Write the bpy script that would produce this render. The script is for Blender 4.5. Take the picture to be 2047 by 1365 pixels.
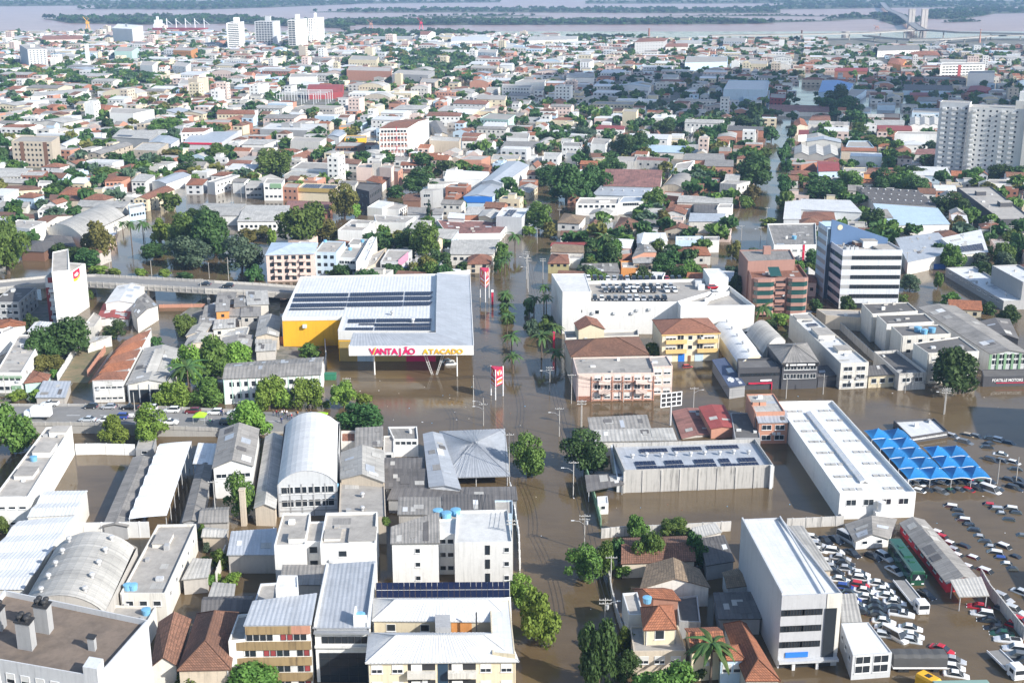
import bpy, math, random
import numpy as np
from mathutils import Vector as V
R=math.radians
random.seed(7)
for o in list(bpy.data.objects): bpy.data.objects.remove(o)
SC=bpy.context.scene; COL=SC.collection
# ---------------- camera, world, sun, exposure
F=2450.0; CX,CY=1023.5,682.5; TH=math.atan(728/F); H=110.5
cam=bpy.data.cameras.new('camera'); co=bpy.data.objects.new('camera',cam); COL.objects.link(co)
cam.sensor_width=36; cam.lens=F/2047*36; cam.clip_start=1; cam.clip_end=60000
co.location=(0,0,H); co.rotation_euler=(math.pi/2-TH,0,0); SC.camera=co
SUN_EL=R(31); SUN_DIR=V((.82,-.572,0)).normalized()   # horizontal direction towards the sun
w=bpy.data.worlds.new('World'); SC.world=w; w.use_nodes=True
nt=w.node_tree; sk=nt.nodes.new('ShaderNodeTexSky'); sk.sky_type='NISHITA'; sk.sun_disc=False
sk.sun_elevation=SUN_EL; sk.sun_rotation=math.atan2(SUN_DIR.x,SUN_DIR.y); sk.dust_density=1.0; sk.ozone_density=1.5
bg=nt.nodes['Background']; bg.inputs[1].default_value=.145; nt.links.new(sk.outputs[0],bg.inputs[0])
sl=bpy.data.lights.new('sun','SUN'); sl.energy=4.65; sl.angle=R(.55); sl.color=(1,.965,.9)
so=bpy.data.objects.new('sun',sl); COL.objects.link(so); so.location=(200,-100,300)
sd=SUN_DIR*math.cos(SUN_EL)+V((0,0,math.sin(SUN_EL)))
so.rotation_euler=sd.to_track_quat('Z','Y').to_euler()
SC.view_settings.view_transform='Standard'; SC.view_settings.look='None'; SC.view_settings.gamma=1
SC.view_settings.use_curve_mapping=False; SC.view_settings.exposure=.54
cy=SC.cycles; cy.use_denoising=True; cy.max_bounces=6; cy.diffuse_bounces=3; cy.glossy_bounces=3; cy.transmission_bounces=3
cy.transparent_max_bounces=6; cy.volume_bounces=1; cy.caustics_reflective=False; cy.caustics_refractive=False
# ---------------- photo pixel -> place (a survey of the photograph on the ground plane)
cT,sT=math.cos(TH),math.sin(TH)
def ray(x,y):
    u=(x-CX)/F; v=(y-CY)/F
    return V((u, cT-v*sT, -sT-v*cT))
def W(x,y,z=0):
    d=ray(x,y); return V((0,0,H))+d*((z-H)/d.z)
def zt(x,yb,yt):
    g=W(x,yb); d=ray(x,yt); return H+d.z*g.y/d.y
# ---------------- materials
MATS={}
def nodes(name):
    m=bpy.data.materials.new(name); m.use_nodes=True; n=m.node_tree.nodes; l=m.node_tree.links
    b=n['Principled BSDF']; return m,n,l,b
def mathn(n,l,op,a,b=None,cl=False):
    q=n.new('ShaderNodeMath'); q.operation=op; q.use_clamp=cl
    for i,x in enumerate((a,b)):
        if x is None: continue
        if isinstance(x,(int,float)): q.inputs[i].default_value=x
        else: l.new(x,q.inputs[i])
    return q.outputs[0]
def noise(n,l,vec,sc,det=4,rough=.6):
    q=n.new('ShaderNodeTexNoise'); q.inputs['Scale'].default_value=sc; q.inputs['Detail'].default_value=det
    q.inputs['Roughness'].default_value=rough
    if vec is not None: l.new(vec,q.inputs['Vector'])
    return q.outputs['Fac']
def mapv(n,l,vec,s):
    q=n.new('ShaderNodeMapping'); q.inputs['Scale'].default_value=s; l.new(vec,q.inputs['Vector']); return q.outputs[0]
def ramp(n,l,fac,a,b,ca=(0,0,0,1),cb=(1,1,1,1)):
    q=n.new('ShaderNodeValToRGB'); q.color_ramp.elements[0].position=a; q.color_ramp.elements[1].position=b
    q.color_ramp.elements[0].color=ca; q.color_ramp.elements[1].color=cb; l.new(fac,q.inputs[0]); return q.outputs[0]
def mixc(n,l,fac,a,b,mode='MIX'):
    q=n.new('ShaderNodeMix'); q.data_type='RGBA'; q.blend_type=mode
    for i,x in ((0,fac),(6,a),(7,b)):
        if isinstance(x,(int,float)): q.inputs[i].default_value=x
        elif isinstance(x,tuple): q.inputs[i].default_value=x if len(x)==4 else x+(1,)
        else: l.new(x,q.inputs[i])
    return q.outputs[2]
def hsv(n,l,col,val):
    q=n.new('ShaderNodeHueSaturation'); l.new(val,q.inputs['Value'])
    if isinstance(col,tuple): q.inputs['Color'].default_value=col+(1,)
    else: l.new(col,q.inputs['Color'])
    return q.outputs[0]
def mat(name,col,kind='wall',rough=.8,dirt=.35,dcol=None,metal=0,var=.12):
    if name in MATS: return MATS[name]
    m,n,l,b=nodes(name); b.inputs['Roughness'].default_value=rough; b.inputs['Metallic'].default_value=metal
    dcol=dcol or tuple(c*.42+.012 for c in col)
    tc=n.new('ShaderNodeTexCoord'); oi=n.new('ShaderNodeObjectInfo')
    ob=tc.outputs['Object']; uv=tc.outputs['UV']
    off=n.new('ShaderNodeVectorMath'); off.operation='ADD'; l.new(ob,off.inputs[0])
    sc_=n.new('ShaderNodeVectorMath'); sc_.operation='SCALE'; l.new(oi.outputs['Location'],sc_.inputs[0]); sc_.inputs['Scale'].default_value=.73
    l.new(sc_.outputs[0],off.inputs[1]); ob=off.outputs[0]
    rnd=mathn(n,l,'ADD',mathn(n,l,'MULTIPLY',oi.outputs['Random'],var*2),1-var)
    big=noise(n,l,ob,.16,4); fine=noise(n,l,ob,1.7,5,.65)
    col4=col+(1,)
    if kind=='plain':
        b.inputs['Base Color'].default_value=col4
        l.new(hsv(n,l,col,rnd),b.inputs['Base Color'])
    elif kind=='wall':
        st=noise(n,l,mapv(n,l,ob,(2.2,2.2,.16)),1,4,.6)
        d=mathn(n,l,'MULTIPLY',mathn(n,l,'MULTIPLY',ramp(n,l,st,.48,.78),ramp(n,l,big,.35,.7)),dirt*1.7,True)
        c=mixc(n,l,d,col4,dcol)
        c=hsv(n,l,c,mathn(n,l,'MULTIPLY',rnd,mathn(n,l,'ADD',mathn(n,l,'MULTIPLY',fine,.22),.89)))
        l.new(c,b.inputs['Base Color'])
    elif kind in('roof','slab'):
        st=noise(n,l,mapv(n,l,uv,(1.1,.12,1)),1,4,.65) if kind=='roof' else noise(n,l,ob,.55,5,.7)
        d=mathn(n,l,'MULTIPLY',mathn(n,l,'ADD',mathn(n,l,'MULTIPLY',ramp(n,l,st,.42,.75),.65),mathn(n,l,'MULTIPLY',ramp(n,l,big,.42,.66),.5)),dirt*1.35,True)
        c=mixc(n,l,d,col4,dcol)
        val=mathn(n,l,'MULTIPLY',rnd,mathn(n,l,'ADD',mathn(n,l,'MULTIPLY',fine,.3),.85))
        if kind=='roof':
            br=n.new('ShaderNodeTexBrick'); l.new(uv,br.inputs['Vector']); br.inputs['Scale'].default_value=1
            br.offset=0; br.inputs['Brick Width'].default_value=1.05; br.inputs['Row Height'].default_value=2.1
            br.inputs['Mortar Size'].default_value=.035; br.inputs['Mortar Smooth'].default_value=.6
            k=.2*min(1,dirt*2)
            br.inputs['Color1'].default_value=(1,1,1,1); br.inputs['Color2'].default_value=(1-k,)*3+(1,); br.inputs['Mortar'].default_value=(1-2.2*k,)*3+(1,)
            c=mixc(n,l,1.0,c,br.outputs['Color'],'MULTIPLY')
        l.new(hsv(n,l,c,val),b.inputs['Base Color'])
    elif kind=='tile':
        br=n.new('ShaderNodeTexBrick'); l.new(uv,br.inputs['Vector']); br.inputs['Scale'].default_value=1
        br.offset=0; br.inputs['Brick Width'].default_value=.42; br.inputs['Row Height'].default_value=.6
        br.inputs['Mortar Size'].default_value=.055; br.inputs['Mortar Smooth'].default_value=.8; br.inputs['Bias'].default_value=-.2
        br.inputs['Color1'].default_value=col4; br.inputs['Color2'].default_value=tuple(c*.5 for c in col)+(1,); br.inputs['Mortar'].default_value=tuple(c*.3 for c in col)+(1,)
        sp=ramp(n,l,noise(n,l,ob,1.7,4,.75),.46,.62)
        d=mathn(n,l,'MULTIPLY',mathn(n,l,'ADD',mathn(n,l,'MULTIPLY',sp,.5),mathn(n,l,'MULTIPLY',ramp(n,l,big,.4,.7),.6)),dirt*1.5,True)
        c=mixc(n,l,d,br.outputs['Color'],dcol)
        l.new(hsv(n,l,c,mathn(n,l,'MULTIPLY',rnd,mathn(n,l,'ADD',mathn(n,l,'MULTIPLY',fine,.5),.75))),b.inputs['Base Color'])
        bp=n.new('ShaderNodeBump'); bp.inputs['Strength'].default_value=.8; bp.inputs['Distance'].default_value=.12
        l.new(br.outputs['Fac'],bp.inputs['Height']); bp.invert=True; l.new(bp.outputs[0],b.inputs['Normal'])
    MATS[name]=m; return m
def mt(name,c,**k): return mat(name,c,**k)
WALLS={'lw':(.64,.665,.70),'mg':(.43,.435,.45),'wh':(.74,.73,.70),'ow':(.66,.63,.57),'cr':(.68,.59,.42),'be':(.55,.47,.37),'gr':(.36,.36,.36),'lg':(.58,.59,.6),'dg':(.07,.07,.078),
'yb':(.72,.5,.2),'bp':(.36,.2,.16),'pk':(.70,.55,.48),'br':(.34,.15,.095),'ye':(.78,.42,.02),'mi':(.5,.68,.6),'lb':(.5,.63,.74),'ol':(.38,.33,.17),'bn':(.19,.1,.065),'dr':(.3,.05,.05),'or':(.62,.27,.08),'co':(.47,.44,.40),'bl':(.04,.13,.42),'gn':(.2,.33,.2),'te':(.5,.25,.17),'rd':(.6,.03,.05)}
for k,c in WALLS.items(): mat('W'+k,c,'wall',.82,.65 if k in('co','ow','be') else .42)
mat('Wdy',(.5,.48,.45),'wall',.9,.95,(.1,.1,.095))
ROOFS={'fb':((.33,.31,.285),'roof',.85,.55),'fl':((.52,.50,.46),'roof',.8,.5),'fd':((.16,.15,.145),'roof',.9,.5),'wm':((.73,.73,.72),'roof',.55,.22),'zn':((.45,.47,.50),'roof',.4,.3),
'te':((.41,.18,.11),'tile',.88,.6),'to':((.33,.165,.105),'tile',.9,.75),'tr':((.47,.18,.09),'tile',.85,.5),'tb':((.4,.29,.19),'tile',.9,.6),'sl':((.42,.39,.35),'slab',.9,.5),'sd':((.15,.142,.135),'slab',.95,.5),'sw':((.72,.71,.68),'slab',.7,.35),
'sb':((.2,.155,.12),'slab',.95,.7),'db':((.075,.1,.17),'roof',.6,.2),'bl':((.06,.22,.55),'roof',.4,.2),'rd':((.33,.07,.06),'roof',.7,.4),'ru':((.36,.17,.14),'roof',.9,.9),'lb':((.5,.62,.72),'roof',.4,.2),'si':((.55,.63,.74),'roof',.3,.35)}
for k,(c,kd,ro,di) in ROOFS.items(): mat('R'+k,c,kd,ro,di,metal=0)
MATS['Rru'].name='Rru'
def glassm(name,col,rough=.08):
    m,n,l,b=nodes(name); b.inputs['Base Color'].default_value=col+(1,); b.inputs['Roughness'].default_value=rough
    b.inputs['Specular IOR Level'].default_value=.8; MATS[name]=m; return m
glassm('glass',(.025,.032,.04)); glassm('glass_green',(.02,.07,.065),.1); glassm('glass_blue',(.03,.06,.1),.12); glassm('solar',(.012,.018,.05),.4); MATS['solar'].node_tree.nodes['Principled BSDF'].inputs['Specular IOR Level'].default_value=.25
mat('frame',(.75,.75,.74),'plain',.5); mat('shutter',(.74,.73,.70),'plain',.6); mat('wood',(.22,.1,.05),'plain',.7); mat('dark',(.03,.03,.032),'plain',.7)
mat('tank',(.18,.42,.62),'plain',.5); mat('steel',(.5,.5,.5),'plain',.4); mat('black',(.012,.012,.013),'plain',.6); mat('rubber',(.02,.02,.02),'plain',.9)
mat('redp',(.62,.02,.07),'plain',.45); mat('whitep',(.8,.8,.8),'plain',.45); mat('yelp',(.85,.45,.02),'plain',.5); mat('pinkp',(.65,.015,.12),'plain',.45); mat('concp',(.42,.4,.37),'wall',.9,.5)
mat('bluep',(.02,.16,.55),'plain',.6); mat('greenp',(.03,.18,.1),'plain',.5); mat('limep',(.35,.62,.03),'plain',.7); mat('asph',(.27,.262,.25),'slab',.95,.3); mat('woodpole',(.2,.16,.13),'plain',.9)
mat('skin',(.45,.27,.18),'plain',.6); mat('jeans',(.06,.08,.15),'plain',.9)
mat('Wst',(.33,.235,.12),'wall',.9,.9,(.1,.07,.04)); mat('Wsb',(.10,.17,.30),'wall',.4,.1); mat('court',(.27,.2,.12),'slab',.95,.6,(.08,.12,.05)); mat('Wgo',(.42,.3,.1),'wall',.7,.2); mat('pinkh',(.66,.3,.42),'plain',.6)
# ---------------- mesh builder
class MB:
    def __init__(s): s.v=[];s.f=[];s.m=[];s.uv=[]
    def face(s,pts,mi=0,uv=None):
        i=len(s.v); s.v.extend([tuple(p) for p in pts]); s.f.append(tuple(range(i,i+len(pts)))); s.m.append(mi)
        s.uv.extend(uv if uv else [(0,0)]*len(pts))
    def box(s,a,b,mi=0,ux=V((1,0,0)),uy=V((0,1,0)),o=V((0,0,0)),bot=True):
        q=lambda x,y,z:o+ux*x+uy*y+V((0,0,z))
        x0,y0,z0=a;x1,y1,z1=b
        P=[q(x0,y0,z0),q(x1,y0,z0),q(x1,y1,z0),q(x0,y1,z0),q(x0,y0,z1),q(x1,y0,z1),q(x1,y1,z1),q(x0,y1,z1)]
        L=[(0,1,5,4),(1,2,6,5),(2,3,7,6),(3,0,4,7),(4,5,6,7)]+([(3,2,1,0)] if bot else [])
        for f in L: s.face([P[i] for i in f],mi)
    def tube(s,a,b,r,n=6,mi=0,r2=None,cap=True):
        a=V(a);b=V(b);d=(b-a).normalized();x=d.orthogonal().normalized();y=d.cross(x);r2=r if r2 is None else r2
        A=[a+(x*math.cos(t)+y*math.sin(t))*r for t in [2*math.pi*i/n for i in range(n)]]
        B_=[b+(x*math.cos(t)+y*math.sin(t))*r2 for t in [2*math.pi*i/n for i in range(n)]]
        for i in range(n): j=(i+1)%n; s.face([A[i],A[j],B_[j],B_[i]],mi)
        if cap: s.face(B_,mi); s.face(A[::-1],mi)
    def patch(s,p00,p10,p11,p01,sp=0,amp=.05,mi=0,skirt=.16):
        p00,p10,p11,p01=map(V,(p00,p10,p11,p01))
        L=max((p10-p00).length,(p11-p01).length); Hh=max((p01-p00).length,(p11-p10).length)
        nrm=(p10-p00).cross(p01-p00)
        if nrm.length<1e-6: nrm=(p11-p10).cross(p00-p10)
        nrm.normalize(); n=max(1,int(round(L/sp))*2) if sp else 1
        n=min(n,300)
        if not sp: s.face([p00,p10,p11,p01],mi,[(0,0),(L,0),(L,Hh),(0,Hh)])
        else:
            for i in range(n):
                a,b=i/n,(i+1)/n; oa=nrm*(amp*(i%2)); ob=nrm*(amp*((i+1)%2))
                s.face([p00.lerp(p10,a)+oa,p00.lerp(p10,b)+ob,p01.lerp(p11,b)+ob,p01.lerp(p11,a)+oa],mi,[(a*L,0),(b*L,0),(b*L,Hh),(a*L,Hh)])
        if skirt:
            dz=V((0,0,-skirt))
            for a,b in ((p00,p10),(p10,p11),(p11,p01),(p01,p00)):
                if (a-b).length>1e-4: s.face([a+dz,b+dz,b,a],mi)
    def mesh(s,name,mats,smooth=False):
        me=bpy.data.meshes.new(name); me.from_pydata(s.v,[],s.f)
        for m in (mats if isinstance(mats,(list,tuple)) else [mats]): me.materials.append(MATS[m] if isinstance(m,str) else m)
        me.polygons.foreach_set('material_index',s.m)
        if smooth: me.polygons.foreach_set('use_smooth',[True]*len(s.f))
        ul=me.uv_layers.new(name='UVMap'); ul.data.foreach_set('uv',np.array(s.uv,dtype=np.float32).ravel())
        return me
    def build(s,name,mats,parent=None,loc=(0,0,0),smooth=False):
        return link(s.mesh(name,mats,smooth),name,parent,loc)
def link(me,name,parent=None,loc=(0,0,0),rz=0):
    o=bpy.data.objects.new(name,me); COL.objects.link(o); o.parent=parent; o.location=loc
    if rz: o.rotation_euler=(0,0,rz)
    return o
def empty(name,loc=(0,0,0),rz=0):
    o=bpy.data.objects.new(name,None); COL.objects.link(o); o.location=loc; o.rotation_euler=(0,0,rz); o.empty_display_size=.5
    return o
LABS={}
def tag(o,label,cat,group=None):
    o['label']=label; o['category']=cat
    LABS.setdefault(label,[]).append(o)
    if group: o['group']=group
    return o
def kind(o,k): o['kind']=k; return o
def setm(o,m,i=0):
    o.material_slots[i].link='OBJECT'; o.material_slots[i].material=MATS[m] if isinstance(m,str) else m
def copy_tree(o,parent=None):
    c=o.copy(); COL.objects.link(c); c.parent=parent
    for ch in list(o.children): copy_tree(ch,c)
    return c
# ---------------- windows (shared meshes)
WMESH={}
def win_mesh(w,h,st):
    key=(round(w,1),round(h,1),st)
    if key in WMESH: return WMESH[key]
    w,h,_=key; fr=MB(); pa=MB(); t=.07 if st!='r' else .05
    a,b=-w/2,w/2
    def bar(x0,z0,x1,z1,y=-.08): fr.box((x0,y,z0),(x1,0,z1),bot=True)
    bar(a,0,b,t); bar(a,h-t,b,h); bar(a,t,a+t,h-t); bar(b-t,t,b,h-t)
    if st!='d':
        n=max(1,round(w/1.1))
        for i in range(1,n): x=a+w*i/n; bar(x-t/2,t,x+t/2,h-t,-.07)
    if st in 'gs': fr.box((a-.1,-.16,-.09),(b+.1,0,-.01))
    fmat={'g':'frame','s':'frame','r':'dark','d':'wood','t':'frame'}[st]
    pm={'g':'glass','s':'glass','r':'glass','d':'glass','t':'glass_green'}[st]
    pa.box((a+t,-.03,t),(b-t,-.005,h-t))
    sh=None
    if st=='s':
        sb=MB(); k=h*.55
        for i in range(5): z=h-t-(i+1)*(k/5); sb.box((a+t,-.06,z+.02),(b-t,-.032,z+k/5))
        sh=sb.mesh('shutter','shutter')
    WMESH[key]=(fr.mesh('window',fmat),pa.mesh('pane',pm),sh); return WMESH[key]
ALLB=[]
class Bd:
    def __init__(s,name,A,B,D,z,wall='wh',roof='fb',rk='f',rh=2,p=.5,o=.3,c=0,label='',cat=None,group=None,z0=-.6,skew=None,n=4,nw=0):
        A,B,D=[V((q[0],q[1],0)) for q in (A,B,D)]
        if (B-A).cross(D-A).z<0: A,B=B,A; D=D  # never expected
        C=skew if skew else B+D-A
        s.A=A; s.Lu=(B-A).length; s.Lv=(D-A).length; s.ux=(B-A).normalized(); s.uy=(D-A).normalized()
        s.c4=[V((0,0,0)),B-A,V((C[0],C[1],0))-A,D-A]; s.z=z; s.rk=rk; s.p=p; s.rh=rh; s.wall='W'+wall; s.name=name
        s.px=F/max(60,(A.y*cT+H*sT)) # photo pixels per metre
        if not c and s.px>6.2 and rk!='f' and roof in('fb','fl','fd','wm','zn','ru','rd','bl','si'): c=.75 if s.px>9 else 1.0
        s.root=empty(name,A); tag(s.root,label,cat or name.replace('_',' '),group)
        a,b,cc,d=s.c4; up=lambda q,zz:V((q.x,q.y,zz))
        wb=MB(); rb=MB(); rm='R'+roof
        zr=z
        if rk=='f':
            zr=z-p
            t=.22
            cen=(a+b+cc+d)/4
            inn=[s.pos(t/s.Lu,t/s.Lv),s.pos(1-t/s.Lu,t/s.Lv),s.pos(1-t/s.Lu,1-t/s.Lv),s.pos(t/s.Lu,1-t/s.Lv)]
            Q=[a,b,cc,d]
            for i in range(4):
                j=(i+1)%4
                wb.face([up(Q[i],z0),up(Q[j],z0),up(Q[j],z),up(Q[i],z)])
                wb.face([up(Q[i],z),up(Q[j],z),up(inn[j],z),up(inn[i],z)])
                wb.face([up(inn[j],zr-.05),up(inn[i],zr-.05),up(inn[i],z),up(inn[j],z)])
            L=s.Lu;M=s.Lv
            rb.face([up(q,zr) for q in inn],0,[(0,0),(L,0),(L,M),(0,M)])
            s.zr=zr
        else:
            Q=[a,b,cc,d]
            for i in range(4):
                j=(i+1)%4
                if rk in('s','sl'): pass
                wb.face([up(Q[i],z0),up(Q[j],z0),up(Q[j],z),up(Q[i],z)])
            if rk in('gu','gv'):
                if rk=='gu': P=[a,b,cc,d]
                else: P=[b,cc,d,a]
                a_,b_,c_,d_=P; e=(b_-a_).normalized(); g=(d_-a_).normalized(); wd=(d_-a_).length; k=rh/(wd/2); dz=o*k
                m0=(a_+d_)/2; m1=(b_+c_)/2; e0=min(o,.35)
                rb.patch(up(a_-e*e0-g*o,z-dz+.06),up(b_+e*e0-g*o,z-dz+.06),up(m1+e*e0,z+rh+.06),up(m0-e*e0,z+rh+.06),c)
                rb.patch(up(c_+e*e0+g*o,z-dz+.06),up(d_-e*e0+g*o,z-dz+.06),up(m0-e*e0,z+rh+.06),up(m1+e*e0,z+rh+.06),c)
                wb.face([up(b_,z),up(c_,z),up(m1,z+rh)]); wb.face([up(d_,z),up(a_,z),up(m0,z+rh)])
                s.ridge=(m0,m1)
            elif rk in('hu','hv','hp'):
                P=[a,b,cc,d] if rk!='hv' else [b,cc,d,a]
                a_,b_,c_,d_=P; e=(b_-a_).normalized(); g=(d_-a_).normalized(); wd=(d_-a_).length; ln=(b_-a_).length
                ins=min(wd/2,ln/2-.05) if rk!='hp' else ln/2-.02
                k=rh/(wd/2); dz=o*k*.8
                m0=(a_+d_)/2+e*ins; m1=(b_+c_)/2-e*ins
                E=[up(a_-e*o-g*o,z-dz),up(b_+e*o-g*o,z-dz),up(c_+e*o+g*o,z-dz),up(d_-e*o+g*o,z-dz)]
                rb.patch(E[0],E[1],up(m1,z+rh),up(m0,z+rh),c); rb.patch(E[2],E[3],up(m0,z+rh),up(m1,z+rh),c)
                rb.patch(E[1],E[2],up(m1,z+rh),up(m1,z+rh),c); rb.patch(E[3],E[0],up(m0,z+rh),up(m0,z+rh),c)
                rb.face([q+V((0,0,-.17)) for q in E[::-1]])
                if s.px>6:
                    for q,m_ in ((E[0],m0),(E[1],m1),(E[2],m1),(E[3],m0)): rb.tube(q+V((0,0,.03)),up(m_,z+rh+.05),.1,4)
                    if rk!='hp': rb.tube(up(m0,z+rh+.05),up(m1,z+rh+.05),.12,4)
            elif rk in('bu','bv'):
                P=[a,b,cc,d] if rk=='bv' else [b,cc,d,a]   # profile runs a->b, extruded a->d
                a_,b_,c_,d_=P; n=12; wd=(b_-a_).length
                r=(wd*wd/4+rh*rh)/(2*rh); al=math.asin(min(1,wd/2/r))
                e=(b_-a_).normalized(); g=(d_-a_).normalized(); m0=(a_+b_)/2; m1=(d_+c_)/2
                pr=[]
                for i in range(n+1):
                    t=-al+2*al*i/n; pr.append((r*math.sin(t),z+rh-r+r*math.cos(t)))
                ar=0
                for i in range(n):
                    (x0,q0),(x1,q1)=pr[i],pr[i+1]; sg=math.hypot(x1-x0,q1-q0)
                    i0=len(rb.f)
                    rb.patch(up(m1+e*x0+g*.15,q0+.05),up(m0+e*x0-g*.15,q0+.05),up(m0+e*x1-g*.15,q1+.05),up(m1+e*x1+g*.15,q1+.05),c,.05,0,.12 if i in(0,n-1) else 0)
                wb.face([up(a_,z),up(b_,z)]+[up(m0+e*x,q) for x,q in pr[-2:0:-1]])
                wb.face([up(c_,z),up(d_,z)]+[up(m1+e*x,q) for x,q in pr[1:-1]])
            elif rk in('m','mv','z'):   # several bays side by side; z: saw-tooth
                P=[a,b,cc,d] if rk!='mv' else [b,cc,d,a]
                a_,b_,c_,d_=P; e=(b_-a_).normalized()*.2
                for i in range(n):
                    f0,f1=i/n,(i+1)/n; fm=f0+(f1-f0)*(.5 if rk!='z' else .78)
                    l0,l1,lm=a_.lerp(d_,f0),a_.lerp(d_,f1),a_.lerp(d_,fm); r0,r1,r_=b_.lerp(c_,f0),b_.lerp(c_,f1),b_.lerp(c_,fm)
                    rb.patch(up(l0-e,z+.05),up(r0+e,z+.05),up(r_+e,z+rh),up(lm-e,z+rh),c)
                    rb.patch(up(r1+e,z+.05),up(l1-e,z+.05),up(lm-e,z+rh),up(r_+e,z+rh),c)
                    wb.face([up(r0,z),up(r1,z),up(r_,z+rh)]); wb.face([up(l1,z),up(l0,z),up(lm,z+rh)])
            elif rk in('s','sl'):   # s: back edge higher by rh ; sl: right edge higher by rh
                hz=[z,z,z+rh,z+rh] if rk=='s' else [z,z+rh,z+rh,z]
                for i in range(4):
                    j=(i+1)%4
                    if hz[i]!=z or hz[j]!=z:
                        pts=[up(Q[i],z),up(Q[j],z)]+([up(Q[j],hz[j])] if hz[j]!=z else [])+([up(Q[i],hz[i])] if hz[i]!=z else [])
                        wb.face(pts)
                e=s.ux;g=s.uy; k=rh/s.Lv if rk=='s' else rh/s.Lu
                if rk=='s': E=[up(a-e*o-g*o,z-o*k+.07),up(b+e*o-g*o,z-o*k+.07),up(cc+e*o+g*o,z+rh+o*k+.07),up(d-e*o+g*o,z+rh+o*k+.07)]
                else: E=[up(b+e*o-g*o,z+rh+o*k+.07),up(cc+e*o+g*o,z+rh+o*k+.07),up(d-e*o+g*o,z-o*k+.07),up(a-e*o-g*o,z-o*k+.07)]
                rb.patch(*E,c)
        if nw:
            pb=None; k=max(2,int(s.Lu/6)+1); q=max(2,int(s.Lv/6)+1)
            for i in range(k):
                for j in range(q):
                    if 0<i<k-1 and 0<j<q-1: continue
                    pb=MB(); r_=s.pos(.02+.96*i/(k-1),.02+.96*j/(q-1)); pb.tube(r_+V((0,0,-.5)),r_+V((0,0,z)),.1,6); pb.build('post','steel',s.root)
        else: s.wallo=wb.build('wall',s.wall,s.root)
        s.roofo=rb.build('roof',rm,s.root)
        ALLB.append(s)
    def pos(s,fu,fv,z=0):
        a,b,c,d=s.c4; q=(a*(1-fu)+b*fu)*(1-fv)+(d*(1-fu)+c*fu)*fv; return V((q.x,q.y,z))
    def face(s,f):
        a,b,c,d=s.c4; return {'f':(a,b),'r':(b,c),'l':(d,a),'b':(c,d)}[f]
    def win(s,f,cols,rows,ww=1.2,wh=1.2,z0=0,z1=None,st='g',u0=.04,u1=.96,up=.5,xs=None,force=None):
        P0,P1=s.face(f); d=(P1-P0); L=d.length; d.normalize(); out=V((d.y,-d.x,0)); ang=math.atan2(d.y,d.x)
        z1=z1 if z1 is not None else s.z-(s.p if s.rk=='f' else 0)
        if cols: ww=min(ww,L*(u1-u0)/cols*.92)
        fh=(z1-z0)/rows; wh=min(wh,fh*.8)
        big=(ww*s.px>=9.0) if force is None else force
        us=xs or [u0+(u1-u0)*(i+.5)/cols for i in range(cols)]
        if not big:
            mb=MB()
            for r_ in range(rows):
                zb=z0+fh*r_+(fh-wh)*up
                if zb<-.3: continue
                for u in us:
                    c=P0+d*(u*L)
                    mb.box((-ww/2,-.06,zb),(ww/2,.0,zb+wh),0,d,-out,c)
            if mb.f: o=mb.build('windows','glass' if st!='s' else 'glass',s.root); kind(o,'stuff')
            return
        fm,pm,sh=win_mesh(ww,wh,st)
        for r_ in range(rows):
            zb=z0+fh*r_+(fh-wh)*up
            if zb<-.8: continue
            for u in us:
                c=P0+d*(u*L); o=link(fm,'window',s.root,(c.x,c.y,zb),ang); link(pm,'pane',o)
                if sh: link(sh,'shutter',o)
    def box(s,name,m,u0,v0,z0,u1,v1,z1,parent=None):   # metres along the front / along the depth
        mb=MB(); mb.box((u0,v0,z0),(u1,v1,z1),0,s.ux,s.uy); return mb.build(name,m,parent or s.root)
    def rbox(s,fu,fv,w,d,h,m=None,name='stair_tower'):
        c=s.pos(fu,fv); zr=s.zr if s.rk=='f' else s.z; mb=MB(); 
        mb.box((-w/2,-d/2,zr-.02),(w/2,d/2,zr+h),0,s.ux,s.uy,c); mb.box((-w/2-.1,-d/2-.1,zr+h),(w/2+.1,d/2+.1,zr+h+.12),1,s.ux,s.uy,c)
        return mb.build(name,[m or s.wall,'Rsl'],s.root)
    def wp(s,fu,fv,z): q=s.pos(fu,fv,z)+s.A; return q
VENT=None
def vent(parent,loc,r=.45):
    global VENT
    if VENT is None:
        mb=MB(); mb.tube((0,0,-.3),(0,0,.45),.28,8,0)
        n=10
        for i in range(4):
            z0=.45+.6*i/4; z1=.45+.6*(i+1)/4; f=lambda k:.3+.22*math.sin(math.pi*(k+.35)/4.7)
            mb.tube((0,0,z0),(0,0,z1),f(i),n,0,f(i+1),cap=(i==3))
        VENT=mb.mesh('roof_vent','steel')
    o=link(VENT,'roof_vent',parent,loc); o.scale=(r/.45,)*3; return o
TANK=None
def tank(loc,label,r=.8,h=1.2,m='tank',group=None):
    global TANK
    if TANK is None:
        mb=MB(); lid=MB(); n=14
        mb.tube((0,0,0),(0,0,.85),.86,n,0,1.0,cap=True); mb.tube((0,0,.85),(0,0,.93),1.04,n,0)
        lid.tube((0,0,.93),(0,0,1.0),1.0,n,0,.5)
        TANK=(mb.mesh('water_tank','tank'),lid.mesh('lid','tank'))
    o=link(TANK[0],'water_tank',None,loc); o.scale=(r,r,h); l=link(TANK[1],'lid',o); setm(o,m); setm(l,m)
    tag(o,label,'water tank',group); return o
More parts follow.
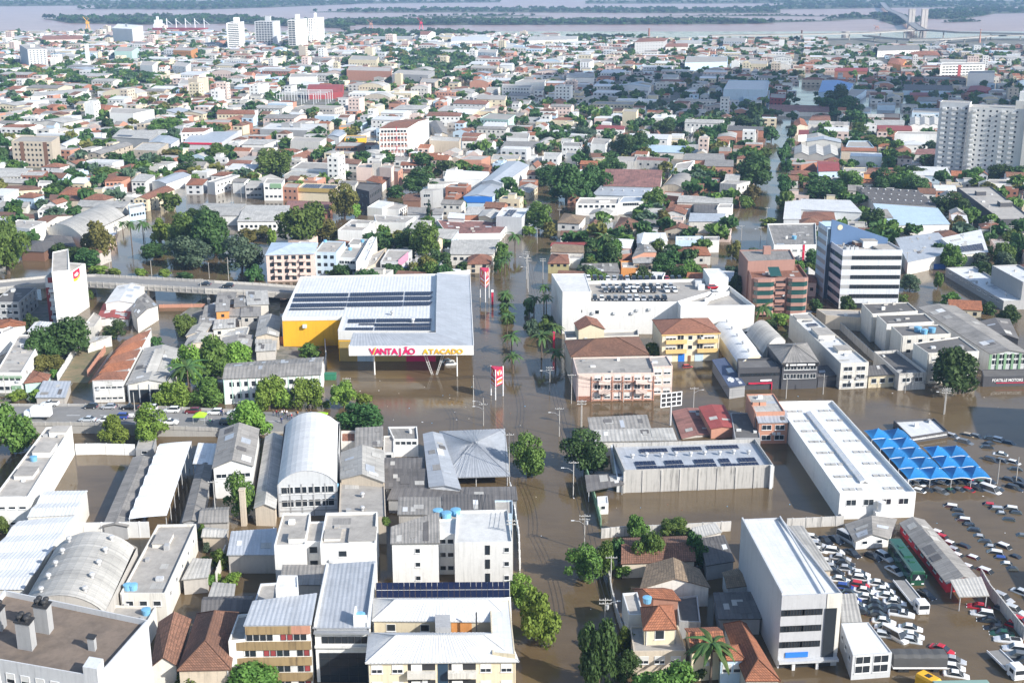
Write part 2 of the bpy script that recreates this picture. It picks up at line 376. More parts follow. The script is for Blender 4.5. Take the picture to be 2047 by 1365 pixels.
# ---------------- table of buildings, read off the photograph tile by tile
NAMES={'h':'house','w':'warehouse','a':'apartment_building','s':'shop_building','o':'office_building','d':'shed','t':'tower_block'}
TILE={'Z1':(0,780,2.3333),'Z2':(420,780,2.3333),'Z3':(1000,780,2.3339),'Z4':(1480,780,2.3333),'M1':(0,460,3.4115),'M2':(500,460,3.412),'M3':(1060,460,3.412),'M4':(1500,400,3.1737),
'F1':(0,0,2.9243),'F2':(650,0,2.9243),'F3':(1300,0,2.7403),'G1':(0,240,3.6554),'G2':(500,240,3.6554),'G3':(1000,240,3.6554),'G4':(1500,160,3.7422),'P':(0,0,1)}
def table(txt):
    t=TILE['P']; out=[]
    for ln in txt.strip().split('\n'):
        ln=ln.strip()
        if not ln or ln[0]=='#': continue
        if ln[0]=='@': t=TILE[ln[1:].strip()]; continue
        body,_,label=ln.partition('|'); q=body.split(); pp=lambda s_:(t[0]+float(s_.split(',')[0])/t[2],t[1]+float(s_.split(',')[1])/t[2])
        k,rk,wl,rf,z=q[:5]; a,b,d=map(pp,q[5:8])
        opt=dict(x.split('=',1) for x in q[8:])
        if z[0]=='@': z=zt(a[0],t[1]+float(z[1:])/t[2],a[1])
        else: z=float(z)
        skew=None
        if 'c' in opt: skew=W(*pp(opt['c']),z)
        bd=Bd(NAMES[k],W(*a,z),W(*b,z),W(*d,z),z,wl,rf,rk,float(opt.get('rh',1.6 if rk[0]!='b' else 2.5)),float(opt.get('p',.5)),float(opt.get('o',.3)),float(opt.get('cs',0)),label.strip(),None,opt.get('g'),skew=skew,n=int(opt.get('n',4)),nw=int(opt.get('nw',0)))
        for f in 'frlb':
            if f in opt:
                v=opt[f].split(','); st='g'
                if v[-1] in 'gsrdt': st=v.pop()
                v=list(map(float,v)); kw={}
                if len(v)>2: kw['ww']=v[2]
                if len(v)>3: kw['wh']=v[3]
                if len(v)>4: kw['z0']=v[4]
                bd.win(f,int(v[0]),int(v[1]),st=st,**kw)
        short=' '.join(label.split()[:7]).rstrip(',')
        if 'x' in opt:
            nt_=0; tot=sum(1 for e in opt['x'].split('/') if e[0]=='t')
            for e in opt['x'].split('/'):
                kk,v=e.split(':'); v=list(map(float,v.split(',')))
                if kk=='b': bd.rbox(*v)
                elif kk=='t':
                    nt_+=1; o_=['','first ','second ','third ','fourth ','fifth '][nt_] if tot>1 else ''
                    r=v[2] if len(v)>2 else .8; zz=(v[3] if len(v)>3 else 0)
                    tank(bd.wp(v[0],v[1],(bd.zr if rk=='f' else bd.z)+zz),(o_+'blue water tank on roof of '+short),r,r*1.4)
                elif kk=='v':   # grid of turbine vents nu,nv
                    for i in range(int(v[0])):
                        for j in range(int(v[1])):
                            q_=bd.pos((i+.5)/v[0],(j+.5)/v[1]); 
                            zz=bd.z+(0 if rk=='f' else 0)
                            if rk in('bu','bv'):
                                L=bd.Lu if rk=='bv' else bd.Lv; x=((i+.5)/v[0]-.5 if rk=='bv' else (j+.5)/v[1]-.5)*L; rh_=float(opt.get('rh',2.5)); r_=(L*L/4+rh_*rh_)/(2*rh_)
                                zz=bd.z+rh_-r_+math.sqrt(r_*r_-x*x)
                            elif rk[0]=='g':
                                y=((j+.5)/v[1] if rk=='gu' else (i+.5)/v[0]); zz=bd.z+float(opt.get('rh',1.6))*(1-abs(y-.5)*2)
                            elif rk=='f': zz=bd.zr
                            vent(bd.root,(q_.x,q_.y,zz))
                elif kk=='s':   # solar array nu,nv at fu,fv (w m, d m)
                    solar(bd,*v)
        if 'k' in opt: KEY[opt['k']]=bd
    return
KEY={}
SOL=None
def solar(bd,fu0,fv0,fu1,fv1,nu,nv,dz=.25,front=None,rear=None):
    """rows of panels laid over part of a roof; single panels where they are large enough"""
    global SOL
    zr=bd.zr if bd.rk=='f' else bd.z; fz=zr if front is None else front; bz=zr if rear is None else rear
    P=lambda u,v:bd.pos(fu0+(fu1-fu0)*u,fv0+(fv1-fv0)*v,fz+(bz-fz)*v+dz)
    nu,nv=int(nu),int(nv); big=bd.px*1.0>=7.5
    mb=MB()
    for i in range(nu):
        for j in range(nv):
            if big: mb=MB()
            g=.04; q=[P((i+g)/nu,(j+g)/nv),P((i+1-g)/nu,(j+g)/nv),P((i+1-g)/nu,(j+1-g)/nv),P((i+g)/nu,(j+1-g)/nv)]
            h=V((0,0,.05)); mb.face([p+h for p in q],0)
            for a,b in ((0,1),(1,2),(2,3),(3,0)): mb.face([q[a]-h,q[b]-h,q[b]+h,q[a]+h],1)
            if big: mb.build('solar_panel',['solar','steel'],bd.root)
    if not big: kind(mb.build('solar_panels',['solar','steel'],bd.root),'stuff')
# ---------------- trees
TILE.update({'S1':(1460,420,5.527),'RT':(1840,180,6.826),'C1':(440,1100,5.15),'C2':(720,1140,6.02),'CV':(1680,810,5.46),'LT':(1600,1040,4.199),'DR':(0,1150,6.35),'WT':(20,480,7.585),'RD':(400,780,6.823),'ST':(930,520,4.263),'BR':(1500,0,3.742),'TW':(440,10,7.873)})
def T(t,x,y): a=TILE[t]; return a[0]+x/a[2],a[1]+y/a[2]
def leafmat(name,c1,c2):
    m,n,l,b=nodes(name); tc=n.new('ShaderNodeTexCoord'); oi=n.new('ShaderNodeObjectInfo'); ge=n.new('ShaderNodeNewGeometry')
    f=noise(n,l,tc.outputs['Object'],2.2,4,.7); rp=ge.outputs['Random Per Island']
    mx=mathn(n,l,'ADD',mathn(n,l,'MULTIPLY',ramp(n,l,f,.36,.64),.6),mathn(n,l,'MULTIPLY',rp,.4))
    c=mixc(n,l,mx,c1,c2)
    v=mathn(n,l,'ADD',mathn(n,l,'MULTIPLY',oi.outputs['Random'],.5),.75)
    q=n.new('ShaderNodeHueSaturation'); l.new(c,q.inputs['Color']); l.new(v,q.inputs['Value']); 
    l.new(mathn(n,l,'ADD',mathn(n,l,'MULTIPLY',oi.outputs['Random'],.05),.475),q.inputs['Hue'])
    l.new(q.outputs[0],b.inputs['Base Color']); b.inputs['Roughness'].default_value=.65; b.inputs['Specular IOR Level'].default_value=.25
    tr=n.new('ShaderNodeBsdfTranslucent'); l.new(q.outputs[0],tr.inputs['Color']); ms=n.new('ShaderNodeMixShader'); ms.inputs[0].default_value=.22
    l.new(b.outputs[0],ms.inputs[1]); l.new(tr.outputs[0],ms.inputs[2]); l.new(ms.outputs[0],n['Material Output'].inputs['Surface']); MATS[name]=m
LEAF={'d':((.028,.065,.02),(.09,.165,.045)),'m':((.055,.11,.022),(.17,.26,.055)),'l':((.10,.18,.025),(.25,.36,.065)),'o':((.085,.08,.02),(.2,.18,.05)),'g':((.05,.085,.05),(.12,.165,.095)),'c':((.012,.035,.018),(.04,.075,.035)),'p':((.04,.09,.025),(.12,.2,.06))}
for k,(a,b_) in LEAF.items(): leafmat('L'+k,a+(1,),b_+(1,))
mat('bark',(.13,.095,.07),'plain',.95)
def crown_mesh(seed,nq,lob,size,squash=1.0,conic=0):
    rg=np.random.default_rng(seed); cs=[];rs=[]
    for i in range(lob):
        d=rg.normal(size=3); d/=np.linalg.norm(d); 
        if d[2]<-.85: d[2]*=-.6
        r=rg.uniform(.2,.46); p=d*rg.uniform(.45,.85); 
        if conic: z=rg.uniform(-1,.95); rr=(1-z)/2*.8; a=rg.uniform(0,6.28); p=np.array([rr*math.cos(a),rr*math.sin(a),z]); r=.1+.32*(1-z)/2
        cs.append(p); rs.append(r)
    if not conic: cs.append(np.zeros(3)); rs.append(.55)
    w=np.array(rs)**2; w/=w.sum(); ii=rg.choice(len(cs),nq,p=w)
    n=rg.normal(size=(nq,3)); n/=np.linalg.norm(n,axis=1)[:,None]; n[:,2]=np.where((n[:,2]<-.35)&(rg.random(nq)<.5),-n[:,2]*.5,n[:,2])
    C=np.array(cs)[ii]; r=np.array(rs)[ii]; P=C+n*(r*rg.uniform(.72,1.06,nq))[:,None]
    # leaf clump orientation: outward, well jittered
    N=n+rg.normal(size=(nq,3))*.55; N/=np.linalg.norm(N,axis=1)[:,None]
    U=np.cross(N,rg.normal(size=(nq,3))); U/=np.linalg.norm(U,axis=1)[:,None]; Vv=np.cross(N,U)
    s=(size*rg.uniform(.6,1.35,nq))[:,None]; k=rg.uniform(.55,1,nq)[:,None]
    q=np.stack([P-U*s-Vv*s*k*.6,P+U*s*.4-Vv*s*k,P+U*s+Vv*s*k*.5,P-U*s*.3+Vv*s*k],1).reshape(-1,3)
    f=np.arange(nq*4).reshape(-1,4)
    return q,f
def np_mesh(name,v,f,m):
    me=bpy.data.meshes.new(name); me.from_pydata(v.tolist(),[],f.tolist()); me.materials.append(MATS[m]); return me
CROWN={'big':[np_mesh('crown',*crown_mesh(s,4200,17,.062),'Lm') for s in range(5)],'mid':[np_mesh('crown',*crown_mesh(20+s,1100,12,.12),'Lm') for s in range(5)],
 'far':[np_mesh('crown',*crown_mesh(40+s,230,8,.24),'Lm') for s in range(4)],'con':[np_mesh('crown',*crown_mesh(60,900,26,.1,conic=1),'Lc')]}
def trunk_mesh(seed):
    rg=random.Random(seed); mb=MB(); a=V((0,0,-.05)); 
    p1=V((rg.uniform(-.03,.03),rg.uniform(-.03,.03),.45)); mb.tube(a,p1,.035,7,0,.024,False)
    for i in range(5):
        t=i*1.26+rg.uniform(-.3,.3); p2=p1+V((math.cos(t)*.2,math.sin(t)*.2,rg.uniform(.2,.38))); mb.tube(p1,p2,.018,5,0,.006,False)
    return mb.mesh('trunk','bark')
TRUNK=[trunk_mesh(i) for i in range(3)]
NT=0
def tree(g,h,wd,kd,label,name='tree',group=None,single=False,hw=None):
    """g: foot on the ground, h: height, wd: crown width; kd: leaf kind"""
    global NT; NT+=1
    px_=F/max(60,(g.y*cT+H*sT)); q='big' if wd*px_>44 else 'mid' if wd*px_>16 else 'far'
    if kd=='c': q='con'
    rg=random.Random(NT)
    ch=h*(1.1 if kd!='c' else 1.0); me=rg.choice(CROWN[q])
    r=empty(name,g); tag(r,label,name.replace('_',' '),group)
    if not single: t=link(rg.choice(TRUNK),'trunk',r); s_=max(h,wd*.7); t.scale=(s_*1.1,s_*1.1,h)
    c=link(me,'crown',r,(0,0,h*.5),rg.uniform(0,6.28)); w2=wd/2*1.12; c.scale=(w2*rg.uniform(.93,1.07),w2*rg.uniform(.93,1.07),ch/2*1.04); setm(c,'L'+kd)
    return r
FROND=None; PTR=None
def frond_mesh():
    mb=MB(); n=7; pr=None
    for i in range(n+1):
        t=i/n; x=t*.95; z=.42*t-.95*t*t; wv=.13*math.sin(math.pi*min(1,t*.85+.12))+.015
        c=V((x,0,z)); L=c+V((.06,wv,-.07*t-.03)); R_=c+V((.06,-wv,-.07*t-.03))
        if pr:
            mb.face([pr[0],c,L,pr[1]]); mb.face([pr[0],pr[2],R_,c])
        pr=(c,L,R_)
    return mb.mesh('frond','Lp')
def palm(g,h,wd,label,group=None,nf=24):
    global FROND,PTR
    if FROND is None:
        FROND=frond_mesh(); mb=MB(); mb.tube((0,0,-.05),(0,0,.5),.5,7,0,.38,False); mb.tube((0,0,.5),(0,0,1),.38,7,0,.3,True); PTR=mb.mesh('trunk','bark')
    r=empty('palm_tree',g); tag(r,label,'palm tree',group); rg=random.Random(int(g.x*10))
    t=link(PTR,'trunk',r); hh=h-wd*.12; t.scale=(.5,.5,hh)
    for i in range(nf):
        o=link(FROND,'frond',r,(0,0,hh)); o.rotation_euler=(rg.uniform(-.2,.2),rg.uniform(-.75,.35),6.283*i/nf+rg.uniform(-.2,.2)); s_=wd/2*rg.uniform(1.1,1.4); o.scale=(s_,s_*.85,s_)
    return r
def trees(txt):

    t=TILE['P']
    for ln in txt.strip().split('\n'):
        ln=ln.strip()
        if not ln: continue
        if ln[0]=='@': t=TILE[ln[1:].strip()]; continue
        body,_,label=ln.partition('|'); q=body.split(); kd=q[0]; x,yb,yt,wd=map(float,q[1:5]); z=float(q[5]) if len(q)>5 else 0
        x=t[0]+x/t[2]; yb=t[1]+yb/t[2]; yt=t[1]+yt/t[2]; wd=wd/t[2]
        g=W(x,yb,z); pxm=F/(g.y*cT+(H-z)*sT); 
        d=ray(x,yt); h=H+d.z*g.y/d.y-z; h=max(h,1.0)
        nm={'c':'conifer_tree'}.get(kd,'tree')
        if kd=='P': palm(g,h,wd/pxm,label.strip())
        elif h<3.0 and kd!='c': tree(g,h,wd/pxm,kd,label.strip(),'bush')
        else: tree(g,h,wd/pxm,kd,label.strip(),nm)
# ---------------- cars
def car_mesh(kind_):
    P={'sedan':(4.25,1.66,.86,1.42,(-1.5,1.15),(-.85,.3),0),'hatchback':(3.75,1.62,.9,1.46,(-1.85,1.05),(-1.35,.3),0),'suv':(4.2,1.72,1.0,1.64,(-2.05,1.05),(-1.7,.35),0),'pickup':(4.7,1.8,1.05,1.55,(-.35,1.2),(-.1,.5),1),'van':(5.0,1.95,1.2,2.2,(-2.4,1.9),(-2.35,1.1),0)}[kind_]
    L,Wd,belt,hz,(b0,b1),(t0,t1),bed=P; hw=Wd/2; b=MB(); h2=L/2
    st=[(-h2,.45,belt-.12,.80),(-h2+.18,.3,belt-.02,.95),(-h2*.55,.25,belt,1),(0,.25,belt,1),(h2*.5,.25,belt-.02,1),(h2*.72,.27,belt-.12,.97),(h2-.15,.32,belt-.26,.9),(h2,.45,belt-.36,.76)]
    rings=[]
    for x,z0,z1,k in st:
        y=hw*k; zm=z0+(z1-z0)*.62
        rings.append([V((x,-y*.9,z0)),V((x,-y,zm)),V((x,-y*.9,z1)),V((x,-y*.45,z1+.03)),V((x,y*.45,z1+.03)),V((x,y*.9,z1)),V((x,y,zm)),V((x,y*.9,z0))])
    for a,c in zip(rings,rings[1:]):
        for i in range(7): b.face([a[i],a[i+1],c[i+1],c[i]][::-1])
        b.face([a[7],a[0],c[0],c[7]][::-1])
    b.face(rings[0][::1]); b.face(rings[-1][::-1])
    yb,yt=hw*.9,hw*.74
    B4=[V((b0,-yb,belt)),V((b1,-yb,belt-.03)),V((b1,yb,belt-.03)),V((b0,yb,belt))]; T4=[V((t0,-yt,hz-.04)),V((t1,-yt,hz-.06)),V((t1,yt,hz-.06)),V((t0,yt,hz-.04))]
    for i in range(4): j=(i+1)%4; b.face([B4[i],B4[j],T4[j],T4[i]])
    m0=V((t0+.12,-yt*.8,hz+.02)); m1=V((t1-.12,-yt*.8,hz+.02)); m2=V((t1-.12,yt*.8,hz+.02)); m3=V((t0+.12,yt*.8,hz+.02)); M4=[m0,m1,m2,m3]
    for i in range(4): j=(i+1)%4; b.face([T4[i],T4[j],M4[j],M4[i]])
    b.face(M4)
    if bed: b.box((-h2+.25,-hw*.75,belt+.0),(b0-.1,hw*.75,belt+.045))
    parts=[]
    def glass(nm,q,k=.1):
        mb=MB(); c=sum(q,V())/4; nn=(q[1]-q[0]).cross(q[3]-q[0]).normalized()*.02; mb.face([p.lerp(c,k)+nn for p in q]); parts.append((nm,mb.mesh(nm,'glass')))
    glass('windscreen',[B4[1],B4[2],T4[2],T4[1]],.03); glass('rear_window',[B4[3],B4[0],T4[0],T4[3]],.04)
    glass('side_window',[B4[0],B4[1],T4[1],T4[0]],.04); glass('side_window',[B4[2],B4[3],T4[3],T4[2]],.04)
    if bed: mb=MB(); mb.box((-h2+.32,-hw*.68,belt+.03),(b0-.16,hw*.68,belt+.06)); parts.append(('load_bed',mb.mesh('load_bed','dark')))
    for s_ in(-1,1):
        mb=MB(); mb.box((h2-.14,s_*hw*.62-.17,belt-.42),(h2-.0,s_*hw*.62+.17,belt-.27)); parts.append(('headlight',mb.mesh('headlight','frame')))
        mb=MB(); mb.box((-h2-.02,s_*hw*.62-.15,belt-.32),(-h2+.12,s_*hw*.62+.15,belt-.14)); parts.append(('taillight',mb.mesh('taillight','redp')))
    wm=MB(); wm.tube((0,-.1,0),(0,.1,0),.32,12,0); wm=wm.mesh('wheel','rubber'); rm=MB(); rm.tube((0,-.115,0),(0,.115,0),.19,8,0); rm=rm.mesh('rim','steel')
    wh=[(x,s_*(hw-.1)) for x in(-h2*.6,h2*.62) for s_ in(-1,1)]
    return b.mesh('body','carpaint'),parts,wm,rm,wh,kind_
def paint(name,c,ro=.25):
    m,n,l,b=nodes(name); b.inputs['Base Color'].default_value=c+(1,); b.inputs['Roughness'].default_value=ro; b.inputs['Coat Weight'].default_value=.5; b.inputs['Coat Roughness'].default_value=.1
    MATS[name]=m
PAINT={'white':(.78,.78,.77),'silver':(.42,.43,.45),'grey':(.15,.16,.17),'black':(.014,.014,.016),'red':(.5,.02,.03),'blue':(.03,.07,.3),'dark':(.03,.035,.045),'green':(.02,.09,.05),'beige':(.45,.36,.25),'pale':(.55,.58,.6),'maroon':(.16,.02,.03)}
paint('carpaint',(.5,.5,.5))
for k,c in PAINT.items(): paint('C'+k,c)
CARM={}
ORD=['','first','second','third','fourth','fifth','sixth','seventh','eighth','ninth','tenth','eleventh','twelfth','thirteenth','fourteenth','fifteenth','sixteenth','seventeenth','eighteenth','nineteenth','twentieth','twenty-first','twenty-second','twenty-third','twenty-fourth','twenty-fifth','twenty-sixth','twenty-seventh','twenty-eighth','twenty-ninth','thirtieth']
def car(loc,rz,kd,col,label,group,wheels=True,cat='car',tilt=0):
    if kd not in CARM: CARM[kd]=car_mesh(kd)
    b,parts,wm,rm,wh,_=CARM[kd]
    r=empty({'pickup':'pickup_truck','van':'van'}.get(kd,'car'),loc,rz); tag(r,label,{'pickup':'pickup truck','van':'van'}.get(kd,'car'),group)
    if tilt: r.rotation_euler=(0,tilt,rz)
    o=link(b,'body',r); setm(o,'C'+col)
    for nm,me in parts: link(me,nm,r)
    if wheels:
        for x,y in wh: w_=link(wm,'wheel',r,(x,y,.32)); link(rm,'rim',w_)
    return r
# ---------------- poles, wires, people
mat('poleconc',(.42,.40,.37),'plain',.9)
PM={}
def pole(g,h,label,group,lamp=0,arm=1,dirx=0,wood=False,tr=0):
    if not PM:
        mb=MB(); mb.tube((0,0,-1),(0,0,1),.15,7,0,.09); PM['p']=mb.mesh('shaft','poleconc')
        mb=MB(); mb.box((-1.1,-.06,-.06),(1.1,.06,.06)); PM['a']=mb.mesh('crossarm','poleconc')
        mb=MB(); mb.tube((0,0,0),(0,0,.2),.05,6,0); PM['i']=mb.mesh('insulator','frame')
        mb=MB(); mb.tube((0,0,0),(1.1,0,.7),.035,5); mb.tube((1.1,0,.7),(2.2,0,.85),.035,5); PM['l']=mb.mesh('lamp_arm','steel')
        mb=MB(); mb.box((2.1,-.12,.78),(2.75,.12,.92)); PM['h']=mb.mesh('lamp_head','frame')
        mb=MB(); mb.tube((0,0,0),(0,0,.8),.28,8); PM['t']=mb.mesh('transformer','steel')
    r=empty('utility_pole',g); tag(r,label,'utility pole',group)
    s_=link(PM['p'],'shaft',r); s_.scale=(1,1,h)
    if arm:
        for k in range(arm):
            a=link(PM['a'],'crossarm',r,(0,-.12,h-.35-.7*k),dirx)
            for x in (-1,-.4,.4,1): link(PM['i'],'insulator',a,(x,0,.05))
    if lamp: o=link(PM['l'],'lamp_arm',r,(0,0,h*.72),lamp); link(PM['h'],'lamp_head',o)
    if tr: link(PM['t'],'transformer',r,(.4,0,h-2.2))
    return r
def wire(pts,label,sag=.5,r=.045,name='power_line'):
    root=empty(name,pts[0]); tag(root,label,'power line'); o=V(pts[0]); mb=MB()
    for off in (-.9,.0,.9):
        for a,b in zip(pts,pts[1:]):
            a=V(a)-o;b=V(b)-o; d=(b-a); sd=V((-d.y,d.x,0)).normalized()*off if d.length else V(); pr=None
            for i in range(9):
                t=i/8; p=a.lerp(b,t)+sd-V((0,0,sag*4*t*(1-t)))
                if pr is not None: mb.tube(pr,p,r,3,0,cap=False)
                pr=p
    mb.build('wire','dark',root); return root
PPL={}
def person_mesh(pose):
    me=bpy.data.meshes.new('person'); 
    s=1 if pose!='stride' else 0
    v=[(0,0,.95),(0,0,1.15),(0,0,1.4),(0,0,1.5),(0,0,1.62),(0,.02,1.74),(-.17,0,1.42),(-.24,.02,1.15),(-.22,.14,.93),(.17,0,1.42),(.25,-.02,1.15),(.22,.1,.92),(-.1,0,.88),(-.11,.1*(1-s)+.02,.48),(-.11,.16*(1-s),.06),(-.11,.16*(1-s)+.14,.03),(.1,0,.88),(.11,-.04*(1-s),.48),(.11,-.2*(1-s),.07),(.11,-.2*(1-s)+.14,.03)]
    e=[(0,1),(1,2),(2,3),(3,4),(4,5),(2,6),(6,7),(7,8),(2,9),(9,10),(10,11),(0,12),(12,13),(13,14),(14,15),(0,16),(16,17),(17,18),(18,19)]
    rd=[.15,.14,.16,.06,.1,.09,.07,.05,.04,.07,.05,.04,.09,.065,.05,.04,.09,.065,.05,.04]
    me.from_pydata(v,e,[]); o=bpy.data.objects.new('tmp',me); COL.objects.link(o)
    md=o.modifiers.new('s','SKIN'); sv=me.skin_vertices[0].data
    for i,r in enumerate(rd): sv[i].radius=(r,r*.8)
    sv[0].use_root=True
    sb=o.modifiers.new('u','SUBSURF'); sb.levels=1
    dg=bpy.context.evaluated_depsgraph_get(); m2=bpy.data.meshes.new_from_object(o.evaluated_get(dg)); bpy.data.objects.remove(o)
    m2.name='person'; m2.materials.clear()
    for k in ('Wlg','jeans','skin','black'): m2.materials.append(MATS[k])
    for p in m2.polygons:
        c=p.center; p.use_smooth=True
        p.material_index=3 if c.z>1.74 or c.z<.09 else 2 if (c.z>1.5 or (abs(c.x)>.19 and c.z<1.12 and c.z>.85)) else 1 if c.z<.98 else 0
    return m2
mat('shirt_w',(.7,.7,.7),'plain',.9);mat('shirt_k',(.03,.03,.035),'plain',.9);mat('shirt_o',(.75,.25,.03),'plain',.9);mat('shirt_b',(.05,.1,.35),'plain',.9);mat('shirt_g',(.05,.2,.08),'plain',.9);mat('shirt_r',(.45,.03,.04),'plain',.9)
def person(g,rz,shirt,label,pose='stand',group=None):
    if pose not in PPL: PPL[pose]=person_mesh(pose)
    o=link(PPL[pose],'person',None,g,rz); setm(o,'shirt_'+shirt); tag(o,label,'person',group); return o
# ---------------- the setting: water, land, roads, haze
def water_mat(name,c0,c1,rough,bump,sc):
    m,n,l,b=nodes(name); tc=n.new('ShaderNodeTexCoord'); ob=tc.outputs['Object']
    f=noise(n,l,ob,.012,5,.6); g=noise(n,l,mapv(n,l,ob,(.05,.11,1)),1,5,.65); l.new(mixc(n,l,mathn(n,l,'MULTIPLY',ramp(n,l,g,.45,.72),.55),mixc(n,l,ramp(n,l,f,.35,.65),c0,c1),tuple(q*.62 for q in c0[:3])),b.inputs['Base Color'])
    b.inputs['Roughness'].default_value=rough; b.inputs['IOR'].default_value=1.33; b.inputs['Specular IOR Level'].default_value=.5
    w1=noise(n,l,mapv(n,l,ob,(sc,sc*1.9,1)),1,3,.6); w2=noise(n,l,ob,.035,3,.5)
    h=mathn(n,l,'MULTIPLY',w1,ramp(n,l,w2,.38,.62))
    bp=n.new('ShaderNodeBump'); bp.inputs['Strength'].default_value=bump; bp.inputs['Distance'].default_value=.25
    l.new(h,bp.inputs['Height']); l.new(bp.outputs[0],b.inputs['Normal']); MATS[name]=m
water_mat('flood',(.118,.082,.043,1),(.15,.108,.062,1),.06,.24,.8)
water_mat('river',(.34,.225,.19,1),(.42,.29,.25,1),.3,.3,.15); MATS['river'].node_tree.nodes['Principled BSDF'].inputs['Specular IOR Level'].default_value=.18
def sheet(name,pts,z,m,kd='structure'):
    mb=MB(); mb.face([(p[0],p[1],z) for p in pts],0,[(p[0],p[1]) for p in pts]); return kind(mb.build(name,m),kd)
YR=W(1000,66).y     # the river bank
sheet('flood_water',[(-3000,-300),(3000,-300),(3000,YR+60),(-3000,YR+60)],0,'flood')
sheet('river_water',[(-40000,-3000),(40000,-3000),(40000,45000),(-40000,45000)],-.35,'river')
m,n,l,b=nodes('earth'); tc=n.new('ShaderNodeTexCoord'); ob=tc.outputs['Object']
f=noise(n,l,ob,.06,5,.65); f2=noise(n,l,ob,.5,4,.6)
c=mixc(n,l,ramp(n,l,f,.42,.58),(.17,.165,.155,1),(.075,.085,.04,1)); l.new(mixc(n,l,ramp(n,l,f2,.4,.7),c,(.26,.235,.2,1)),b.inputs['Base Color']); b.inputs['Roughness'].default_value=.95
MATS['earth']=m
def px(*q,z=0): return [W(x,y,z) for x,y in q]
# dry districts (the flood stops short of them)
sheet('ground',px((-900,470),(60,470),(250,405),(330,330),(520,250),(760,190),(1000,150),(1000,76),(560,66),(300,64),(-900,66)),.03,'earth')
sheet('ground',px((1000,150),(1180,170),(1300,215),(1560,140),(2080,150),(3000,170),(3000,78),(1000,76)),.034,'earth')
sheet('ground',px((-400,800),(-400,600),(90,600),(180,640),(190,700),(130,790)),.03,'earth')
sheet('ground',px((410,790),(360,700),(345,640),(400,600),(440,585),(560,590),(560,690),(640,700),(640,745),(430,760)),.03,'earth')
# asphalt under the shallow edge of the flood, dry ramp road of the left avenue
def strip(name,pts,width,z0s,m,side=.0,parapet=None):
    """a road deck along points (world x,y), with heights"""
    mb=MB(); L=[];Rr=[]
    n=len(pts)
    for i,p in enumerate(pts):
        a=V(pts[max(0,i-1)][:2]+(0,)) if False else V((pts[max(0,i-1)][0],pts[max(0,i-1)][1],0)); b_=V((pts[min(n-1,i+1)][0],pts[min(n-1,i+1)][1],0))
        d=(b_-a).normalized(); nn=V((-d.y,d.x,0)); c_=V((p[0],p[1],z0s[i])); L.append(c_+nn*width/2); Rr.append(c_-nn*width/2)
    for i in range(n-1):
        mb.face([Rr[i],Rr[i+1],L[i+1],L[i]],0,[(0,0)]*4)
        if side:
            dn=V((0,0,-side)); mb.face([Rr[i]+dn,Rr[i+1]+dn,Rr[i+1],Rr[i]],1); mb.face([L[i+1]+dn,L[i]+dn,L[i],L[i+1]],1); mb.face([L[i]+dn,L[i+1]+dn,Rr[i+1]+dn,Rr[i]+dn],1)
    return mb,L,Rr
def rail(name,line,h,t,m,label,cat,posts=0,base=-.1):
    root=empty(name,line[0]); tag(root,label,cat); o=V(line[0])
    mb=MB()
    for i in range(len(line)-1):
        a,b=V(line[i])-o,V(line[i+1])-o; d=(b-a); d.z=0; d.normalize(); nn=V((-d.y,d.x,0))*t/2; u=V((0,0,h)); dn=V((0,0,base))
        mb.face([a-nn+dn,b-nn+dn,b-nn+u,a-nn+u]); mb.face([b+nn+dn,a+nn+dn,a+nn+u,b+nn+u]); mb.face([a-nn+u,b-nn+u,b+nn+u,a+nn+u])
        mb.face([b-nn+dn,b+nn+dn,b+nn+u,b-nn+u]); mb.face([a+nn+dn,a-nn+dn,a-nn+u,a+nn+u])
    mb.build('wall',m,root)
    if posts:
        ps=None
        for i in range(len(line)-1):
            a,b=V(line[i])-o,V(line[i+1])-o; k=max(1,int((b-a).length/posts)); d=(b-a).normalized()
            for j in range(k):
                q=a.lerp(b,(j+.5)/k); pb=MB(); pb.box((-.14,-t/2-.07,base),(.14,t/2+.07,h+.06),0,d,V((-d.y,d.x,0))); pb.build('post',m,root,q)
    return root
def interp(P,n):
    out=[]
    for i in range(len(P)-1):
        for j in range(n): out.append(V(P[i]).lerp(V(P[i+1]),j/n))
    out.append(V(P[-1])); return out
# lower avenue (a raised road at the left, running into the water at its right end)
zl=2.2
RC=[W(-120,832,zl),W(0,830,zl),W(200,830,zl),W(330,836,zl),W(470,842,1.4),W(600,842,.5),W(680,842,-.3)]
mb,LL,RR=strip('road',RC,14.5,[p.z for p in RC],'asph',2.6)
road=kind(mb.build('road',['asph','concp']),'structure')
rail('parapet',[p for p in RR[:5]],.85,.25,'concp','pale concrete parapet with posts on the near side of the crowded dry road','parapet',3.0)
rail('parapet',[p for p in LL[:5]],.6,.22,'concp','low pale parapet on the far side of the crowded dry road','parapet',4.0)
for k,(pts) in enumerate([RC]):
    mk=MB()
    for i in range(len(pts)-1):
        a,b_=V(pts[i]),V(pts[i+1]); nn=max(1,int((b_-a).length/8))
        for j in range(nn):
            p=a.lerp(b_,j/nn)+V((0,0,.012)); q=a.lerp(b_,(j+.4)/nn)+V((0,0,.012)); d=(q-p).normalized(); s_=V((-d.y,d.x,0))*.09
            mk.face([p-s_,q-s_,q+s_,p+s_])
    kind(mk.build('road_markings','whitep'),'structure')
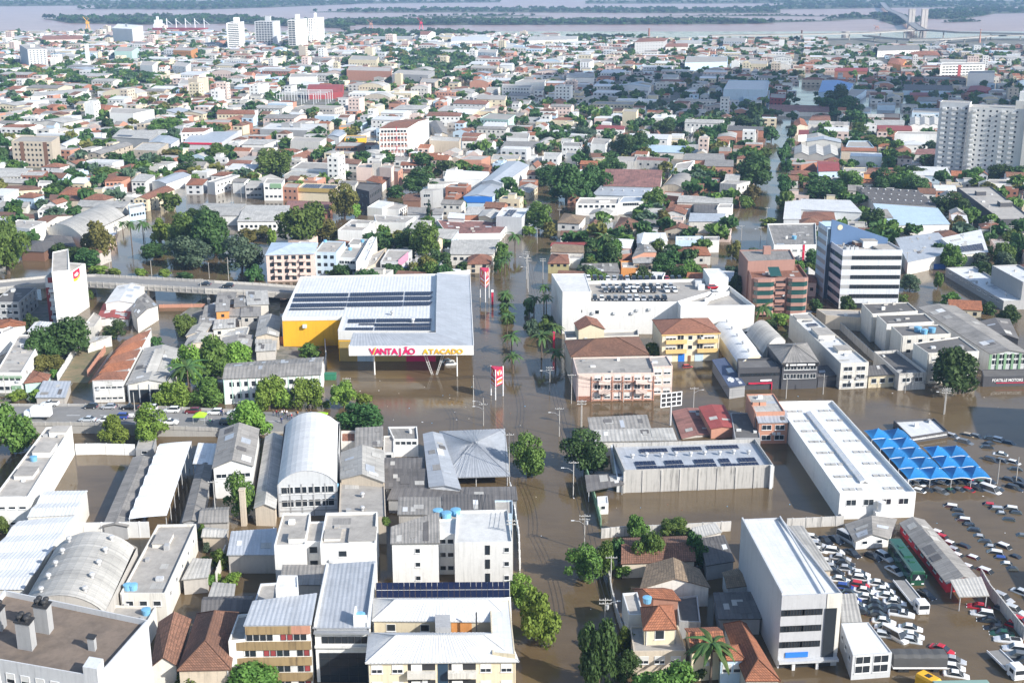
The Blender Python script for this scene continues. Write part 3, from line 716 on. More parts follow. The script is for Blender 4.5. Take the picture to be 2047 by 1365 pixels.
# upper viaduct
zv=5.5
VC=[W(-150,582,zv),W(0,572,zv),W(90,563,zv),W(180,560,zv),W(300,566,zv),W(420,573,zv),W(520,578,4),W(600,584,2.2),W(660,590,.8)]
mb,LL2,RR2=strip('viaduct',VC,11,[p.z for p in VC],'asph',1.3)
via=empty('viaduct',VC[3]); tag(via,'elevated road viaduct of pale concrete crossing the flooded yards behind the white tower','viaduct')
v0=V(VC[3]); mb.v=[tuple(V(q)-v0) for q in mb.v]; mb.build('deck',['asph','concp'],via)
for LN in (LL2,RR2):
    pm=MB()
    for i in range(len(LN)-1):
        a,b=V(LN[i])-v0,V(LN[i+1])-v0; d=(b-a).normalized(); nn=V((-d.y,d.x,0))*.14
        u=V((0,0,.9)); pm.face([a-nn,b-nn,b-nn+u,a-nn+u]); pm.face([b+nn,a+nn,a+nn+u,b+nn+u]); pm.face([a-nn+u,b-nn+u,b+nn+u,a+nn+u])
        k=max(1,int((b-a).length/2.4))
        for j in range(k):
            q=a.lerp(b,j/k); pm.box((-.12,-.24,-.8),(.12,.24,.98),0,d,V((-d.y,d.x,0)),q)
    pm.build('parapet','concp',via)
for i in (2,3,4,5,6):
    c_=V(VC[i])-v0; pm=MB()
    pm.box((-.5,-3.5,-c_.z-zv-.5 if False else -8),(.5,3.5,-1.3),0,V((1,0,0)),V((0,1,0)),c_); pm.build('pier','concp',via)
# ---------------- haze
mb=MB(); mb.box((-9000,-400,-1.4),(9000,14000,H+6)); hz=mb.build('haze','Wwh'); hz.data.materials.clear()
m=bpy.data.materials.new('haze_air'); m.use_nodes=True; n=m.node_tree.nodes; l=m.node_tree.links
n.remove(n['Principled BSDF']); pv=n.new('ShaderNodeVolumePrincipled'); pv.inputs['Color'].default_value=(.40,.64,1,1); pv.inputs['Density'].default_value=.00009; pv.inputs['Anisotropy'].default_value=.1
l.new(pv.outputs[0],n['Material Output'].inputs['Volume']); hz.data.materials.append(m); kind(hz,'stuff'); hz['label']='pale blue haze over the whole city'
table('''
@Z1
a f lg sb 20 -225,1215 455,1335 20,930 c=690,1070 p=.9 f=9,1,1.4,1.6,15.5,s k=dark | tall light grey apartment block with dark roof terrace and fan shafts
w bv co fl 7 80,1040 490,1035 245,742 c=640,730 rh=3.4 x=v:2,5 | warehouse with beige barrel roof dotted with two rows of turbine vents
w m ow wm 5.5 -170,930 105,930 90,610 c=350,585 n=4 rh=.5 | low warehouse under pale roof sheets with wide grey bands, at the left edge
w m ow wm 5.6 130,592 345,582 215,470 c=405,468 n=2 rh=.5 | small pale banded warehouse roof joining the long white three part block
a f wh sl @650 -30,497 130,495 215,172 c=335,165 p=.4 f=3,2,1.5,1.3,s x=b:.5,.3,4,5,.9/b:.6,.62,4,6,1.2/b:.7,.9,4,4,1.2/t:.4,.5,.8 | long white block with stepped brown roof terraces and a red left edge
d f gr sl @313 632,275 712,277 650,222 p=.2 f=1,1,1.4,1.0,.8 | small dark grey box shed with one window beside the white canopy
w gv gr fb 3 485,632 592,632 625,313 c=715,318 rh=.5 | long low shed with dark grey sheet roof left of the white canopy
d s lb wm 3.5 905,340 985,345 930,258 c=1005,260 rh=.5 | small shed with shiny bluish white roof right of the white canopy
w gv gr fb 3.2 855,612 935,612 925,350 c=990,345 rh=.5 | long narrow grey shed right of the flooded lane with white cars
w gv wh fb @505 995,360 1175,350 1030,182 c=1205,180 rh=1.6 f=3,1,2.6,1.0,3.2 | white gabled hall with grey sheet roof and three strip windows in its gable
o f ow sl 6 560,945 770,945 735,625 c=915,622 p=.5 f=3,1,1.4,1,2.5 r=5,1,1.2,1,2.5 x=b:.35,.75,3,5,.8/t:.1,.08,.8/t:.22,.08,.8 k=lbl | cream flat roofed workshop with a courtyard well and twin blue tanks
d f ow sl 4.6 480,1082 690,1075 520,1000 c=728,1008 p=.4 x=t:.85,.6,.8 | low cream flat roofed annex behind the dark roofed apartment block
d s co fl 3.2 855,880 965,870 905,795 c=980,800 rh=.4 | small shed with pale grey sheet roof beside the garden trees
d gu co fb 3.6 930,615 1060,612 950,550 c=1065,545 rh=1 | small house with dark grey hipped sheets left of the brick chimney
d gu be fl 3.2 945,680 1050,682 960,640 c=1060,650 rh=.6 | beige gabled shed in front of the brick chimney
h gv ow to 5 710,1282 820,1276 745,1078 c=885,1066 rh=1.5 | old house with faded orange tile gable left of its larger neighbour
h hv be to 5.6 835,1297 1070,1292 925,1040 c=1105,1035 rh=2.6 | old house with large rust red hipped tile roof, wall beside striped stone block
d s co fl 3 975,970 1085,960 1000,905 c=1092,915 rh=.3 | small pale sheet roof beside the dark walled flooded yard
d gu co fd 3.4 945,1030 1165,1030 955,965 c=1175,960 rh=.8 | low dark sheet roofed shed behind the two old tile roofed houses
@Z2
w s co zn 4 85,765 300,765 105,670 c=305,655 rh=.4 | blue grey sheet roofed shed over the walled flooded yard
w gv be fl 4.2 210,545 302,548 262,215 c=335,215 rh=.9 | long narrow beige hall squeezed between gabled hall and silver barrel roof
w bv lg wm @590 315,440 590,430 345,165 c=605,150 rh=3 f=4,2,3.2,1.7,1.6 k=barrel | large hall with shining silver barrel roof and grey framed front
w f be sl 6 600,588 820,590 608,405 c=812,400 p=.25 x=v:1,3 k=bskl | flat beige brown roof with square skylights next to the silver barrel hall
w gv be fl 7 612,412 808,425 615,290 c=805,280 rh=1.5 | beige gabled roof just beyond the flat skylight roof
d f ow te 5 610,238 678,238 612,188 p=.7 | small roof yard with orange floor near the dark round tree
h s be fb 5.4 680,262 800,262 683,185 c=802,178 rh=.4 | grey sheet roofed house beside the white house with blue panes
h f wh fb @310 857,228 970,228 830,170 c=965,168 p=.4 f=4,1,1.2,1.2,3 l=2,1,1.6,1.4,3 | white two storey house with pale blue panes by the flooded forecourt
h f wh sl 4.2 808,290 858,290 810,212 p=.3 f=1,1,1.4,1.3,2.3 | narrow white house wing with a blue window
d s gr fd 3.2 815,374 995,374 820,325 rh=.4 | dark corrugated shed roof before the boldly striped roof
d s gr fd 3.4 820,458 1022,458 820,378 rh=.5 cs=1.7 | shed roof with bold black and white corrugations
d s gr fd 3.2 832,508 1430,510 852,468 c=1420,460 rh=.4 cs=1.5 | very long narrow striped corrugated lean-to roof reaching the flooded street
w gv lg zn 4.2 1025,448 1165,458 998,205 c=1078,205 rh=.6 | plain grey sheet roofed strip building left of the pyramid canopy
w hp gr zn @456 1088,405 1393,397 1075,192 c=1370,180 rh=2.4 nw=1 cs=.8 | open forecourt canopy with grey ribbed pyramid roof on posts
d s co fb 5.6 880,578 1075,578 885,508 rh=.3 | grey sheet roof behind the left end of white balcony block
d s co fd 5.8 1090,560 1325,560 1090,497 rh=.4 | dark grey sheet roof behind the three blue tanks
d f lb sl 5 1325,575 1412,575 1325,512 p=.3 | small pale blue roof at the street end of the striped lean-to
a f wh sl 9.4 298,722 445,718 340,572 c=468,572 p=.35 r=1,3,1.2,1 x=b:.7,.2,3,3,1 k=wa | white apartment block with pale roof slabs, left block of three
a f wh sl 8.8 440,705 520,703 455,612 p=.3 f=1,3,1.6,1.4,g | narrow recessed white block between two taller white blocks
a f wh sl 9.6 513,716 772,712 540,570 c=780,565 p=.5 f=0,1 x=b:.75,.3,5,6,.4/b:.2,.3,3,4,.5 k=wb | white apartment block with patched grey roof left of the narrow passage
a s wh fb 9 848,712 1065,710 850,652 c=1062,580 rh=.5 k=wc | white block with grey corrugated roof below three blue tanks
a f wh sw 9.2 1140,708 1410,705 1150,560 c=1388,555 p=.45 k=wd | tall white block with cream roof slab and two slit windows by the street
a f wh sw 8.6 1063,668 1142,668 1063,600 c=1152,598 p=.2 f=2,3,1.2,1 x=t:.0,1.3,1/t:.45,1.1,1/t:.9,1.3,1 | recessed white stairwell block carrying three large blue water tanks
o s wh zn 10 487,1105 740,1105 545,825 c=765,810 rh=.4 k=gc | white office with large grey sloping roof and black window band
o s wh zn 11 165,1094 465,1090 205,992 c=490,955 rh=.2 k=st | office block banded with brown stone courses and red curtains
d f wh sw 12.6 305,920 412,920 318,862 c=408,862 p=.2 | white lift tower box on the stone banded office
d f lg sl 6 205,992 310,985 235,900 c=320,895 p=.4 | grey terraced roof behind stone banded office
d f wh sl 8.5 85,1168 165,1160 130,1045 c=180,1040 p=.5 | white side terrace wing of the stone banded office
d s co fb 6 330,905 530,905 345,825 rh=.3 | weathered grey sheet roof left of the large grey sloping roof
@Z3
d s co fb 3.8 425,190 700,183 412,140 c=680,127 rh=.6 | long grey sheet roof at the corner of the crossing, beyond the round tree
d s ow fl 3.8 445,238 820,232 440,195 c=800,185 rh=.4 | long pale sheet roof between the corner roof and the concrete hall
w gv co ru @228 850,222 990,205 805,98 c=935,85 rh=.5 | shed with patchy red and white striped sheet roof
w gv te rd @225 985,178 1093,172 930,78 c=1040,70 rh=.4 | brick shed with maroon roof crossed by three white bands
d f gr sd 3 1095,222 1215,222 1075,105 p=.2 | low flat dark roof between the brick shed and the salmon house
w f dy zn @478 580,372 1275,347 525,247 c=1190,226 p=.9 k=hall | long raw concrete hall with solar panels and a row of turbine vents
d f lg zn 3.6 545,405 578,405 515,255 c=560,250 p=.6 | lean-to with grey gutter roof on the left side of the concrete hall
d s gr fd 2.6 410,470 572,437 400,405 c=560,400 rh=.4 cs=1.5 nw=1 | small striped carport at the left end of the concrete hall
d f wh sw @580 455,530 505,527 452,495 c=500,492 p=.15 f=1,1,1.0,.9,.8 | little white guard box standing in the flooded yard
h gu be to 3.2 570,805 905,792 572,690 c=890,680 rh=1.2 | long low house with dark red tiles hidden behind bushes
h gv ow tb 4 655,922 972,915 690,815 c=925,835 rh=1.9 | white gabled house with tan tile roof
d gu wh tb 3.2 1062,918 1168,905 1040,850 c=1120,828 rh=.6 | small white shed with mottled tan roof by the tall blank wall
h hp cr tr 7.4 674,1110 815,1105 662,1012 c=800,1000 rh=2.1 f=1,1,1.6,1.7,4.9 | small upper storey with bright red pyramid tile roof and cream walls
h f be sl 4.6 622,1216 868,1214 605,1100 c=830,1095 p=.3 f=3,1,1.7,1.4,1.6,s | low beige house front with a bare concrete terrace under the red pyramid roof
h gu te tr 5.2 715,965 830,975 625,925 c=760,920 rh=.8 | small red tiled lean-to behind the roof with one blue tank
d f wh sl 6 600,1045 668,1045 570,945 c=640,940 p=.4 x=t:1.5,.6,.8 | small blue white roof terrace of the house by the street trees
h gu cr tr 5.6 895,1215 1050,1205 868,1110 c=1005,1105 rh=1.3 | cream house with red tile gable split by a pale ridge strip, behind the palm
h hu lb tr 5 1030,1252 1142,1250 1020,1188 c=1110,1185 rh=.9 f=2,1,1.5,1.5,1.5,s | pale blue fronted house with small red hipped roof right of the palm
h hv ow tr 4.2 1150,1345 1298,1345 1050,1088 c=1145,1090 rh=2 | long low house with orange red hipped tile roof along the tall blank wall
d f gr sd 3.4 835,1075 935,1080 820,965 c=920,955 p=.3 | flat dark grey yard roof right of the red pyramid roof
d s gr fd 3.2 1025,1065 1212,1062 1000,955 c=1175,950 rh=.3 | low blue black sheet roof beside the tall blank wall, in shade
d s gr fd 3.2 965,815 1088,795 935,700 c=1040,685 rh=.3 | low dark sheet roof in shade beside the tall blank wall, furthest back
d s co fl 3 905,690 1030,660 900,650 c=1000,628 rh=.3 | low pinkish sheet roof at the back of the walled gardens
@Z4
h f te fl 7 68,102 208,98 28,18 c=155,15 p=.3 x=b:.15,.45,1.6,1.6,1/b:.4,.45,1.6,1.6,1 | salmon house with cream roof and two brick chimneys, tall rear part
h s te zn 5.6 88,150 222,148 70,106 c=210,104 rh=.5 f=2,2,2.4,1.3,.3 | salmon house front with grey lean-to roof and white shutters
w f wh wm @602 465,482 820,472 165,52 c=430,47 p=.9 f=4,1,2.2,1.4,2.6 k=lw | very long white warehouse with pale roof and a duct down its spine
o f mg wm @1295 195,957 475,945 5,600 c=190,592 p=.45 k=to | tall pale grey office slab with long blank side wall and three ribbon windows
d s be fl 7 365,838 420,836 215,640 c=290,640 rh=.2 | long beige lower roof along the right flank of the tall pale grey office
d s be fl 4.5 480,1080 560,1078 470,960 c=530,955 rh=.2 | beige low roof between the office stair glass and the rows of white cars
h f lg wm @1350 525,1235 708,1222 470,1085 c=598,1080 p=.15 f=2,2,2.6,1.4,1 l=3,1,1.2,1,1.5 k=tsw | two storey pale house with ribbed metal roof beside tarpaulin truck
h gv wh fb @742 540,702 690,690 490,625 c=725,600 rh=1.3 f=2,1,1.2,1.2,.9 | white gabled house with grey roof at the back of the car yard
w gv rd fb @942 965,897 1110,880 748,620 c=855,605 rh=1 l=7,1,1.4,1.1,1 | long shed with dark grey roof and red painted side wall beside the green bus
d s wh fl 3 1025,960 1152,955 985,900 c=1118,885 rh=.5 nw=1 | white open porch roof at the near end of the red walled shed
o f dg wm @248 795,218 970,190 715,140 c=905,130 p=.5 f=5,1,2,1.2,.8 | low dark walled pavilion with white flat roof behind blue canopies
@M1
t f wh sl @632 305,324 428,318 410,215 c=582,228 p=.5 k=tw | slim white tower with maroon front panels and a red mural on its side wall
t f wh sl 21 352,285 470,272 358,150 c=465,128 p=.3 z0=14 k=tw2 | white lift tower with a blue slot crowning the slim white tower
o f gr sd @628 -50,490 128,490 70,392 c=248,388 p=.3 f=4,3,1.6,1.3 r=4,3,1.4,1.2 | grey three storey office with dark flat roof at the left edge
h hu ow tr 4.4 -40,668 170,645 -20,612 c=168,628 rh=1.2 | house with bright orange hipped roof at the left edge
o f wh sl 6.5 -60,735 98,668 -60,700 c=70,655 p=.4 r=5,2,1.1,1.6 | white narrow building at the left edge with tall brown windows
o f wh sl @1110 -30,972 145,972 125,712 c=300,715 p=.3 f=4,2,1.6,1.2 r=3,1,1,1,2 k=gb | long white building with green painted front and grey roof
h hu mi te 3 170,1040 320,1025 230,955 c=340,985 rh=1 | small mint green house with old pink tile roof beside the green fronted building
d s co zn 2.6 248,1140 440,1140 300,1040 c=478,1042 rh=.4 | flat grey sheet carport behind the dry road
d f ow sl 4 560,660 640,660 640,560 c=690,590 p=.3 | low grey flat roof right of the slim white tower
d s wh wm 3.5 190,690 330,690 250,630 c=370,640 rh=.4 | low white roof at the foot of the slim white tower
w gv wh rd @655 662,607 872,607 712,500 c=905,498 rh=.8 f=3,1,1.8,1,3 k=mar | hall with maroon sheet roof and white street front
w gv wh wm 5.5 722,497 912,495 805,378 c=990,376 rh=.8 | shiny grey rear roof of the hall with the maroon roof
w gv ow fb 5 935,600 1075,515 895,545 c=990,430 rh=1 | weathered grey gabled shed with a broken roof, right of the maroon roof
d s ow fl 3 595,775 720,735 640,730 c=760,728 rh=.2 | small pale roof under the dark round tree by the orange roofed block
a f wh sl 6.2 628,1027 840,1022 800,800 c=1030,665 p=.1 f=5,2,1.6,1.4,s k=orange | long white block under a row of orange hipped roofs
w gv ow fl @1175 865,1052 1170,1045 990,805 c=1235,815 rh=1.3 k=gab | grey gabled hall with a long ridge skylight and dark glass front
h gv be fl 3.4 1270,720 1390,705 1320,650 c=1440,640 rh=.7 | low pale beige gabled shack beside the flooded canal
h gv be fl 3.2 1245,810 1400,760 1290,725 c=1450,700 rh=.8 | wide pale beige shack roof in front of the canal side gabled shack
h s ow fl 3.6 1455,675 1600,665 1470,618 c=1600,612 rh=.3 f=2,1,1,1,1 | cream shack with pale sheet roof in the shanty block
h f ow fl 3 1500,720 1680,715 1590,665 c=1700,655 p=.2 f=3,1,1.2,1.2,.8 | cream shack with patio windows, near edge of the shanty block
h s or fb 6 1475,555 1560,550 1480,480 c=1565,478 rh=.4 f=1,2,1,1 | orange brick two storey shack with grey roof in shanty block
h s be fb 3.6 1380,600 1470,575 1400,525 c=1465,500 rh=.3 | shack with dull grey roof at the canal edge of the shanty block
h s co fb 3.2 1355,650 1480,640 1370,590 c=1480,580 rh=.3 | low grey shack roof below the orange brick shack
h s co fb 4.2 1545,585 1640,585 1550,540 c=1640,535 rh=.3 | small grey shack roof right of the orange brick shack
h s co fb 4.4 1645,590 1774,585 1650,530 c=1774,525 rh=.4 f=2,1,1,1,2 | grey shack roof with plank walls, right part of the shanty block
h s be fb 5 1600,525 1700,520 1605,470 c=1700,465 rh=.4 | mid grey shack roof with junk on it
h s ow fl 5.4 1690,510 1830,505 1680,425 c=1820,420 rh=.4 | broad pale shack roof at the back of the shanty block
h s co fb 4.6 1480,475 1600,470 1490,435 c=1610,430 rh=.3 | dark grey shack roof at the back left of the shanty block
h s ow fl 3.4 1745,770 1850,765 1760,640 c=1850,635 rh=.4 | tall narrow pale shack next to the yellow wall of the supermarket
@P
w gu wh fb @808 447,757 640,748 455,727 c=646,714 rh=1 f=12,2,1.2,1.3,.5 k=school | white school with green trim and grey sheet roof behind street trees
h gv be fl 4.4 512,672 556,672 520,632 c=562,634 rh=.9 | grey gabled shack by the left wall of the yellow store
d s co fl 3 512,702 550,700 514,685 c=552,683 rh=.3 | lean-to shack below the grey gabled shack, left of the yellow store
h s be fb 3.4 430,610 480,607 440,585 c=490,583 rh=.3 | flat grey shack beside the viaduct ramp
h s co fl 3.2 478,640 512,638 482,612 c=516,610 rh=.4 | small pale shack in the middle of the shanty block
h gv be fb 3.2 440,700 500,695 447,675 c=505,670 rh=.7 | old grey shack behind the light green street tree
@M2
a hu pk si @352 108,168 432,160 150,85 c=460,88 rh=2 f=6,4,1.6,1.5 r=3,4,1.2,1.3 k=pka | pink four storey apartment house with silver blue hipped roof
a f lb sl @312 440,150 585,152 500,72 c=650,78 p=.4 f=3,3,1.4,1.3 x=t:.1,.95,.7 | pale blue white three storey house with grey roof right of the pink apartment house
a f wh sl @300 600,185 722,190 700,55 c=805,62 p=.3 f=3,2,2.4,1.2 x=b:.5,.6,4,4,1.5/t:.35,.4,.8/t:.75,.85,.8 | white flat roofed house with two bright blue tanks before a blank white wall
w f wh sw 8 722,215 790,205 810,60 c=880,10 p=.3 | long blank white party wall building behind the store
h f be sl 5 720,300 850,230 790,185 c=930,120 p=.3 | beige flat roof in shade behind the left part of the store roof
s f lg sl @312 888,215 1010,215 940,130 c=1105,135 p=.5 f=2,2,4,1.6 r=3,1,2,1.4 k=shopv | grey white corner shop with pink side hoarding and blue sign
d f gr fl 4 1100,228 1260,222 1105,198 c=1270,200 p=.2 f=3,1,3,1,1 | low flat grey pavilion with dark openings right of pink hoarding
h hu be te @295 1478,232 1640,228 1500,165 c=1645,168 rh=2 f=2,2,1.4,1.3 r=2,2,1.2,1.2 | small house with orange brown hipped tile roof near the store corner
w s ow fl 4.6 1365,165 1655,165 1380,78 c=1700,75 rh=.6 f=6,1,1.4,1.2,1 | long pale grey double pitched shed behind the small hipped house
d gv be fl 3.4 1230,290 1310,285 1290,225 c=1340,230 rh=1 | tiny gabled grey hut by the dark trees behind the store
@M3
a hu cr te @900 902,706 1292,694 838,612 c=1210,600 rh=2.3 k=crm | cream three storey house with yellow balconies and hipped red tile roof
h hu be to 8.4 280,858 806,845 240,752 c=735,728 rh=2.6 | old house with very large mottled brown red hipped tile roof
a f pk sl @1168 320,978 845,972 290,868 c=838,858 p=.35 k=pinkf | weathered pink white apartment block standing in flood water at the crossing
a f pk sl @1125 835,930 972,925 810,862 c=930,855 p=.3 f=2,3,2,1.5,s | right wing of the weathered pink block beside the billboard
h gv cr te 8.6 330,678 505,672 305,632 c=450,605 rh=1.6 | small cream gabled house with chimney in front of the white parking building
w f ow sl 6 240,735 740,715 235,690 c=735,675 p=.8 | ruined roofless wall strip with planted tops behind the big brown tiled roof
w bv cr wm 5 1428,925 1588,868 1262,655 c=1388,628 rh=1.6 x=v:1,5 | long pale hall with white barrel roof and vents running beside the cream house
w bv ow fl 5.4 1590,835 1740,752 1455,690 c=1640,655 rh=2.4 | broad hall with beige barrel roof next to the white barrel hall
d s gr db 3.4 1360,1070 1465,1055 1245,890 c=1325,878 rh=.2 k=awn | dark blue awning roof over the flooded forecourt
@M4
s f dg sd @1205 -75,1065 200,1057 -82,1005 c=140,1000 p=.6 k=black | black fronted shop with red portal frame and white sign
s hu dg fb @1200 205,1035 432,1030 112,915 c=355,905 rh=2.2 f=5,2,2,1.4,2.5 k=greys | shop with grey hipped roof, white attic and dark sign band
d s dg fd 3.2 430,1120 560,1110 420,1060 c=520,1050 rh=.2 | low black lean-to shop left of the narrow white building
o f ow sw @1200 575,1035 752,1028 250,722 c=375,712 p=.5 f=2,3,2.6,1.3 x=b:.5,.55,5,8,1.2/b:.4,.9,5,5,.8/b:.6,.25,4,5,.8 k=nar | long narrow white building with stepped shiny roofs and stained side wall
d f be sl 4.6 480,730 705,745 420,690 c=700,698 p=.3 | flat beige terrace at the foot of the striped office tower
h s cr fd 3.6 752,1115 928,1105 745,1060 c=880,1050 rh=.3 f=3,1,1.6,1.4,.5 | low cream house with yellow door right of the narrow white building
w f dy sd 5 945,1100 1118,1090 785,960 c=930,950 p=.8 f=2,1,2.4,1.3,1.8 | stained concrete building with curved front corner and dark roof
a f ow sd 9.2 772,722 1062,702 708,655 c=1000,648 p=.3 | cream apartment block with dark roof and yellow fascia, back block of four stepped ones
a f ow sd 9.2 866,787 1166,770 803,727 c=1108,718 p=.3 f=4,3,1.2,1 | second of four stepped cream blocks with yellow fascia counting from the back
a f ow sd 9.2 962,862 1272,846 895,797 c=1200,788 p=.3 f=4,3,1.2,1 x=t:.42,.45,1.1/t:.5,.2,1/t:.68,.3,1.1 | third of the four stepped cream blocks, carrying three blue water tanks
a f ow sd @1165 1128,970 1452,958 1035,907 c=1325,866 p=.3 f=5,3,1.6,1.2,s | front block of four stepped cream blocks, behind the broad street tree
w gv lg fb @1110 1525,975 1760,970 1070,682 c=1300,672 rh=1 f=5,2,2.6,1.4,3 k=grn | long hall with patched grey roof and green pilasters on its pale front
s f dg sd 3 1480,1120 1760,1115 1470,1075 c=1760,1070 p=.2 k=fort | black shop front with red and white lettering under green pilaster hall
w f gr wm @700 1608,640 1765,632 1240,428 c=1425,420 p=.6 l=9,1,3,2.5,2 x=v:1,3 k=dkw | long dark grey hall with white roof beyond the stepped cream blocks
w f gr wm 9.4 1730,520 1900,515 1535,415 c=1700,408 p=.6 | upper grey hall block with a rooftop tank, right edge
h s ow zn 5 1000,395 1310,330 920,250 c=1190,215 rh=.5 | pale grey sheet roofed warehouse right of the striped office tower
h f dg sl @330 1000,275 1090,270 920,235 c=1065,220 p=.4 f=2,2,1.6,1.2 | dark grey modern house with a roof terrace right of the striped office tower
d f be sl @412 1015,365 1120,362 1010,322 c=1115,318 p=.3 f=3,1,1.5,1.2,2 | small beige flat shop block with a long window, near blue shop
s f bl sd @440 1035,408 1240,405 1110,370 c=1245,368 p=.3 k=blu | low shop with bright blue fascia standing in water
w s ow wm 6 1340,345 1505,330 1210,255 c=1460,200 rh=.8 k=sol2 | shed with solar panels on its curved white roof end
h gv dg fd 4.4 1550,860 1700,880 1460,770 c=1640,755 rh=.8 | dark sheet roofed house in shade right of the patched grey roof
''')
# ---------------- helpers for the particular buildings
def merge(a,b):
    """b becomes part of a (one building of several blocks)"""
    d=b.root.location-a.root.location
    for ch in list(b.root.children): ch.parent=a.root; ch.location=ch.location+d
    LABS.get(b.root['label'],[]) and LABS[b.root['label']].remove(b.root); bpy.data.objects.remove(b.root); b.root=a.root; b.px=0
def prism(root,name,mats,pts,z0,z1,o=None,side=None):
    """vertical prism over world points; mats [side,top]; side: material index per edge"""
    o=o if o is not None else V(root.location); mb=MB(); n=len(pts); q=[V((p[0],p[1],0))-V((o.x,o.y,0)) for p in pts]
    zz=z1 if isinstance(z1,(list,tuple)) else [z1]*n
    for i in range(n):
        j=(i+1)%n; mb.face([V((q[i].x,q[i].y,z0)),V((q[j].x,q[j].y,z0)),V((q[j].x,q[j].y,zz[j])),V((q[i].x,q[i].y,zz[i]))],side[i] if side else 0)
    mb.face([V((q[i].x,q[i].y,zz[i])) for i in range(n)],1 if len(mats)>1 else 0,[(q[i].x,q[i].y) for i in range(n)])
    return mb.build(name,mats,root)
def slab(root,name,m,q,th=.15,c=0,amp=.05):
    o=V(root.location); mb=MB(); q=[V(p)-o for p in q]; mb.patch(q[0],q[1],q[2],q[3],c,amp,0,th); dn=V((0,0,-th)); mb.face([p+dn for p in q[::-1]],0); return mb.build(name,m,root)
def text(root,body,loc,ang,size,m,ext=.06,sx=1,off=.0,name='letter',up=math.pi/2):
    k=(body,round(size,2),ext,off,m)
    if k not in TXT:
        cu=bpy.data.curves.new(name,'FONT'); cu.body=body; cu.size=size; cu.extrude=ext; cu.offset=off; cu.align_x='CENTER'; cu.resolution_u=3; cu.materials.append(MATS[m])
        q=bpy.data.objects.new('tmp',cu); COL.objects.link(q); bpy.context.view_layer.update()
        TXT[k]=bpy.data.meshes.new_from_object(q.evaluated_get(bpy.context.evaluated_depsgraph_get())); bpy.data.objects.remove(q)
    o=link(TXT[k],name,root,loc); o.rotation_euler=(up,0,ang); o.scale=(sx,1,1); return o
TXT={}
def Wt(t,x,y,z=0): return W(*T(t,x,y),z)
def ang(a,b): return math.atan2(b.y-a.y,b.x-a.x)
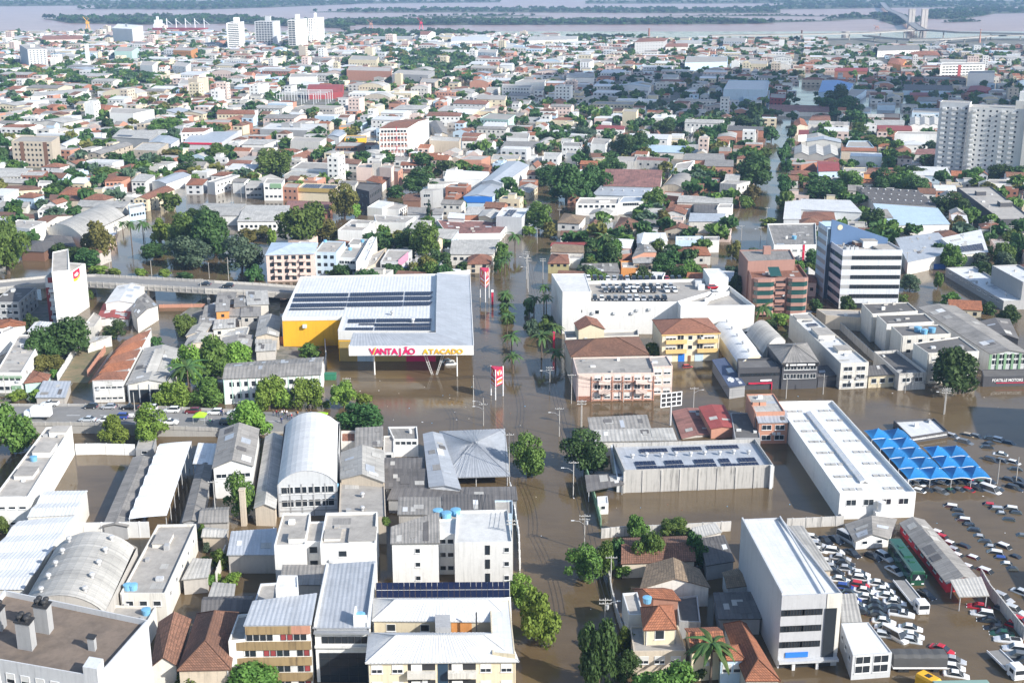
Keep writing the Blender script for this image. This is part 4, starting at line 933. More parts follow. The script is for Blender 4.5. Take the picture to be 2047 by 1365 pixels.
# ---------------- supermarket with the yellow walls
def supermarket():
    z=9.3; o=Wt('M2',600,910); r=empty('supermarket',o); tag(r,'large supermarket with yellow walls, white roof full of solar panels and a white entrance canopy','supermarket')
    P=[Wt('M2',x,y,z) for x,y in((218,597),(632,592),(600,690),(1262,692),(1275,302),(345,320))]
    prism(r,'wall',['Wye','Wwh'],P,-.6,z-.35,side=[0,0,0,0,0,0])
    # white roof edge band, roof sheets
    inn=[p for p in P]; mb=MB(); L=[p-o for p in P]
    for i in range(6):
        a,b=L[i],L[(i+1)%6]; d=(b-a); d.z=0; d.normalize(); n_=V((d.y,-d.x,0))*.12
        h0=-1.0 if i!=2 else -2.6
        mb.face([a+n_+V((0,0,h0)),b+n_+V((0,0,h0)),b+n_+V((0,0,.25)),a+n_+V((0,0,.25))]); mb.face([a+n_+V((0,0,.25)),b+n_+V((0,0,.25)),b-n_*2+V((0,0,.25)),a-n_*2+V((0,0,.25))]); mb.face([b-n_*2+V((0,0,-.3)),a-n_*2+V((0,0,-.3)),a-n_*2+V((0,0,.25)),b-n_*2+V((0,0,.25))])
        if h0<-2: mb.face([b+V((0,0,h0)),a+V((0,0,h0)),a+n_+V((0,0,h0)),b+n_+V((0,0,h0))][::-1])
    mb.build('roof_edge','Wwh',r)
    split=P[1].lerp(P[2],.02); right=P[3].lerp(P[4],.25)
    Q=[P[0],Wt('M2',1266,586,z),P[4],P[5]]; slab(r,'roof','Rwm',[p+V((0,0,-.1)) for p in Q],.05,1.1,.05)
    slab(r,'roof','Rwm',[p+V((0,0,-.09)) for p in (P[2],P[3],Wt('M2',1266,586,z),P[1])],.05,1.1,.05)
    def arr(q,nu,nv,bm=None):
        mb=MB(); w=[Wt('M2',x,y,z+.12)-o for x,y in q]
        for i in range(nu):
            for j in range(nv):
                f=lambda u,v:(w[0].lerp(w[1],u)).lerp(w[3].lerp(w[2],u),v); g=.03
                c=[f((i+g)/nu,(j+g)/nv),f((i+1-g)/nu,(j+g)/nv),f((i+1-g)/nu,(j+1-g)/nv),f((i+g)/nu,(j+1-g)/nv)]
                mb.face(c,0)
        kind(mb.build('solar_panels',['solar','steel'],r),'stuff')
    for q,nu in (((302,456,668,452,673,428,308,432),28),((290,488,664,483,667,458,296,462),28),((274,527,655,520,660,494,282,500),28),((266,545,642,540,646,529,270,533),28),
      ((681,452,1046,444,1050,420,684,427),26),((668,485,1043,478,1046,450,672,456),26),((660,522,1040,518,1043,488,664,494),26),((1056,446,1228,444,1250,418,1058,420),13),((1052,480,1225,478,1248,450,1054,452),13),((1046,516,1223,513,1246,486,1048,488),13),
      ((664,632,852,630,856,604,670,606),14),((860,628,1236,624,1238,601,862,603),28),((740,646,1090,645,1092,634,742,636),26),((848,656,1232,653,1234,632,852,640),28),((644,688,836,687,842,663,652,664),14),((848,685,1230,682,1232,656,852,661),28)):
        a=[(q[i],q[i+1]) for i in(0,2,4,6)]; arr(a,nu,1 if q[5]-q[1]>-14 else 2)
    vent(r,Wt('M2',970,578,z)-o,.6); vent(r,Wt('M2',1110,630,z)-o,.6)
    # entrance canopy wrapped round the corner
    zo,zi,zb=9.2,10.7,6.6
    F1,F2,Rr=[Wt('M2',x,y,9.3) for x,y in((672,795),(1525,790),(1500,297))]; I1,I2,I3=[Wt('M2',x,y,zi) for x,y in((702,700),(1266,700),(1275,292))]
    lo=lambda p,zz:V((p.x,p.y,zz))
    slab(r,'canopy_roof','Rzn',[lo(F1,zo),lo(F2,zo),I2,I1],.1,1.0,.05); slab(r,'canopy_roof','Rzn',[lo(F2,zo),lo(Rr,zo),I3,I2],.1,1.0,.05)
    mb=MB(); q=[F1-o,F2-o,Rr-o,I3-o,I2-o,I1-o]; 
    for a,b,h0,h1 in((0,1,zb,9.45),(1,2,zb,9.45),(5,0,zb,9.45),(2,3,zb,zi)):
        A_,B_=q[a],q[b]; d=B_-A_; d.z=0; d.normalize(); n_=V((d.y,-d.x,0))*.06
        mb.face([lo(A_,h0)+n_,lo(B_,h0)+n_,lo(B_,h1)+n_,lo(A_,h1)+n_]); mb.face([lo(B_,h0)-n_*3,lo(A_,h0)-n_*3,lo(A_,h1)-n_*3,lo(B_,h1)-n_*3]); mb.face([lo(A_,h1)+n_,lo(B_,h1)+n_,lo(B_,h1)-n_*3,lo(A_,h1)-n_*3])
    mb.face([lo(q[0],zb),lo(q[1],zb),lo(q[4],zb),lo(q[5],zb)][::-1]); mb.face([lo(q[1],zb),lo(q[2],zb),lo(q[3],zb),lo(q[4],zb)][::-1])
    mb.face([lo(q[4],9),lo(q[3],9),lo(q[3],zi+.1),lo(q[4],zi+.1)][::1]); mb.face([lo(q[5],9),lo(q[4],9),lo(q[4],zi+.1),lo(q[5],zi+.1)][::1])
    mb.build('fascia','Wwh',r)
    # shop front panels under the canopy
    a,b=P[2]-o,P[3]-o; d=(b-a); d.z=0; Ln=d.length; d.normalize(); n_=V((d.y,-d.x,0))
    for x0,x1,m in((606,722,'Wgo'),(725,845,'Wlb'),(850,1058,'Wgo'),(1060,1262,'pinkp')):
        mb=MB(); mb.box(((x0-600)/662*Ln,0,-.5),((x1-600)/662*Ln,.08,6.2),0,d,n_,lo(a,0)); mb.build('front_panel',m,r)
    for x,y in((850,985),(1412,995)):
        c=Wt('M2',x,y)-o; mb=MB(); mb.tube(lo(c,-.6),lo(c,zb),.2,8); mb.build('column','Wwh',r)
    c=Wt('M2',1258,985)-o
    for s_ in(-1,1):
        mb=MB(); b0=c+V((s_*.25,0,-.5)); t0=c+V((s_*2.4,0,zb)); off=V((.75,0,.2))*s_
        for e in(V(),off): mb.tube(b0+e*.6,t0+e,.07,5)
        for k in range(9):
            p=b0.lerp(t0,k/9); q_=(b0+off*.6).lerp(t0+off,(k+1)/9); mb.tube(p,q_,.045,4); mb.tube((b0+off*.6).lerp(t0+off,k/9),q_*0+b0.lerp(t0,(k+1)/9),.045,4)
        mb.build('truss_leg','Wwh',r)
    # the raised letters
    fa=ang(F1,F2); fd=(F2-F1); fd.z=0; fl=fd.length; fd.normalize(); fn=V((fd.y,-fd.x,0))
    def put(word,x0,x1,zb_,size,m,sxk):
        n=len(word); 
        for i,ch in enumerate(word):
            u=(x0+(x1-x0)*(i+.5)/n-672)/853*fl; p=F1-o+fd*u+fn*.2; text(r,ch,(p.x,p.y,zb_),fa,size,m,.08,sxk,.07)
    put('VANTAJÃO',812,1120,7.0,2.55,'pinkp',1.02); put('ATACADO',1176,1450,7.1,2.0,'yelp',1.1)
    p=F1-o+fd*((843-672)/853*fl)+fn*.32; tk=MB(); tk.face([V((-.35,0,0)),V((-.05,0,0)),V((.75,0,2.2)),V((.4,0,2.2))]); t_=tk.build('tick_mark','yelp',r,(p.x,p.y,7.0)); t_.rotation_euler=(0,0,fa)
    # lean-on box and pipe on the left yellow wall
    u=Wt('M2',372,660,6)-o
    for k,nm in enumerate(('air_conditioner',)): 
        mb=MB(); mb.box((-.6,-.5,-.5),(.6,.4,.5)); q=P[0].lerp(P[1],.37)-o+V((0,-.5,-2.2)); mb.build(nm,'Wlg',r,(q.x,q.y,6.6))
    return r
supermarket()
rail('boundary_wall',[Wt('M2',205,780),Wt('M2',385,778),Wt('M2',510,775)],2.6,.3,'Wte','red brick yard wall in front of the left yellow supermarket wall','wall')
rail('boundary_wall',[Wt('M2',510,770),Wt('M2',520,900),Wt('M2',500,1000)],2.4,.3,'Wdy','stained yard wall between the school and the flooded supermarket forecourt','wall')
# ---------------- triangular pylon signs
def pylon(legs,yb,ytop,ybot,label):
    L=[Wt('ST',*q) for q in legs]; x,y=T('ST',*legs[1]); zt_=zt(x,y,T('ST',0,ytop)[1]); zb=zt(x,y,T('ST',0,ybot)[1])
    r=empty('pylon_sign',L[1]); tag(r,label,'sign'); o=L[1]
    for p in L: mb=MB(); q=p-o; mb.tube((q.x,q.y,-.6),(q.x,q.y,zt_),.16,7); mb.build('leg','whitep',r)
    c=sum(L,V())/3
    for i in range(3):
        a,b=L[i]-o,L[(i+1)%3]-o; d=(b-a); w_=d.length; d.normalize(); n_=V((d.y,-d.x,0)); 
        if n_.dot((a+b)/2-(c-o))<0: n_=-n_
        mb=MB(); mb.box((.15,-.05,zb),(w_-.15,.05,zt_-.1),0,d,n_,a); mb.build('panel','redp',r)
        if n_.y<0.2:
            if d.cross(V((0,0,1))).dot(n_)<0: a,b=b,a; d=-d
            an=math.atan2(d.y,d.x); hh=zt_-zb; s_=hh*.34; m_=(a+b)/2+n_*.1
            text(r,'V',(m_.x-d.x*w_*.19,m_.y-d.y*w_*.19,zb+hh*.58),an,s_*1.25,'whitep',.03,.9,.03); text(r,'A',(m_.x+d.x*w_*.2,m_.y+d.y*w_*.2,zb+hh*.56),an,s_*1.1,'whitep',.03,.9,.03)
            tk=MB(); tk.face([V((-.1,0,0)),V((.12,0,0)),V((.5*w_/2.5,0,hh*.3)),V((.2*w_/2.5,0,hh*.3))]); t_=tk.build('tick_mark','yelp',r,(m_.x-d.x*w_*.1+n_.x*.05,m_.y-d.y*w_*.1+n_.y*.05,zb+hh*.6)); t_.rotation_euler=(0,0,an)
            for k,(zz,ww,hh_,m) in enumerate(((.34,.7,.1,'whitep'),(.2,.6,.05,'yelp'),(.08,.7,.07,'whitep'))):
                mb=MB(); mb.box((-ww*w_/2,-.02,zb+hh*zz),(ww*w_/2,.02,zb+hh*(zz+hh_)),0,d,n_,V((m_.x,m_.y,0))); mb.build('lettering_band',m,r)
    mb=MB(); mb.face([V((p.x-o.x,p.y-o.y,zt_-.1)) for p in L]); mb.build('cap','redp',r)
pylon(((220,1150),(258,1190),(322,1155)),1190,935,1080,'red triangular pylon sign on three white legs, the nearer one at the crossing')
pylon(((128,318),(172,362),(203,322)),362,100,240,'red triangular pylon sign on white legs beyond the supermarket roof corner')
mb=MB(); mb.box((-.35,-.35,-.5),(.35,.35,4.6),0); mb.box((-.42,-.42,4.6),(.42,.42,5.4),1); tag(mb.build('totem_sign',['redp','whitep'],None,Wt('ST',232,380)),'slim red totem with a white head near the farther pylon','sign')
mb=MB(); mb.box((-.3,-.3,-.5),(.3,.3,5.2),0); mb.box((-.35,-.35,5.2),(.35,.35,6),1); tag(mb.build('totem_sign',['redp','pinkp'],None,Wt('ST',755,770)),'slim red totem under the palm beside the white parking building','sign')
# ---------------- white building with cars on its roof
def garage():
    z=10.8; A,B,C,D=[Wt('M3',x,y,z) for x,y in((220,485),(1190,490),(1350,328),(152,352))]
    g=Bd('parking_building',A,B,D,z,'wh','sl','f',p=1.0,label='big white parking building with rows of cars on its roof deck',cat='parking building',skew=C)
    A,B,D,C=[Wt('M3',x,y,z+.1) for x,y in((1027,517),(1532,515),(1005,484),(1357,378))]
    b=Bd('parking_building',A,B,D,z+.1,'wh','sl','f',p=1.6,label='x1',skew=C); merge(g,b)
    A,B,D,C=[Wt('M3',x,y,14) for x,y in((220,420),(415,420),(145,298),(375,296))]
    b=Bd('parking_building',A,B,D,14,'wh','sw','f',p=.15,label='x2',skew=C); merge(g,b)
    A,B,D,C=[Wt('M3',x,y,13.4) for x,y in((1225,330),(1352,322),(1180,262),(1290,262))]
    b=Bd('parking_building',A,B,D,13.4,'wh','sw','f',p=.1,label='x3',skew=C); merge(g,b)
    o=g.root.location
    for x,y in((425,575),(570,575),(690,575),(720,565),(800,562)):
        q=Wt('M3',x,y,6); f=(q.x-g.A.x)/(g.c4[1].x); P_=g.c4[1]*f
        mb=MB(); mb.box((-.5,-.5,-.4),(.5,0,.4)); mb.build('air_conditioner','Wlg',g.root,(P_.x,P_.y,7+(575-y)*.1))
    g.win('f',1,1,1.2,1.1,6,8.5,xs=[.245]); g.win('f',1,2,.9,.9,4,12.5,xs=[.02]); g.win('f',1,1,.9,.9,6,9,xs=[.13])
    # low parapet between deck and ramp, guard booths
    for (x0,y0,x1,y1,zz,m) in ((1125,395,1145,360,2.3,'Wlg'),(1145,410,1172,395,1.8,'Wlg')):
        q=Wt('M3',x0,y0,9.8)-o; mb=MB(); mb.box((0,0,9.75),(2.2,1.8,9.8+zz),0,o=V((q.x,q.y,0))); mb.build('booth',m,g.root)
    a,b=Wt('M3',1190,492,9.8)-o,Wt('M3',1357,440,9.8)-o; d=(b-a).normalized(); mb=MB(); mb.box((0,0,9.7),((b-a).length,.25,11),0,d,V((-d.y,d.x,0)),V((a.x,a.y,0))); mb.build('deck_parapet','Wwh',g.root)
    for k in range(9):   # bay lines
        q=Wt('M3',420+k*66,350,9.83)-o
    return g
GAR=garage()
# ---------------- striped office tower
def striped():
    x,y=T('S1',1205,1085); z=zt(x,y,T('S1',0,440)[1]); A,B,D=[Wt('S1',*q,z) for q in((1245,440),(1905,440),(1115,350))]
    b=Bd('office_tower',A,B,D,z,'lw','sl','f',p=1.0,label='white office tower banded with dark ribbon windows, blue slanted wall behind its roof',cat='office tower'); fh=z/6.1
    for i in range(5):
        zt_=z-fh*.62-fh*i; zb=zt_-fh*.4
        b.box('window_band','Wgr',.05,-.03,zb,b.Lu*.15,.0,zt_)
        n=14
        fm,pm,_=win_mesh(b.Lu*.84/n,fh*.4,'r')
        for k in range(n):
            c=b.ux*(b.Lu*(.155+.84*(k+.5)/n)); o_=link(fm,'window',b.root,(c.x,c.y,zb),math.atan2(b.ux.y,b.ux.x)); link(pm,'pane',o_)
    P0,P1=b.face('l'); d=(P1-P0); L=d.length; d.normalize(); out=V((d.y,-d.x,0))
    for i in range(6):
        zt_=z-fh*.62-fh*i; mb=MB(); mb.box((0,-.05,max(.1,zt_-fh*.5)),(L-.05,0,zt_),0,d,-out,P0); mb.build('window_band','glass_blue',b.root)
    b.box('lobby','glass',.3,-.02,-.3,b.Lu*.95,.0,fh*.55)
    for u in(.2,b.Lu*.14,b.Lu*.5,b.Lu*.98): b.box('column','Wwh',u-.3,-.3,-.5,u+.3,-.02,fh*.7)
    # side slab and the slanted blue wall
    b.box('side_slab','Wlb',-1.6,b.Lv+.01,-.5,5.5,b.Lv+11,z+5)
    for i in range(8):
        zt_=z+5-fh*.5-fh*i; mb=MB(); mb.box((-1.68,b.Lv+.4,zt_-fh*.45),(-1.6,b.Lv+10.9,zt_),0,b.ux,b.uy); mb.build('window_band','Wgr',b.root)
    b.box('recess_panel','glass_blue',-1.4,b.Lv-.06,0,-.1,b.Lv,z+4.6)
    mb=MB(); f=lambda u,v,zz:b.ux*u+b.uy*v+V((0,0,zz)); u0,u1,v0,v1=-.4,b.Lu*.97,b.Lv-.25,b.Lv+.35
    q0=[f(u0,v0,z-1),f(u1,v0,z-1),f(u1,v0,z+1.2),f(u0,v0,z+8)]; q1=[f(u0,v1,z-1),f(u1,v1,z-1),f(u1,v1,z+1.2),f(u0,v1,z+8)]
    mb.face(q0); mb.face(q1[::-1]); mb.face([q0[3],q0[2],q1[2],q1[3]]); mb.face([q0[2],q0[1],q1[1],q1[2]]); mb.face([q0[0],q0[3],q1[3],q1[0]]); mb.build('slanted_wall','Wsb',b.root)
    c=f(b.Lu*.13,v0-.04,z+5.2); mb=MB(); mb.tube(c,c-b.uy*.06,.95,18); mb.build('round_emblem','Wcr',b.root)
    for k in range(3): mb=MB(); mb.box((-1.7,b.Lv+2.5+k*2.3,z+3.4),(-1.61,b.Lv+3.3+k*2.3,z+4.6),0,b.ux,b.uy); mb.build('wall_mark','whitep',b.root)
    for i in range(3):
        for j in range(2): 
            c=f(2.5+i*1.5,3+j*2,z-1); mb=MB(); mb.box((-.6,-.8,0),(.6,.8,1.5),0,o=c); mb.tube(c+V((0,0,1.5)),c+V((0,0,1.75)),.5,10,1); mb.build('air_conditioner',['Wlg','dark'],b.root)
    b.rbox(.58,.72,5,4,2.4,'Wlg'); b.rbox(.43,.8,3.5,3.5,1.5,'Wbn','plant_box'); b.box('roof_panel','Rsl',b.Lu*.62,1,z-.9,b.Lu*.93,b.Lv*.8,z-.2)
striped()
# ---------------- brick apartment house with glazed bays
def brickapt():
    z=zt(T('S1',0,1165)[0]+45,T('S1',0,1165)[1],T('S1',0,750)[1])
    A,B,D,C=[Wt('S1',*q,z) for q in((235,752),(862,742),(170,560),(760,600))]
    b=Bd('apartment_building',A,B,D,z,'bp','te','f',p=.7,label='brown brick apartment house with green glazed bay windows and orange roof terraces',skew=C)
    zz=z+3.2; A,B,D,C=[Wt('S1',*q,zz) for q in((195,565),(715,545),(98,440),(660,435))]
    u=Bd('apartment_building',A,B,D,zz,'bp','fb','f',p=.4,label='x4',skew=C); merge(b,u)
    u.box
    q=u.pos(.5,.7)+u.A-b.A; mb=MB(); mb.box((-1.3,-1,z),(1.3,1,zz+2.4),0,o=V((q.x,q.y,0))); mb.build('chimney','Wbp',b.root)
    for u0,u1 in((.04,.40),(.64,.985)):
        a,c=u0*b.Lu,u1*b.Lu; pl=lambda k:[(a-k,0),(a-k,-.9-k*.5),(a+1.3,-2-k),(c-1.3,-2-k),(c+k,-.9-k*.5),(c+k,0)]
        w=lambda P:[b.A+b.ux*x+b.uy*y for x,y in P]
        for i in range(5):
            zt_=z+.1-i*z/4.65; prism(b.root,'bay_parapet',['Wbp'],w(pl(.12)),zt_-1.15,zt_,o=b.A)
            if i<4: prism(b.root,'bay_glazing',['glass_green'],w(pl(-.12)),zt_-z/4.65,zt_-1.15,o=b.A)
    for i in range(4): b.box('balcony','Wbp',b.Lu*.43,-.9,z*.98-(i+.9)*z/4.65,b.Lu*.6,0,z*.98-(i+.9)*z/4.65+.9); b.box('window_band','glass',b.Lu*.43,-.03,z-(i+.78)*z/4.65,b.Lu*.6,0,z-(i+.4)*z/4.65)
    mb=MB(); mb.face([b.ux*(b.Lu*.35)+b.uy*3+V((0,0,z-.2)),b.ux*(b.Lu*.55)+b.uy*3+V((0,0,z-.2)),b.ux*(b.Lu*.5)+b.uy*6+V((0,0,z+2.4)),b.ux*(b.Lu*.3)+b.uy*6+V((0,0,z+2.4))]); mb.build('skylight','glass_green',b.root)
brickapt()
# ---------------- tall balcony tower at the right edge
def tower():
    yb=T('RT',0,1185)[1]; x=T('RT',630,0)[0]; z=zt(x,yb,T('RT',0,232)[1]); A=Wt('RT',668,232,z); B=Wt('RT',1413,262,z); d=(B-A); d.z=0; d.normalize(); n_=V((-d.y,d.x,0)); B=A+d*62
    b=Bd('tower_block',A,B,A+n_*16,z,'wh','sl','f',p=.6,label='very tall white tower block covered in small balconies, at the right edge',cat='tower block')
    A2=A-d*(16.2)+n_*1.5; zz=z+2
    g=Bd('tower_block',A2,A+n_*1.5-d*.02,A2+n_*12,zz,'lg','sl','f',p=.4,label='x5'); merge(b,g)
    FH=2.78; nf=15; fr,pa,_=win_mesh(1.3,1.1,'r'); bm=MB(); bm.box((-1.1,-1.6,0),(1.1,0,1.1)); bm=bm.mesh('balcony','Wwh'); wm=MB(); wm.box((-.5,-.04,0),(.5,0,1.0)); wm=wm.mesh('window','glass'); a_=math.atan2(d.y,d.x)
    bm2=MB(); bm2.box((-1.0,-1.1,0),(1.0,0,.95)); bm2=bm2.mesh('balcony','Wlg')
    for f in range(nf):
        zf=z-2.6-FH*f
        for u in(3.2,18.6,23.8,45.5,50.8): c=d*u; link(bm,'balcony',b.root,(c.x,c.y,zf-.3),a_); link(wm,'window',b.root,((d*(u+1.7)).x,(d*(u+1.7)).y,zf+.3),a_)
        for u in(8.0,11.6,15,39.6): c=d*u; link(wm,'window',b.root,(c.x,c.y,zf+.2),a_)
        for u in(2.8,8,12.8): c=(A2-A)+d*u; link(bm,'balcony',b.root,(c.x,c.y,zf+.4),a_); c=c+d*1.8; link(wm,'window',b.root,(c.x,c.y,zf+.9),a_)
    b.box('stair_shaft','Wow',30.2,-2.4,-.5,38.4,3,z+2.6); b.box('lift_head','Wow',24,5,z-.6,42,10,z+4); b.box('water_tower','Wwh',25.5,5.5,z+4,31,9,z+9)
    b.box('edge_fin','Wgr',-.5,-1.2,-.5,-.02,1.6,z+1); 
tower()
# ---------------- blocks that belong together
KEY['wd'].win('f',1,3,.9,1.9,.3,9,'r',xs=[.57]); KEY['wd'].win('f',1,3,1.0,1.0,.3,9,'g',xs=[.9]); KEY['wc'].win('f',1,3,1.0,1.0,.3,8.8,'g',xs=[.55]); KEY['wb'].win('f',1,3,1.6,1.3,.3,9,'g',xs=[.4])
for a,b in(('tw','tw2'),('wc','wd')): merge(KEY[a],KEY[b])
K=KEY['tw']; K.win('f',1,4,2.2,1.1,1.5,K.z*.75,xs=[.42]); 
K.box('maroon_panel','Wdr',-.03,-.06,0,K.Lu*.2,0,K.z*.78); K.box('maroon_panel','Wdr',K.Lu*.15,-.07,K.z*.88,K.Lu*.98,0,K.z-.05); K.box('maroon_panel','Wdr',.2,-.08,K.z*.66,K.Lu*.7,0,K.z*.76)
K.win('f',1,1,1.6,1.4,K.z*.78,K.z*.88,xs=[.6])
for i in range(4): K.box('balcony','Wwh',K.Lu*.18,-1.3,1.6+i*3.0,K.Lu*.78,0,2.6+i*3.0)
for i in range(6): K.box('pergola_beam','Wwh',K.Lu*(.12+.12*i),-1.2,K.z*.66-.3,K.Lu*(.12+.12*i)+.2,0,K.z*.66-.05)
P0,P1=K.face('r'); d=(P1-P0); L=d.length; d.normalize(); nn=V((d.y,-d.x,0))
for q,m in((((.42,.97),(.72,.99),(.72,.86),(.62,.8),(.42,.82)),'redp'),(((.42,.815),(.62,.795),(.72,.855),(.72,.8),(.56,.74),(.42,.76)),'yelp'),(((.47,.9),(.6,.93),(.66,.88),(.6,.84),(.5,.85)),'whitep'),(((.44,.79),(.55,.8),(.62,.83),(.5,.83)),'redp')):
    mb=MB(); mb.face([P0+d*(L*u)+nn*(.02+.015*('redp','yelp','whitep').index(m))+V((0,0,K.z*v)) for u,v in q]); mb.build('mural',m,K.root)
# orange hipped roofs on the long white block
K=KEY['orange']; rb=MB()
for i in range(5):
    v0,v1=i/5,(i+.8)/5; z=K.z-.1; q=[K.pos(-.03,v0,z),K.pos(1.03,v0,z),K.pos(1.03,v1,z),K.pos(-.03,v1,z)]; m0=K.pos(.3,(v0+v1)/2,z+1.5); m1=K.pos(.72,(v0+v1)/2,z+1.5)
    rb=MB(); rb.patch(q[0],q[1],m1,m0); rb.patch(q[1],q[2],m1,m1); rb.patch(q[2],q[3],m0,m1); rb.patch(q[3],q[0],m0,m0); rb.build('hipped_roof','Rtr' if i%2 else 'Rte',K.root)
rb=MB(); rb.patch(K.pos(-.04,0,K.z),K.pos(.12,0,K.z+.9),K.pos(.12,1,K.z+.9),K.pos(-.04,1,K.z)); rb.build('side_roof','Rto',K.root)
# skylight monitor on the grey gabled hall
K=KEY['gab']
for i in range(9):
    v=.2+.07*i; mb=MB(); z=K.z+1.0
    q=[K.pos(.36,v,z),K.pos(.62,v,z),K.pos(.62,v+.05,z+.9),K.pos(.36,v+.05,z+.9)]; mb.patch(*q,0,0,0,.3); mb.face([q[0],q[3],K.pos(.36,v+.05,z)]); mb.face([q[1],K.pos(.62,v+.05,z),q[2]]); mb.face([q[3],q[2],K.pos(.62,v+.05,z),K.pos(.36,v+.05,z)]); mb.build('skylight','Rfl',K.root)
K.box('glass_front','glass',.4,-.05,-.3,K.Lu-.4,0,K.z*.7)
for k in range(5): K.box('column','Wlg',.3+(K.Lu-.8)*k/4,-.25,-.5,.55+(K.Lu-.8)*k/4,-.05,K.z)
K=KEY['mar']
for u in(.62,.8): q=[K.pos(u,.1,K.z+.3),K.pos(u+.05,.1,K.z+.3),K.pos(u+.05,.8,K.z+.6),K.pos(u,.8,K.z+.6)]
K=KEY['gb']; K.box('green_band','Wgn',-.02,-.08,K.z-1.7,K.Lu,0,K.z-.9); K.box('green_band','Wgn',K.Lu*.55,-.08,-.3,K.Lu*.95,0,2.2)
K=KEY['school']
for i in range(13): K.box('green_trim','Wmi',K.Lu*i/12-.12,-.12,-.5,K.Lu*i/12+.12,0,K.z)
K=KEY['dark']   # roof terrace: fan shafts
def shaft(x0,y0,w_,d_,h,n,label):
    q=Wt('DR',x0,y0,K.zr)-K.A; mb=MB(); o_=V((q.x,q.y,0)); mb.box((0,0,K.zr-.1),(w_,d_,K.zr+h),0,K.ux,K.uy,o_); mb.box((-.15,-.15,K.zr+h),(w_+.15,d_+.15,K.zr+h+.15),1,K.ux,K.uy,o_); s_=mb.build('fan_shaft',['Wgr','dark'],K.root)
    for i in range(n):
        for j in range(2):
            c=o_+K.ux*(w_*(i+.5)/n)+K.uy*(d_*(j+.5)/2); v_=vent(K.root,(c.x,c.y,K.zr+h+.1),.4); v_.parent=s_; v_.name='fan'; setm(v_,'dark')
shaft(225,930,2.4,1.8,4.2,2,''); shaft(455,720,2.3,1.8,4.2,2,''); shaft(-150,680,2.4,1.8,3.2,2,''); shaft(1120,950,1.1,.9,2.0,0,'')
K.box('penthouse','Wlg',K.Lu-2.2,-.02,14,K.Lu+.02,2.6,K.z+1.2)
# stone banded office and the grey sloping office
K=KEY['st']; fh=2.85
for i in range(4):
    u0=-.05 if i==0 else -2.9; zt_=K.z-.1-fh*i; K.box('stone_band','Wst',u0,-.35,zt_-1.45,K.Lu*(.71 if i==0 else 1)+.05,-.01,zt_)
    if i==0: K.box('stone_band','Wte',K.Lu*.712,-.36,zt_-1.45,K.Lu+.05,-.01,zt_)
    K.box('wall_strip','Wwh',u0,-.08,zt_-fh,K.Lu+.02,0,zt_-1.45)
    fm,pm,_=win_mesh(.95,1.05,'r'); n=int((K.Lu-u0)/1.08)
    for k in range(n):
        if k%5==4: continue
        c=K.ux*(u0+.6+1.08*k)-K.uy*.09; o_=link(fm,'window',K.root,(c.x,c.y,zt_-1.45-1.2),math.atan2(K.ux.y,K.ux.x)); p_=link(pm,'pane',o_)
        if k in(5,6,11): setm(p_,'Wdr')
for ch in K.root.children:
    if ch.name.startswith('stone_band') and ch.data.materials[0].name!='Wte': setm(ch,'Wst')
K=KEY['gc']; K.box('gutter_band','Rzn',-.1,-.9,K.z-.75,K.Lu+.1,-.01,K.z-.45)
K.win('f',7,1,1.35,1.35,K.z-3.0,K.z-1.5,'r',u0=.12,u1=.97,up=.5); K.box('ledge','Wwh',-.1,-.5,K.z-3.5,K.Lu+.1,-.01,K.z-3.2)
K.box('glass_wall','glass',K.Lu*.07,-.06,-.5,K.Lu*.95,0,K.z-4.6)
for k in range(6): K.box('mullion','dark',K.Lu*(.07+.176*k)-.04,-.1,-.5,K.Lu*(.07+.176*k)+.04,-.06,K.z-4.6)
for k in range(3): K.box('mullion','dark',K.Lu*.07,-.1,1.2+1.6*k,K.Lu*.95,-.06,1.28+1.6*k)
for s_ in(0,1): K.box('parapet','Wwh',(-.05,K.Lu-.3)[s_],0,K.z-.5,(.3,K.Lu+.05)[s_],K.Lv,K.z+.9)
K.box('roof_enclosure','Wwh',K.Lu*.72,.2,K.z-.5,K.Lu-.3,.5,K.z+2.0); K.box('roof_enclosure','Wwh',K.Lu*.72,.5,K.z-.5,K.Lu*.76,3.4,K.z+2.0)
tank(K.A+K.ux*(K.Lu*.83)+K.uy*1.8+V((0,0,K.z+.25)),'round turquoise water tank in white enclosure on the grey sloping office roof',.85,1.3)
